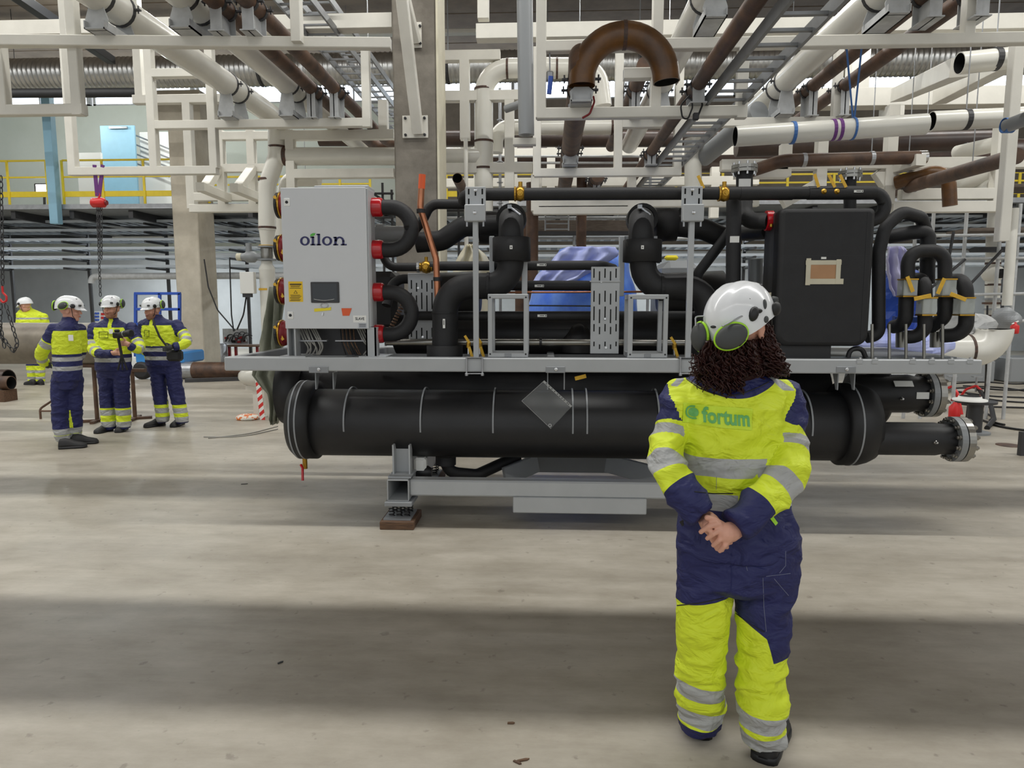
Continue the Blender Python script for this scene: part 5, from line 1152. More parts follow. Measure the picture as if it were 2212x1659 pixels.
hr.build('hair', 'hair', W)
me = MB(); me.ball(w3(1592, 785, 2.44), 1, 20, 12, None, (.09, .05, .085)); me.build('hair_core', 'hair', W)
# back print
bvh = BVHTree.FromPolygons([tuple(x) for x in coords(jack.data)], [list(p.vertices) for p in jack.data.polygons])
def decal(vs2, fs, name, m, off=.003, parent=jack):
    mb = MB(); out = []
    for (u, v) in vs2:
        p = at(u, v, 2.375); p.y = 1.9; hit = bvh.ray_cast(p, V((0, 1, 0)))[0]; out.append((hit.x, hit.y - off, hit.z) if hit else (p.x, 2.38, p.z))
    mb.add(out, fs, False); return mb.build(name, m, parent)
def grid(quadpts, nx, ny):
    (a, b, c, d) = quadpts; vs, fs = [], []
    for j in range(ny + 1):
        for i in range(nx + 1):
            s, t = i / nx, j / ny; vs.append(tuple((1 - s) * (1 - t) * a[q] + s * (1 - t) * b[q] + s * t * c[q] + (1 - s) * t * d[q] for q in (0, 1)))
    for j in range(ny):
        for i in range(nx): fs.append((j * (nx + 1) + i, j * (nx + 1) + i + 1, (j + 1) * (nx + 1) + i + 1, (j + 1) * (nx + 1) + i))
    return vs, fs
mat('patch', (204, 230, 48), .55)
vs2, fs = grid([(1480, 917), (1622, 928), (1624, 882), (1482, 874)], 30, 10); decal(vs2, fs, 'print_patch', 'patch', .003)
tv, tf = textmesh('fortum', .03)
tb = bmesh.new(); [tb.verts.new((a, b, 0)) for a, b in tv]; tb.verts.ensure_lookup_table()
for f in tf:
    try: tb.faces.new([tb.verts[i] for i in f])
    except Exception: pass
bmesh.ops.triangulate(tb, faces=tb.faces[:]); 
for _i in range(2): bmesh.ops.subdivide_edges(tb, edges=[e for e in tb.edges if e.calc_length() > .05], cuts=1)
bmesh.ops.triangulate(tb, faces=tb.faces[:]); tb.verts.index_update()
def tuv(a, b): return (1519 + a * 99, 913.5 + a * 6.5 - b * 35 + a * 1.0)
decal([tuv(v.co.x, v.co.y) for v in tb.verts], [[v.index for v in f.verts] for f in tb.faces], 'lettering', 'logo_teal', .0055); tb.free()
em = []; ef = []; n = 24
def disc(cu, cv, r0, r1, a0, a1):
    b = len(em)
    for i in range(n + 1):
        a = a0 + (a1 - a0) * i / n; em.append((cu + r1 * math.cos(a), cv + r1 * math.sin(a))); em.append((cu + r0 * math.cos(a), cv + r0 * math.sin(a)))
    for i in range(n): ef.append((b + 2 * i, b + 2 * i + 2, b + 2 * i + 3, b + 2 * i + 1))
disc(1503, 894, 0.01, 10.2, 0, 2 * math.pi); disc(1502, 894, 11.6, 15.5, math.radians(62), math.radians(285))
decal(em, ef, 'emblem', 'logo_teal', .0055)
# cuff tabs and pocket flag
decal(*grid([(1468, 1128), (1498, 1113), (1503, 1122), (1474, 1138)], 6, 4), 'cuff_tab', 'black', .004)
decal(*grid([(1662, 1118), (1676, 1136), (1682, 1131), (1669, 1113)], 4, 4), 'pocket_flag', 'lime', .004)

# seams and pocket stitching
trs = [o for o in W.children if o.name.startswith('trousers')][0]
tbv = BVHTree.FromPolygons([tuple(x) for x in coords(trs.data)], [list(p.vertices) for p in trs.data.polygons])
mat('stitch', (112, 116, 140), .6)
def seam(bv, pts, name, m, r, parent, Y0=2.375):
    out = []
    for i in range(len(pts) - 1):
        for j in range(8):
            s_ = j / 8; u = pts[i][0] + (pts[i + 1][0] - pts[i][0]) * s_; v = pts[i][1] + (pts[i + 1][1] - pts[i][1]) * s_; d = ray(u, v).normalized(); h = bv.ray_cast(V((0, 0, CZ)), d)
            if h[0] is not None: out.append(h[0] - d * r * .3)
    if len(out) > 2: MB().tube(out, r, 5).build(name, m, parent)
seam(tbv, [(1692, 1125), (1697, 1180), (1697, 1222), (1682, 1240)], 'pocket_stitch', 'stitch', .0011, trs); seam(tbv, [(1601, 1165), (1606, 1200), (1616, 1238)], 'pocket_stitch', 'stitch', .0011, trs)
seam(tbv, [(1648, 1248), (1650, 1310), (1656, 1372)], 'pocket_stitch', 'stitch', .0011, trs); seam(tbv, [(1655, 1245), (1715, 1238)], 'pocket_stitch', 'stitch', .001, trs); seam(tbv, [(1672, 1250), (1708, 1292)], 'pocket_stitch', 'stitch', .0011, trs)
seam(tbv, [(1580, 1195), (1580, 1240), (1579, 1282)], 'centre_seam', 'navy', .0016, trs)
seam(tbv, [(1463, 1308), (1510, 1303), (1572, 1290)], 'piping', 'black', .0022, trs); seam(tbv, [(1586, 1322), (1620, 1348), (1656, 1368)], 'piping', 'black', .0022, trs)
seam(bvh, [(1482, 818), (1510, 838), (1540, 850), (1572, 856), (1605, 850), (1640, 836), (1664, 823)], 'piping', 'black', .0022, jack)
seam(bvh, [(1500, 1062), (1540, 1066), (1590, 1066)], 'piping', 'black', .002, jack); seam(bvh, [(1548, 1030), (1547, 1062)], 'back_seam', 'stitch', .0008, jack)
# ---------------------------------------------------------------- men at the left
def man(label, Y, tors, arms, legs, feet, head, jz, tz, extras=None, vox=.012, base='suit', hands=True, face=True, muffs=(), beard=None, glasses=False, face_dir=0.):
    cx = at(tors[3][0], tors[3][1], Y); t = T('person', label, 'person', (cx.x, Y, 0)); k = px(Y)
    fx = V((math.cos(face_dir), -math.sin(face_dir), 0))
    J = MB(); J.tube([at(tors[0][0], tors[0][1] + 12, Y), at(tors[0][0], tors[0][1] - 5, Y)], [.085, .08], 14); loft(J, [esec(at(u, v, Y), fx, hw * k, d) for u, v, hw, d in tors[::-1]])
    AP = []
    for pts, rs in arms:
        p, r = smoothpath([at(*q) for q in pts], rs); AP.append((p, r)); limb(J, p, r, 12)
    me = remesh(J, vox, 4); wrinkle(me, .012, (10, 10, 15), len(label), .002); P = coords(me); jz(me, P, [polyparam(P, a[0]) for a in AP]); finish(me, 'jacket', base, t)
    Q = MB(); hip = [(tors[-1][0], tors[-1][1] - 14, tors[-1][2] * .9, .1), (tors[-1][0], tors[-1][1] + 2, tors[-1][2] * .95, .11), (tors[-1][0], tors[-1][1] + 16, tors[-1][2] * .9, .1)]
    loft(Q, [esec(at(u, v, Y), fx, hw * k, d) for u, v, hw, d in hip[::-1]]); LP = []
    for pts, rs in legs: p, r = smoothpath([at(*q) for q in pts], rs); LP.append((p, r)); limb(Q, p, r, 12)
    me = remesh(Q, vox, 4); wrinkle(me, .014, (7, 7, 15), len(label) + 5, .002); P = coords(me); tz(me, P, [polyparam(P, a[0]) for a in LP]); finish(me, 'trousers', base, t)
    for (u, v, ang) in feet:
        f = atz(u, v, 0); up, so = shoe_mesh(f, ang, .29, .11, .12); b = up.build('boot', 'boot', t); so.build('sole', 'black', b)
    hu, hv, hy, yaw, pitch = head; HM = headM(at(hu, hv, hy), yaw, pitch) @ Matrix.Scale(1.1, 4)
    B = MB(); head_geo(B, HM, at(tors[0][0], tors[0][1] + 6, Y)); loft(B, [esec(at(u, v, Y), fx, hw * k * .8, d * .8) for u, v, hw, d in tors[::-1]])
    for p, r in AP + LP: limb(B, p, [x * .7 for x in r], 10)
    if extras: extras(B, t, HM)
    finish(remesh(B, min(vox, .0065), 2), 'body', 'skin', t)
    if face: face_parts(HM, t, beard, glasses)
    helmet(HM, t, muffs, strap=True, tilt=.0, size=.98)
    return t
def zz(v, Y, u=240): return at(u, v, Y).z
# man 1: turned to the right, hands behind back
Y1 = 8.0
def jz1(me, P, A):
    x, z = P[:, 0], P[:, 2]; (s0, d0), (s1, d1) = A; arm = (d0 < .105) & (x < at(122, 740, Y1).x)
    arm |= (d0 < .085)
    navy = np.maximum(z - zz(714, Y1), zz(764, Y1) - z); tape = bands(z, [(zz(779, Y1), zz(770, Y1)), (zz(799, Y1), zz(790, Y1))])
    side = (x < at(124, 780, Y1).x) & (z < zz(760, Y1)); navy = np.where(side, -1, navy)
    navy = np.where(arm, np.maximum(bands(s0, [(-.1, .15)]), -1), navy); tape = np.where(arm, bands(s0, [(.165, .235), (.42, .48)]), tape)
    attr(me, 'navy', navy); attr(me, 'tape', tape)
def tz1(me, P, A):
    x, z = P[:, 0], P[:, 2]; L = A[0][1] < A[1][1]
    navy = z - zz(938, Y1); back = np.where(L, at(121, 910, Y1).x - x, at(155, 910, Y1).x - x) ; navy = np.where((back > 0) & (z < zz(885, Y1)), -back, navy)
    attr(me, 'navy', navy); attr(me, 'tape', bands(z, [(zz(938, Y1), zz(926, Y1)), (zz(953, Y1), zz(940, Y1))]))
def ex1(B, t, HM):
    g = MB(); make_hand(g, at(96, 783, 8.12), at(103, 790, 8.15), [[at(110 + i * 1.5, 788 + i * 2.5, 8.15), at(116 + i, 790 + i * 2.5, 8.15), at(119, 791 + i * 2.5, 8.17)] for i in range(4)], [at(106, 786, 8.12), at(110, 784, 8.12), at(114, 785, 8.12)], .01)
    finish(remesh(g, .007, 2), 'glove', 'glove', t)
    MB().box(at(153, 730, 7.84), (.06, .008, .07), ch=.003).build('badge', 'paper', t)
man('person in hi-vis jacket turned sideways with hands behind back, leftmost of three', Y1,
    [(150, 690, 14, .06), (148, 697, 24, .09), (145, 706, 34, .12), (143, 720, 38, .14), (144, 740, 38, .15), (145, 765, 37, .15), (146, 790, 37, .15), (146, 812, 37, .15), (146, 822, 36, .15)],
    [([(118, 712, 7.95), (104, 738, 7.95), (90, 762, 7.98), (92, 778, 8.08), (100, 786, 8.14)], [.078, .074, .066, .06, .052]), ([(172, 712, 8.12), (176, 742, 8.18), (170, 770, 8.24), (140, 785, 8.26)], [.07, .065, .06, .05])],
    [([(132, 818, 7.98), (130, 862, 7.97), (130, 910, 7.98), (135, 945, 7.98), (136, 954, 7.98)], [.105, .095, .085, .08, .07]), ([(160, 818, 8.08), (160, 862, 8.08), (162, 910, 8.1), (160, 940, 8.12), (160, 950, 8.12)], [.1, .09, .08, .075, .065])],
    [(127, 970, 1.15), (155, 960, 1.25)], (152, 670, 8.0, 1.2, -.12), jz1, tz1, ex1, muffs=[((.118, -.045, .045), (1, -.2, .1), (0, .6, .4)), ((-.03, -.165, .03), (-.3, -1, 0), (0, 0, 1))], face_dir=.9)
# man 2: facing the viewer, holding a camera
Y2 = 8.9
def jz2(me, P, A):
    x, z = P[:, 0], P[:, 2]; (s0, d0), (s1, d1) = A; a0 = (d0 < .088) & (d0 <= d1); a1 = (d1 < .088) & (d1 < d0)
    navy = np.maximum(z - zz(707, Y2), zz(764, Y2) - z); tape = bands(z, [(zz(781, Y2), zz(772, Y2))])
    zip_ = .014 - np.abs(x - at(249, 720, Y2).x); navy = np.where((zip_ > 0) & (z > zz(764, Y2)), -1, navy)
    for a, s, d in ((a0, s0, d0), (a1, s1, d1)):
        navy = np.where(a, np.maximum(bands(s, [(-.1, .2)]), s - .52), navy); tape = np.where(a, bands(s, [(.22, .29), (.38, .44)]), tape)
    attr(me, 'navy', navy); attr(me, 'tape', tape)
def tz2(me, P, A):
    z = P[:, 2]; attr(me, 'navy', np.maximum(z - zz(880, Y2) + .0, zz(921, Y2) - z)); attr(me, 'tape', bands(z, [(zz(896, Y2), zz(884, Y2)), (zz(921, Y2), zz(909, Y2))]))
def ex2(B, t, HM):
    f = lambda u, v, d=0: at(u, v, 8.58 + d)
    make_hand(B, f(243, 763), f(252, 762), [[f(256, 757 + i * 3.2), f(261, 757 + i * 3.2, -.03), f(264, 758 + i * 3.2, .01)] for i in range(4)], [f(250, 756), f(256, 753, -.02), f(262, 753, -.02)])
    make_hand(B, f(280, 745), f(272, 742), [[f(268, 737 + i * 3.2), f(263, 737 + i * 3.2, -.03), f(260, 738 + i * 3.2, .01)] for i in range(4)], [f(272, 735), f(267, 731, -.02), f(263, 730, -.02)])
man('person facing forward with glasses and beard, holding a camera, middle of three', Y2,
    [(240, 690, 12, .06), (240, 696, 26, .09), (241, 703, 40, .11), (242, 716, 43, .13), (243, 740, 41, .14), (244, 765, 40, .14), (245, 785, 40, .14), (245, 800, 40, .14)],
    [([(203, 708, 8.9), (196, 735, 8.85), (203, 757, 8.75), (222, 765, 8.62), (243, 763, 8.57)], [.072, .068, .064, .056, .048]), ([(284, 708, 8.9), (296, 735, 8.85), (302, 752, 8.75), (294, 755, 8.65), (281, 747, 8.57)], [.072, .068, .064, .056, .048])],
    [([(230, 796, 8.9), (231, 840, 8.9), (233, 880, 8.9), (235, 915, 8.9), (238, 928, 8.9)], [.105, .095, .09, .086, .07]), ([(262, 796, 8.9), (263, 840, 8.9), (266, 880, 8.9), (268, 915, 8.9), (270, 926, 8.9)], [.105, .095, .09, .086, .07])],
    [(241, 929, 3.25), (271, 927, 2.9)], (241, 666, 8.86, 3.14, 0.02), jz2, tz2, ex2, muffs=[((.122, -.03, .06), (1, -.1, 0), (0, 0, 1)), ((-.122, -.03, .06), (-1, -.1, 0), (0, 0, 1))], beard='stubble', glasses=True, face_dir=0.)
cm = T('video_camera', 'black camera with long lens on small tripod held by middle man', 'camera', at(262, 760, 8.5)); ca_ = at(255, 724, 8.5)
MB().box(ca_, (.1, .09, .075), ch=.012).build('body', 'black', cm); MB().lathe(ca_ + V((.03, -.02, .008)), V((1, -.25, .12)), [(0, .034), (.06, .036), (.065, .04), (.12, .04), (.13, .043), (.19, .045), (.195, .036)], 20).build('lens', 'black', cm)
MB().ring(ca_ + V((.11, -.04, .018)), V((1, -.25, .12)), .038, .042, .012, 20).build('lens_ring', 'galv', cm); MB().box(ca_ + V((-.01, 0, .055)), (.05, .06, .035), ch=.01).build('viewfinder', 'black', cm)
MB().cyl(ca_ - Z * .03, ca_ + V((.03, 0, -.26)), .016, 12).build('grip_column', 'black', cm)
for s in (-1, 0, 1): MB().cyl(ca_ + V((.03, 0, -.25)), ca_ + V((.03 + s * .05, .02 * s, -.44)), .011, 8).build('leg', 'black', cm)
# man 3
Y3 = 9.3
def jz3(me, P, A):
    x, z = P[:, 0], P[:, 2]; (s0, d0), (s1, d1) = A; a0 = (d0 < .088) & (x < at(318, 720, Y3).x); a1 = (d1 < .1) & ((x > at(382, 720, Y3).x) | (d1 < .08)) & ~a0
    navy = np.maximum(z - zz(702, Y3), zz(746, Y3) - z); tape = bands(z, [(zz(758, Y3), zz(750, Y3)), (zz(776, Y3), zz(768, Y3))])
    zip_ = .018 - np.abs(x - at(337, 710, Y3).x); navy = np.where((zip_ > 0) & (z > zz(746, Y3)), -1, navy)
    navy = np.where(a1, np.maximum(bands(s1, [(-.1, .14)]), s1 - .5), navy); tape = np.where(a1, bands(s1, [(.17, .235), (.3, .365)]), tape)
    navy = np.where(a0, bands(s0, [(-.1, .14)]), navy); tape = np.where(a0, bands(s0, [(.17, .235), (.3, .365)]), tape)
    attr(me, 'navy', navy); attr(me, 'tape', tape)
def tz3(me, P, A):
    x, z = P[:, 0], P[:, 2]; inn = np.where(A[0][1] < A[1][1], x - at(361, 860, Y3).x, -1); navy = np.maximum(z - zz(872, Y3), zz(909, Y3) - z); navy = np.where((inn > 0) & (z < zz(836, Y3)), -inn, navy)
    attr(me, 'navy', navy); attr(me, 'tape', bands(z, [(zz(890, Y3), zz(879, Y3)), (zz(909, Y3), zz(898, Y3))]))
def ex3(B, t, HM):
    f = lambda u, v, d=0: at(u, v, 8.98 + d); g = MB()
    make_hand(g, f(374, 748), f(367, 751), [[f(363, 748 + i * 3), f(357, 749 + i * 3, -.03), f(352, 750 + i * 2.6, -.03)] for i in range(4)], [f(366, 745), f(361, 742, -.02), f(356, 742, -.02)], .01); finish(remesh(g, .007, 2), 'glove', 'glove', t)
    MB().tube([at(331, 690, 9.12), at(333, 700, 9.08), at(345, 728, 9.06), at(360, 748, 9.06)], .014, 8).build('shoulder_strap', 'black', t)
    MB().box(at(378, 768, 9.05), (.2, .12, .15), ch=.03).build('waist_bag', 'black', t)
man('person looking down with black shoulder strap and waist bag, rightmost of three', Y3,
    [(336, 684, 12, .06), (337, 690, 26, .09), (342, 697, 42, .11), (346, 710, 44, .13), (347, 732, 41, .14), (349, 755, 38, .14), (351, 775, 38, .14), (353, 790, 38, .14)],
    [([(310, 702, 9.3), (306, 730, 9.32), (308, 752, 9.3), (318, 762, 9.2)], [.07, .066, .06, .05]), ([(382, 702, 9.3), (398, 724, 9.25), (403, 738, 9.15), (392, 746, 9.05), (375, 749, 8.98)], [.074, .07, .066, .058, .05])],
    [([(340, 786, 9.3), (343, 830, 9.3), (348, 870, 9.3), (352, 902, 9.3), (354, 912, 9.3)], [.105, .095, .088, .085, .07]), ([(372, 786, 9.3), (378, 830, 9.3), (386, 870, 9.3), (393, 904, 9.3), (395, 914, 9.3)], [.105, .1, .09, .085, .07])],
    [(356, 918, 3.7), (394, 916, 3.1)], (329, 669, 9.26, 3.5, -.1), jz3, tz3, ex3, muffs=[((.12, -.05, .05), (1, -.3, 0), (0, 0, 1)), ((-.125, -.06, .06), (-1, -.3, 0), (0, 0, 1))], face_dir=0., beard='stubble')
# man 4: far left behind the big pipe
Y4 = 14.3
def jz4(me, P, A):
    z = P[:, 2]; attr(me, 'navy', z * 0 - 1); attr(me, 'tape', bands(z, [(zz(690, Y4), zz(686, Y4)), (zz(740, Y4), zz(734, Y4))]))
def tz4(me, P, A):
    z = P[:, 2]; attr(me, 'navy', np.maximum(zz(828, Y4) - z, z - zz(790, Y4))); attr(me, 'tape', bands(z, [(zz(806, Y4), zz(800, Y4)), (zz(820, Y4), zz(814, Y4))]))
man('person in all yellow jacket stooping behind the big grey pipe', Y4,
    [(58, 666, 8, .06), (60, 671, 17, .09), (66, 678, 27, .12), (70, 692, 29, .14), (72, 715, 28, .14), (74, 740, 27, .14), (75, 760, 27, .14)],
    [([(44, 682, 14.3), (42, 700, 14.2), (36, 712, 14.1)], [.075, .07, .055]), ([(95, 684, 14.3), (99, 704, 14.3), (92, 722, 14.2)], [.075, .07, .055])],
    [([(66, 756, 14.3), (68, 790, 14.3), (70, 824, 14.3)], [.11, .095, .08]), ([(84, 756, 14.3), (86, 790, 14.3), (88, 824, 14.3)], [.11, .095, .08])],
    [(76, 832, -1.3), (92, 832, -1.0)], (54, 660, 14.2, -1.75, -.3), jz4, tz4, None, vox=.014, muffs=[((.118, -.02, .03), (1, 0, 0), (0, 0, 1))], face_dir=-.5)
# ================================================================ added lamps brightening the dark wall under the mezzanine
for i, (lx, e) in enumerate(((-13, 340), (-4.5, 260), (4, 210), (12, 210))):
    t = T('added_tube_lamp', ['left end', 'second', 'third', 'right end'][i] + ' unseen tube lamp added under the mezzanine to brighten the back wall', 'lamp', (lx, 23, MZ - .5), 'added tube lamps under the mezzanine')
    MB().b2((lx - 1.5, 22.93, MZ - .42), (lx + 1.5, 23.07, MZ - .33)).build('housing', 'white_steel', t)
    ld = bpy.data.lights.new('lamp_light', 'AREA'); ld.shape = 'RECTANGLE'; ld.size = 3; ld.size_y = .1; ld.energy = e; ld.color = (.86, .94, 1)
    lo = bpy.data.objects.new('lamp_light', ld); C.objects.link(lo); lo.location = (lx, 23, MZ - .43); par(lo, t)
# ================================================================ left background
gp = T('steel_pipe', 'huge grey brown steel pipe lying behind the three men', 'pipe', at(100, 790, 9.7))
MB().tube([V((-9.5, 9.7, at(100, 742, 9.7).z)), V((at(240, 742, 9.7).x, 9.7, at(100, 742, 9.7).z))], .3, 32).build('pipe', 'bigpipe', gp)
def stand(label, u, v0, v1, Y, hw=.02):
    b = at(u, v1, Y); t = T('pipe_stand', label, 'stand', (b.x, Y, 0)); top = at(u, v0, Y).z
    MB().cyl((b.x, Y, .03), (b.x, Y, top), .028, 12).build('post', 'rust', t); MB().beam((b.x - .2, Y - .1, .02), (b.x + .2, Y + .1, .02), .06, .04).build('base_bar', 'rust', t); MB().beam((b.x - .05, Y + .2, .02), (b.x + .05, Y - .2, .02), .06, .04).build('base_bar', 'rust', t)
    MB().beam((b.x - .2, Y, top), (b.x + .2, Y, top), .06, .05).build('saddle', 'rust', t); return t
stand('rusty pipe stand between left and middle man under big pipe', 211, 790, 918, 9.62); stand('rusty pipe stand right behind the middle man', 292, 800, 905, 9.85)
t = T('bent_rod', 'brown bent steel rod trestle standing left of first man', 'trestle', atz(87, 905, 0)); p = atz(88, 905, 0)
MB().tube([p, V((p.x, p.y, at(88, 883, p.y).z)), at(118, 862, p.y + .2)], .016, 8, .06).build('leg', 'rust', t); MB().tube([at(88, 888, p.y), at(116, 888, p.y)], .013, 8).build('cross_bar', 'rust', t)
q = atz(0, 866, 0); t = hpipe('short brown pipe lying on wood at left picture edge', [V((q.x - 2, q.y, .32)), V((at(27, 855, q.y).x, q.y, .32))], .12, 'rust', caps=(1, 2)); tag(MB().b2((at(8, 860, q.y).x, q.y - .15, 0), (at(24, 860, q.y).x, q.y + .15, .2)).build('wood_block', 'wood'), 'pale timber block under short brown pipe at left edge', 'block')
hpipe('dark round pipe end behind short brown pipe at left edge', [at(-60, 820, 13), at(19, 820, 13)], .2, 'dark_pipe', caps=(1, 2))
# chains
def chain(t, p0, p1, pit=.075, r=.008, nm='chain', m='dark_steel', sag=0):
    mb = MB(); L = (p1 - p0).length; n = max(2, int(L / pit)); x, y, d = basis(p1 - p0)
    for i in range(n):
        s = (i + .5) / n; c = p0 + (p1 - p0) * s - Z * sag * 4 * s * (1 - s); a = x if i % 2 else y; h = pit * .62; w_ = pit * .3
        mb.tube([c + d * (h * math.cos(b)) + a * (w_ * math.sin(b)) for b in [2 * math.pi * k / 8 for k in range(9)]], r, 5)
    return mb.build(nm, m, t, kind='stuff')
t = T('chain_hoist', 'red chain hoist on purple sling over middle man', 'hoist', at(213, 450, 8.66)); c = at(213, 438, 8.66)
MB().lathe(c - X * .09, X, [(0, .04), (.02, .06), (.16, .06), (.18, .04)], 18).build('body', 'red_paint', t); MB().lathe(c + X * .05, X, [(0, .05), (.02, .05), (.03, .03), (.06, .03)], 14).build('hand_wheel', 'red_dark', t)
MB().tube([c + Z * .05, c + V((.03, 0, .1)), c + V((0, 0, .16)), c + V((-.02, 0, .11))], .012, 8).build('hook', 'red_paint', t)
for a, b in ((204, 210), (222, 214)): MB().beam(at(a, 356, 8.6), at(b, 424, 8.66), .05, .01, up=Yv).build('sling', 'purple', t)
for u0, u1, v1 in ((210, 217, 640), (214, 214, 520), (219, 219, 560)): chain(t, at(u0, 446, 8.66), at(u1, v1, 8.66), .05, .005)
t = T('chain_hook', 'red hook with hanging chain loops at left picture edge', 'hook', at(8, 660, 7.4))
chain(t, at(2, 380, 7.4), at(6, 616, 7.4), .06, .006); MB().tube([at(5, 618, 7.4), at(6, 632, 7.4), at(14, 640, 7.4), at(14, 650, 7.4), at(6, 654, 7.4), at(0, 646, 7.4)], .011, 8, .02).build('hook', 'red_paint', t)
for a, b in (((2, 656), (0, 730)), ((12, 656), (38, 742)), ((0, 700), (10, 752)), ((38, 742), (30, 760)), ((30, 760), (0, 722))): chain(t, at(*a, 7.4), at(*b, 7.4), .06, .006)
# blue lift
t = T('scissor_lift', 'blue scissor lift parked behind the right man', 'lift', (at(335, 812, 15.3).x, 15.3, 0))
for u in (293, 345, 388): MB().beam(at(u, 634, 15.3), at(u, 770, 15.3), .06).build('post', 'blue_paint', t)
for v in (634, 668, 700): MB().beam(at(291, v, 15.3), at(390, v, 15.3), .06).build('rail', 'blue_paint', t)
MB().b2(V((at(296, 760, 15.3).x, 15.2, .35)), V((at(400, 760, 15.3).x, 16.2, .62)), ch=.04).build('chassis', 'blue_light', t)
for u in (312, 385): MB().lathe(V((at(u, 800, 15.3).x, 15.15, .2)), Yv, [(0, .14), (.02, .2), (.16, .2), (.18, .14)], 20).build('wheel', 'boot', t)
MB().b2(V((at(297, 740, 15.3).x, 15.1, .62)), V((at(318, 740, 15.3).x, 15.5, .9)), ch=.03).build('control_box', 'blue_light', t)
tag(MB().b2(at(204, 700, 25.9), at(228, 672, 25.95)).build('notice_board', 'paper'), 'white safety notice board on back wall behind middle man', 'sign'); m = MB(); [m.cyl(at(207 + (i % 2) * 5, 677 + (i // 2) * 7, 25.88), at(207 + (i % 2) * 5, 677 + (i // 2) * 7, 25.9), .045, 10) for i in range(6)]; m.build('safety_symbols', 'blue_paint', bpy.data.objects['notice_board'], kind='stuff')
m = MB(); [m.b2(at(218, 676 + i * 8, 25.88), at(226, 681 + i * 8, 25.9)) for i in range(3)]; m.build('warning_print', 'red_tape', bpy.data.objects['notice_board'], kind='stuff')
q = at(460, 797, 15.3); hpipe('brown steel pipe lying on floor right of right man', [V((at(400, 797, 15.3).x, 15.3, .2)), V((at(560, 797, 15.3).x, 15.3, .2))], .19, 'rust', 0, [(V((at(408, 797, 15.3).x, 15.3, .2)), X)], (2, 1), rm='galv', rw=.25)
tag(MB().beam(atz(400, 826, 0) + Z * .04, atz(520, 822, 0) + Z * .04, .12, .08).build('steel_bar', 'dark_steel'), 'dark flat steel bar on floor before brown pipe', 'bar')
# valve column beside the cabinet
t = T('valve_column', 'white vertical pipe with steel valve and taped flanges left of cabinet', 'pipe', at(575, 790, 10.3))
Yq = 10.3
MB().tube([at(577, 490, Yq), at(577, 530, Yq)], [.125, .085], 20).build('reducer', 'white_pipe', t)
for v in (533, 561): MB().lathe(at(577, v + 2, Yq), Z, [(0, .135), (.025, .135)], 24).build('flange', 'tank_grey', t)
MB().lathe(at(577, 560, Yq), Z, [(0, .08), (.05, .09), (.1, .085), (.15, .09), (.18, .08)], 20).build('valve', 'steel', t)
MB().lathe(at(577, 585, Yq), Z, [(0, .115), (.03, .12), (.1, .08), (.14, .08)], 20).build('reducer', 'white_pipe', t); MB().tube([V((at(577, 585, Yq).x, Yq, 0)), at(577, 584, Yq)], .115, 20).build('pipe', 'white_pipe', t)
for v in (532, 625): MB().ring(at(577, v, Yq), Z, .115, .12, .03, 20).build('tape_band', 'tape_yellow', t)
c = at(538, 555, Yq); ac = MB().lathe(c - X * .12, X, [(0, .05), (.06, .06), (.09, .085), (.2, .085), (.24, .05), (.33, .04)], 18).build('actuator', 'tank_grey', t); MB().cyl(c + V((0, 0, .05)), c + V((0, 0, .2)), .045, 14).build('cap', 'tank_grey', ac); MB().lathe(c - X * .19, X, [(0, .04), (.01, .055), (.08, .055)], 14).build('end_cover', 'tape_mask', ac)
t = T('control_box', 'white control box hanging on pipe left of the grey cabinet', 'box', at(535, 640, 10.1)); MB().b2(at(519, 634, 10.1), at(553, 588, 10.2), ch=.006).build('casing', 'paper', t); MB().b2(at(524, 642, 10.12), at(546, 634, 10.18)).build('gland_plate', 'dark_steel', t)
for i, pts in enumerate((((532, 640), (526, 680), (512, 712)), ((441, 560), (450, 620), (470, 670), (508, 714)), ((496, 560), (500, 680), (505, 716)))):
    tag(MB().tube([at(u, v, 17 if i else 10.2) for u, v in pts], .018 if i else .012, 6, .3).build('power_cable', 'cable_black'), ['black cable dropping from white control box', 'black cable sagging from beige column to electric table', 'straight black cable above the electric table'][i], 'cable')
t = T('electric_table', 'red legged table with tangled electronics left of machine beam', 'table', (at(525, 770, 19.3).x, 19.3, 0)); zt_ = at(525, 746, 19.3).z
MB().b2((at(480, 746, 19.3).x, 19.1, zt_ - .03), (at(566, 746, 19.3).x, 19.9, zt_)).build('table_top', 'wood', t)
for u in (487, 498, 512, 558): MB().b2((at(u, 760, 19.3).x - .03, 19.2, 0), (at(u, 760, 19.3).x + .03, 19.28, zt_ - .03)).build('leg', 'red_dark', t)
random.seed(5)
db = T('distribution_board', 'open distribution board with red and black wiring on electric table', 'board', at(515, 744, 19.3)); MB().b2(at(482, 743, 19.5), at(536, 710, 19.55)).build('back_plate', 'galv', db)
for i in range(9): MB().box(at(488 + random.random() * 44, 722 + random.random() * 18, 19.4), (.09, .08, .07), ch=.008).build('module', random.choice(['red_dark', 'black', 'tank_grey']), db)
for i in range(10):
    u = 486 + random.random() * 40; MB().tube([at(u, 738, 19.32), at(u + 8, 712 + random.random() * 10, 19.3), at(u + 20, 720 + random.random() * 18, 19.32)], .012, 6, .1).build('wire', 'cable_black', db)
tag(MB().lathe(V((at(470, 770, 19).x, 19, 0)), Z, [(0, .26), (.05, .28), (.3, .28), (.32, .27), (.55, .27), (.6, .22)], 20).build('barrel', 'galv'), 'grey steel barrel behind electric table', 'barrel')
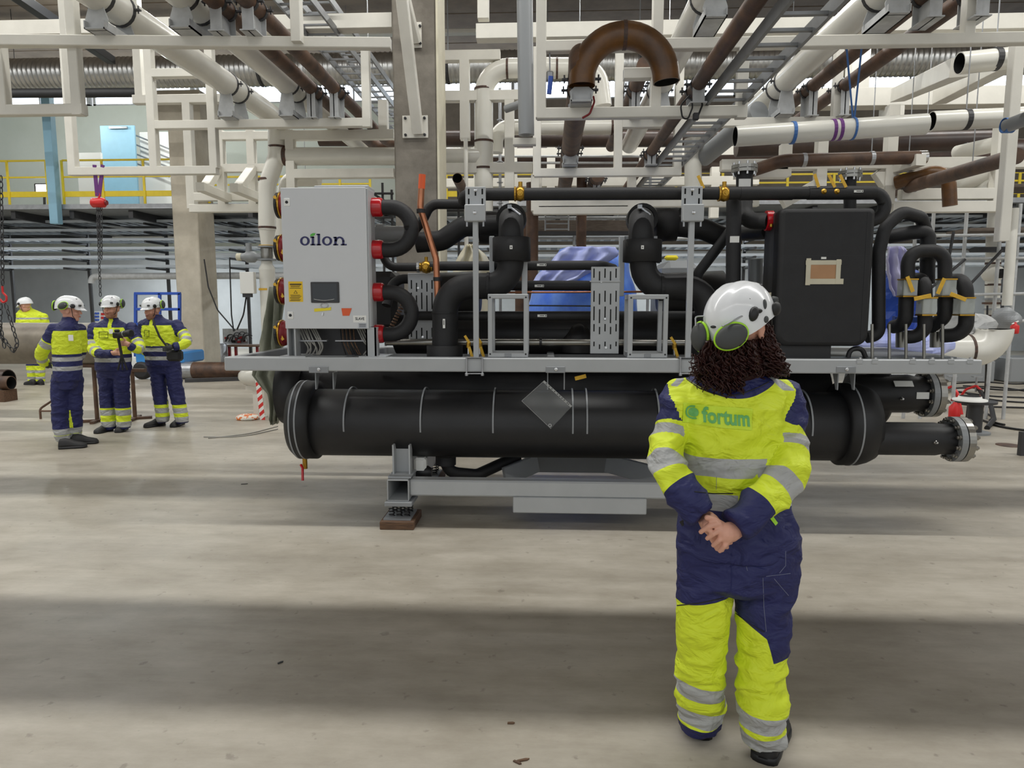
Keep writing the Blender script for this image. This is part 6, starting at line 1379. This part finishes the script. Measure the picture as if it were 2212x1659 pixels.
# white dome with post and hazard tape, green tarp
t = T('dome_stand', 'white domed vessel end on white post left of black vessel', 'stand', atz(556, 902, 0)); p = atz(556, 902, 0)
MB().lathe(at(586, 813, p.y), -X, [(0, .16), (.25, .16), (.4, .13), (.48, .06), (.5, .005)], 24).build('dome', 'white_pipe', t); MB().b2((p.x - .04, p.y - .04, 0), (p.x + .04, p.y + .04, at(556, 835, p.y).z)).build('post', 'white_steel', t); MB().b2((p.x - .12, p.y - .1, 0), (p.x + .12, p.y + .1, .02)).build('base_plate', 'white_steel', t)
MB().b2((p.x - .14, p.y - .05, at(556, 842, p.y).z), (p.x + .1, p.y + .05, at(556, 832, p.y).z)).build('bracket', 'white_steel', t)
t = T('hazard_tape', 'red and white striped barrier tape hanging left of black vessel', 'tape', at(568, 915, p.y - .2)); a, b = at(556, 815, p.y - .2), at(568, 912, p.y - .2)
for i in range(12): 
    s0, s1 = i / 12, (i + 1) / 12; q0, q1 = a + (b - a) * s0, a + (b - a) * s1; e = V((.035, 0, .03)); m = MB(); pp = [q0 - e, q0 + e, q1 + e, q1 - e]; m.add(pp + [x + Yv * .003 for x in pp], [(0, 3, 2, 1), (4, 5, 6, 7), (0, 1, 5, 4), (2, 3, 7, 6), (1, 2, 6, 5), (3, 0, 4, 7)]); m.build('red_stripe' if i % 2 else 'white_stripe', 'red_tape' if i % 2 else 'paper', t)
def crumple(label, name, c, sz, m, seed, parent=None, cat='tarp'):
    mb = MB(); mb.ball(c, 1, 28, 18, None, sz); rnd = V((seed, seed * 2, 0)); vs = []
    for v in mb.v:
        q = V(v); n_ = (q - V(c)).normalized(); f = 1 + .28 * (1 - 2 * abs(noise.noise(q * 3.1 + rnd))) * .8 + .22 * noise.noise(q * 9 + rnd); p_ = V(c) + (q - V(c)) * f; p_.z = max(p_.z, .004); vs.append(tuple(p_))
    mb.v = vs; mb.sm = [False] * len(mb.f); o = mb.build(name, m); return tag(o, label, cat)
crumple('crumpled orange and white barrier tape heap on floor by white post', 'tape_heap', V((p.x - .06, p.y - .2, .03)), (.15, .1, .06), 'hazard', 3, cat='tape heap')
def drape(label, name, top, m, Y, cat='tarp', n=26, rows=14, amp=.05, seed=0):     # hanging folded sheet between left and right outlines
    vs = []; fs = []; R_ = len(top) - 1
    for j in range(rows + 1):
        t_ = j / rows * R_; i0 = min(int(t_), R_ - 1); f = t_ - i0; ul, ur, v = [top[i0][q] + (top[i0 + 1][q] - top[i0][q]) * f for q in range(3)]
        for i in range(n + 1):
            s = i / n; p_ = at(ul + (ur - ul) * s, v, Y); p_.y += amp * math.sin(s * 17 + seed + 2 * noise.noise(V((s * 3, j * .3, seed)))) - .35 * amp * 8 * (s * (1 - s)) + amp * noise.noise(V((s * 6, j * .5, seed))); p_.z = max(.01, p_.z); vs.append(p_)
    for j in range(rows):
        for i in range(n): fs.append((j * (n + 1) + i, (j + 1) * (n + 1) + i, (j + 1) * (n + 1) + i + 1, j * (n + 1) + i + 1))
    mb = MB(); mb.add(vs, fs, True); o = mb.build(name, m); sm = o.modifiers.new('thick', 'SOLIDIFY'); sm.thickness = .006; return tag(o, label, cat)
drape('grey green tarpaulin hanging over left end of machine', 'tarpaulin', [(585, 612, 620), (572, 612, 690), (558, 615, 740), (552, 620, 780), (545, 615, 810), (578, 612, 850), (585, 605, 890), (588, 600, 915)], 'green_tarp', 6.9, amp=.06)
# ================================================================ things behind the machine
def wrapped(label, name, outline, Y, dep, m, seed, amp=.05):
    # lumpy wrapped bulk: outline polygon rows (ul, ur, v) inflated in depth
    vs, fs = [], []; n = 30; rows = 22; R_ = len(outline) - 1
    for j in range(rows + 1):
        t_ = j / rows * R_; i0 = min(int(t_), R_ - 1); f = t_ - i0; ul, ur, v = [outline[i0][q] + (outline[i0 + 1][q] - outline[i0][q]) * f for q in range(3)]
        L, Rr = at(ul, v, Y), at(ur, v, Y); c = (L + Rr) / 2; hw = (Rr.x - L.x) / 2
        for i in range(n):
            a = 2 * math.pi * i / n; q = V((c.x + hw * math.cos(a), Y + dep / 2 + dep / 2 * math.sin(a), c.z)); k_ = amp * (1 - 2.5 * abs(noise.noise(V((q.x * 2.2 + seed, q.y * 2.2, q.z * 3.5 + q.x * 2))))); vs.append(q + V((math.cos(a) * .4, math.sin(a), .4)) * k_)
    for j in range(rows):
        for i in range(n): fs.append((j * n + i, (j + 1) * n + i, (j + 1) * n + (i + 1) % n, j * n + (i + 1) % n))
    fs.append(list(range(n))); mb = MB(); mb.add(vs, fs, True); o = mb.build(name, m); return tag(o, label, 'wrapped unit')
wrapped('large unit wrapped in blue plastic sheeting behind machine centre', 'wrapped_unit', [(1215, 1345, 535), (1195, 1365, 560), (1165, 1372, 585), (1148, 1378, 605), (1142, 1385, 650), (1140, 1390, 700), (1140, 1390, 770), (1140, 1390, 990)], 7.6, .9, 'blue_tarp', 2)
drape('pale blue plastic sheet thrown over top of blue wrapped unit', 'plastic_sheet', [(1225, 1330, 533), (1200, 1340, 550), (1185, 1300, 575), (1160, 1270, 592), (1150, 1240, 610)], 'pale_tarp', 7.5, amp=.04, seed=3)
drape('lilac cloth draped over blue machine right of exchanger', 'dust_cloth', [(1918, 1950, 533), (1915, 1962, 560), (1918, 1968, 600), (1928, 1966, 640)], 'lilac_cloth', 6.9, amp=.05, seed=5)
crumple('dark blue motor bulk below lilac cloth', 'wrapped_motor', at(1945, 660, 7.2), (.22, .25, .32), 'blue_paint', 4, cat='motor')
crumple('blue plastic bundle under right loop pipework', 'plastic_bundle', at(1950, 745, 7.0), (.38, .3, .14), 'pale_tarp', 9, cat='plastic')
t = T('grey_tank', 'grey sheet metal tank unit behind right grey post', 'tank', (at(1470, 770, 7.4).x, 7.6, 0)); MB().b2((at(1432, 600, 7.4).x, 7.4, 0), (at(1512, 600, 7.4).x, 8.3, at(1470, 562, 7.4).z), ch=.08).build('casing', 'tank_grey', t); MB().box(at(1450, 557, 7.6), (.14, .1, .05), ch=.02).build('cap', 'bright_yellow', t)
drape('pale dust sheet tented behind left grey post', 'dust_sheet', [(1006, 1022, 528), (990, 1050, 550), (978, 1062, 575), (975, 1070, 600), (972, 1072, 960)], 'tape_mask', 8.3, amp=.05, seed=8)
# scaffolding
def tubes(t, segs, Y, r=.024, m='galv', nm='tube'):
    for s in segs:
        (u0, v0, u1, v1) = s[:4]; Ya = s[4] if len(s) > 4 else Y; Yb = s[5] if len(s) > 5 else Ya
        a, b = at(u0, v0, Ya), at(u1, v1, Yb)
        if v1 >= 9999: b = V((a.x, a.y, 0))
        MB().cyl(a, b, r, 10).build(nm, m, t)
t = T('scaffold', 'steel tube scaffold tower with planks at right picture edge', 'scaffold', (at(2150, 760, 10.5).x, 10.5, 0))
tubes(t, [(2020, 420, 2020, 9999), (2090, 440, 2090, 9999), (2167, 420, 2167, 9999), (2205, 440, 2205, 9999), (1980, 460, 1980, 9999)], 10.5, .025, 'galv_dull', 'standard')
tubes(t, [(1970, 510, 2300, 505), (1960, 640, 2300, 632), (2000, 700, 2300, 690), (1980, 560, 2300, 556)], 10.48, .022, 'galv_dull', 'ledger'); tubes(t, [(2030, 540, 1985, 640), (2060, 500, 2035, 640), (2090, 620, 2165, 540), (1990, 640, 2085, 560)], 10.45, .02, 'dark_steel', 'brace')
for v in (496, 402): MB().beam(at(2095, v, 10.5) + Yv * .3, at(2330, v - 3, 10.5) + Yv * .3, .6, .05).build('plank', 'plank', t)
t = T('scaffold', 'steel tube scaffold behind machine centre above blue unit', 'scaffold', (at(1250, 760, 11.8).x, 11.8, 0))
tubes(t, [(1080, 190, 1080, 9999), (1241, 470, 1241, 9999), (1405, 380, 1405, 9999), (960, 330, 960, 9999)], 11.8, .024, 'galv', 'standard'); tubes(t, [(940, 338, 1420, 338), (950, 352, 1420, 352), (940, 470, 1420, 470), (940, 515, 1500, 515)], 11.85, .02, 'galv_dull', 'ledger')
MB().beam(at(1150, 489, 11.72), at(1400, 489, 11.72), .03, .2).build('plank', 'plank', t); MB().beam(at(1150, 504, 11.74), at(1400, 504, 11.74), .1, .06).build('channel', 'dark_steel', t)
for i in range(7): MB().lathe(at(1080, 215 + i * 45, 11.8), Z, [(0, .05), (.012, .05)], 12).build('rosette', 'galv', t)
t = T('scaffold', 'thin tube scaffold left behind cabinet and dark column', 'scaffold', (at(826, 760, 11).x, 11, 0)); tubes(t, [(826, 395, 826, 9999), (846, 410, 846, 9999), (990, 410, 990, 9999)], 11, .02, 'dark_steel', 'standard'); tubes(t, [(806, 418, 850, 418), (806, 470, 850, 470), (808, 420, 850, 445), (955, 440, 1010, 440), (955, 455, 1010, 455)], 10.98, .018, 'dark_steel', 'ledger')
t = T('ladder_frame', 'low galvanised access steps behind machine centre top', 'steps', at(1200, 470, 11)); 
for v in (470, 483, 495, 455): MB().beam(at(1178, v, 11), at(1228, v, 11), .03, .02).build('tread', 'galv', t)
for u in (1178, 1228): MB().beam(at(u, 440, 11), at(u, 498, 11), .025).build('stile', 'galv', t)
# right background: white valve pipe, elbow pipe
t = hpipe('white vertical pipe with black handle valve at right', [at(2152, 430, 10.9), at(2146, 520, 10.9), at(2143, 690, 10.9)], .1, 'white_pipe', .3, [(at(2145, 569, 10.9), Z), (at(2145, 615, 10.9), Z)])
MB().ball(at(2144, 590, 10.9), .15, 20, 14).build('ball_valve', 'white_pipe', t); MB().lathe(at(2160, 591, 10.75), V((.4, -1, 0)), [(0, .07), (.08, .07), (.1, .05)], 16).build('gear_box', 'black', t); MB().prism([(-.33, .02), (-.3, -.03), (.28, -.03), (.42, .02), (.28, .05), (-.25, .05)], at(2140, 541, 10.75), X, Z, .03).build('clamp_plate', 'dark_steel', t)
for v in (646, 655, 668, 682): MB().ring(at(2143, v, 10.9), Z, .1, .13, .03, 20).build('flange_band', 'rust' if v in (655, 682) else 'galv', t)
t = hpipe('white pipe leaning tall at right picture edge', [at(2190, 450, 10.2), at(2175, 660, 10.2)], .065, 'white_pipe'); 
t = hpipe('large white floor level pipe with elbow opening upward at right', [at(1980, 757, 8.2), at(2147, 757, 8.2), at(2149, 711, 8.2)], .185, 'white_pipe', .255, [(at(2088, 757, 8.2), X)], (1, 2), hd=.25)
t = T('grey_machine_base', 'grey steel machine base beyond right machine end', 'base', at(2170, 815, 15.5)); MB().b2(V((at(2040, 800, 15.5).x, 15.5, 0)), V((at(2150, 800, 15.5).x, 16.2, at(2100, 780, 15.5).z)), ch=.02).build('plinth', 'tank_grey', t); MB().b2(V((at(2175, 800, 15.5).x, 15.4, 0)), V((at(2300, 800, 15.5).x, 16.2, at(2200, 772, 15.5).z)), ch=.03).build('cabinet', 'tank_grey', t)
crumple('clear plastic wrapped valve bundle on right scaffold', 'plastic_bundle', at(2172, 690, 9.8), (.15, .15, .15), 'tank_grey', 12, cat='plastic'); crumple('grey plastic wrapped part behind right loop pipework', 'plastic_wrap', at(2080, 715, 8.6), (.3, .25, .2), 'reflect', 13, cat='plastic')
t = T('fire_extinguisher', 'small red fire extinguisher high at right scaffold', 'extinguisher', at(2191, 721, 9.2)); MB().lathe(at(2191, 721, 9.2), Z, [(0, .04), (.01, .05), (.1, .05), (.125, .02), (.15, .015)], 14).build('cylinder', 'red_paint', t); MB().beam(at(2186, 700, 9.2), at(2200, 694, 9.2), .02, .014).build('handle', 'paper', t)
# jack stands, spool, extinguisher on the floor
def jack(label, u, v, h_):
    b = atz(u, v, 0); t = T('jack_stand', label, 'jack stand', b); top = b + Z * h_
    for k in range(3):
        a = .6 + k * 2.094; f = b + V((math.cos(a) * .28, math.sin(a) * .28, .02)); MB().tube([f, b + V((math.cos(a) * .14, math.sin(a) * .14, h_ * .8)), top], .02, 8, .06).build('leg', 'red_paint', t)
    MB().cyl(top - Z * .1, top + Z * .14, .016, 10).build('screw', 'galv', t); MB().box(top + Z * .15, (.14, .08, .02)).build('head_plate', 'galv', t)
jack('red tripod jack stand right behind black flanged nozzle', 2052, 892, .42); jack('red tripod jack stand behind grey flanged spool', 2105, 880, .36)
b = atz(2103, 936, 0); t = T('flanged_spool', 'grey flanged pipe spool standing on floor right of machine', 'pipe spool', b)
MB().lathe(b, Z, [(0, .19), (.025, .19)], 32).build('base_flange', 'tank_grey', t); MB().cyl(b + Z * .025, b + Z * .4, .09, 24).build('barrel', 'dark_steel', t); MB().lathe(b + V((.03, .05, .4)), Z, [(0, .24), (.03, .24)], 32).build('top_flange', 'dark_steel', t)
MB().lathe(b + V((-.08, 0, .435)), Z, [(0, .2), (.02, .2), (.03, .14), (.06, .13)], 32).build('loose_ring', 'paper', t); MB().lathe(b + V((-.08, 0, .49)), Z, [(0, .125), (.006, .125)], 28).build('opening', 'hole_shade', t)
b = atz(2060, 915, 0); t = T('fire_extinguisher', 'red fire extinguisher on floor beside grey flanged spool', 'extinguisher', b); MB().lathe(b, Z, [(0, .06), (.01, .075), (.24, .075), (.29, .03), (.31, .025)], 20).build('cylinder', 'red_paint', t); MB().tube([b + V((.02, 0, .32)), b + V((.1, -.02, .38)), b + V((.17, -.02, .3)), b + V((.17, 0, .05))], .014, 8, .06).build('hose', 'cable_black', t); MB().beam(b + V((-.06, 0, .34)), b + V((.06, 0, .34)), .02, .03).build('handle', 'red_dark', t)
MB().tube([atz(2112, 880, 0) + Z * .3, atz(2140, 900, 0) + Z * .14, atz(2146, 915, 0) + Z * .06, atz(2132, 928, 0) + Z * .02], .035, 8).build('discharge_horn', 'cable_black', t)
random.seed(11)
CL = ['thick', 'thin', 'long', 'looped', 'short', 'curling', 'outer', 'inner', 'rear', 'front']
for i, (pts) in enumerate((((2090, 852), (2150, 868), (2230, 872)), ((2110, 905), (2160, 925), (2240, 935)), ((2040, 870), (2120, 880), (2260, 884)), ((2030, 842), (2100, 838), (2180, 846), (2250, 840)), ((2120, 890), (2150, 905), (2130, 912), (2170, 920)), ((2060, 830), (2130, 826), (2190, 832), (2240, 828)), ((2070, 848), (2140, 858), (2250, 862)), ((2080, 835), (2160, 838), (2240, 850)))):
    tag(MB().tube([atz(u, v, 0) + Z * .016 for u, v in pts], .016, 6, .4).build('floor_cable', 'cable_black'), '%s black cable lying on floor at right beyond machine' % CL[i], 'cable', 'black cables on right floor')
for i, pts in enumerate((((600, 922), (540, 938), (450, 948)), ((600, 928), (520, 946), (440, 945)))): tag(MB().tube([atz(u, v, 0) + Z * .008 for u, v in pts], .007, 6, .4).build('floor_wire', 'cable_grey'), ['upper', 'lower'][i] + ' thin grey wire lying on floor left of black vessel', 'wire')
tag(MB().lathe(atz(2178, 962, 0), Z, [(0, .13), (.006, .13), (.007, .1)], 28).build('floor_drain', 'rust'), 'round rusty drain cover in floor at right edge', 'drain')
tag(MB().tube([at(2133, 660, 9), at(2130, 800, 9), atz(2126, 865, 0) + Z * .02], .012, 6).build('hanging_cable', 'cable_black'), 'thin black cable hanging down beside right machine end', 'cable')
tag(MB().b2(atz(2204, 985, 0), V((atz(2300, 985, 0).x, atz(2204, 985, 0).y + .06, .27))).build('steel_plate', 'dark_steel'), 'dark steel plate standing on edge at right picture border', 'plate')
# straps and small hoist near the ceiling racks
for i, (u0, v0, u1, v1) in enumerate(((1828, 96, 1842, 252), (1862, 96, 1846, 252))): tag(MB().beam(at(u0, v0, 6.35), at(u1, v1, 6.85), .018, .004, up=Yv).build('blue_strap', 'strap_blue'), ['left', 'right'][i] + ' blue strap holding the long slung white pipe', 'strap')
tag(MB().ring(at(1842, 278, 6.9), X, .097, .103, .02, 20).build('blue_sling', 'strap_blue'), 'blue strap loop around slung white pipe right part', 'strap'); tag(MB().ring(at(1712, 287, 6.9), X, .097, .104, .03, 20).build('blue_sling', 'strap_blue'), 'blue strap loop around slung white pipe left part', 'strap')
t = T('lever_hoist', 'small dark blue lever hoist hanging inside right rack', 'hoist', at(1188, 200, 6.25)); MB().box(at(1188, 165, 6.25), (.06, .05, .08), ch=.01).build('body', 'reflect', t); MB().beam(at(1190, 165, 6.21), at(1186, 203, 6.21), .04, .03).build('lever', 'blue_paint', t); MB().cyl(at(1187, 98, 6.25), at(1188, 158, 6.25), .006, 6).build('hook_rod', 'galv', t)
t = T('lashing_strap', 'tangled black lashing strap on right rack lower beam', 'strap', at(1490, 240, 6.15))
MB().tube([at(1490, 205, 6.15), at(1470, 228, 6.12), at(1474, 255, 6.12), at(1486, 258, 6.12), at(1496, 232, 6.12), at(1494, 212, 6.12)], .007, 6, .05).build('loop', 'black', t); MB().tube([at(1505, 205, 6.15), at(1518, 225, 6.12), at(1508, 250, 6.1)], .008, 6, .04).build('tail', 'black', t); MB().box(at(1503, 252, 6.1), (.05, .04, .06), ch=.008).build('buckle', 'dark_steel', t)
tag(MB().tube([at(1258, 255, 6.16), at(1274, 246, 6.14), at(1284, 220, 6.14), at(1282, 208, 6.15)], .009, 6, .04).build('red_strap', 'red_dark'), 'dull red strap on white rack beside rusty pipe shoe', 'strap')
t = hpipe('short grey crank pipe with yellow end behind drop pipe', [at(1092, 236, 9.5), at(1126, 224, 9.4), at(1170, 234, 9.4)], .05, 'tank_grey', .1)
hpipe('thin white vertical pipe ending over cabinet line', [at(1006, 300, 10), V((at(1006, 300, 10).x, 10, 0))], .03, 'white_pipe')

# floor litter
for i, (u, v, a, L, m_) in enumerate(((1130, 1643, .35, .05, 'wood'), (1118, 1648, -.5, .035, 'rust'), (606, 1432, .9, .03, 'dark_steel'), (528, 1046, .3, .06, 'black'), (1104, 1563, .1, .03, 'wood'))):
    p = atz(u, v, 0); d = V((math.cos(a), math.sin(a), 0)) * L / 2
    tag(MB().prism([(-L / 2, -.004), (L * .3, -.006), (L / 2, 0), (L * .2, .005), (-L * .45, .004)], p + Z * .0005, V((math.cos(a), math.sin(a), 0)), V((-math.sin(a), math.cos(a), 0)), .005).build('floor_scrap', m_), ['pale wood splinter on floor at bottom centre', 'shorter rusty splinter beside the pale wood splinter', 'tiny dark metal chip on shaded floor at left', 'small black scrap on floor left of spring foot', 'tiny brown chip on floor below the shadow band'][i], 'scrap')
# pocket frames and badges on the men
def pocket(pers, u0, v0, u1, v1, Y, m='black'):
    pts = [at(u0, v0, Y), at(u1, v0, Y), at(u1, v1, Y), at(u0, v1, Y), at(u0, v0, Y)]; MB().tube(pts, .004, 5).build('pocket_frame', m, pers)
ppl = [o for o in C.objects if o.type == 'EMPTY' and o.name.startswith('person')]
for o in ppl:
    if 'middle of three' in o['label']: pocket(o, 214, 717, 233, 730, 8.755); MB().box(at(240, 716, 8.755), (.05, .006, .06)).build('badge', 'paper', o)
    if 'rightmost of three' in o['label']: pocket(o, 312, 714, 322, 727, 9.165)
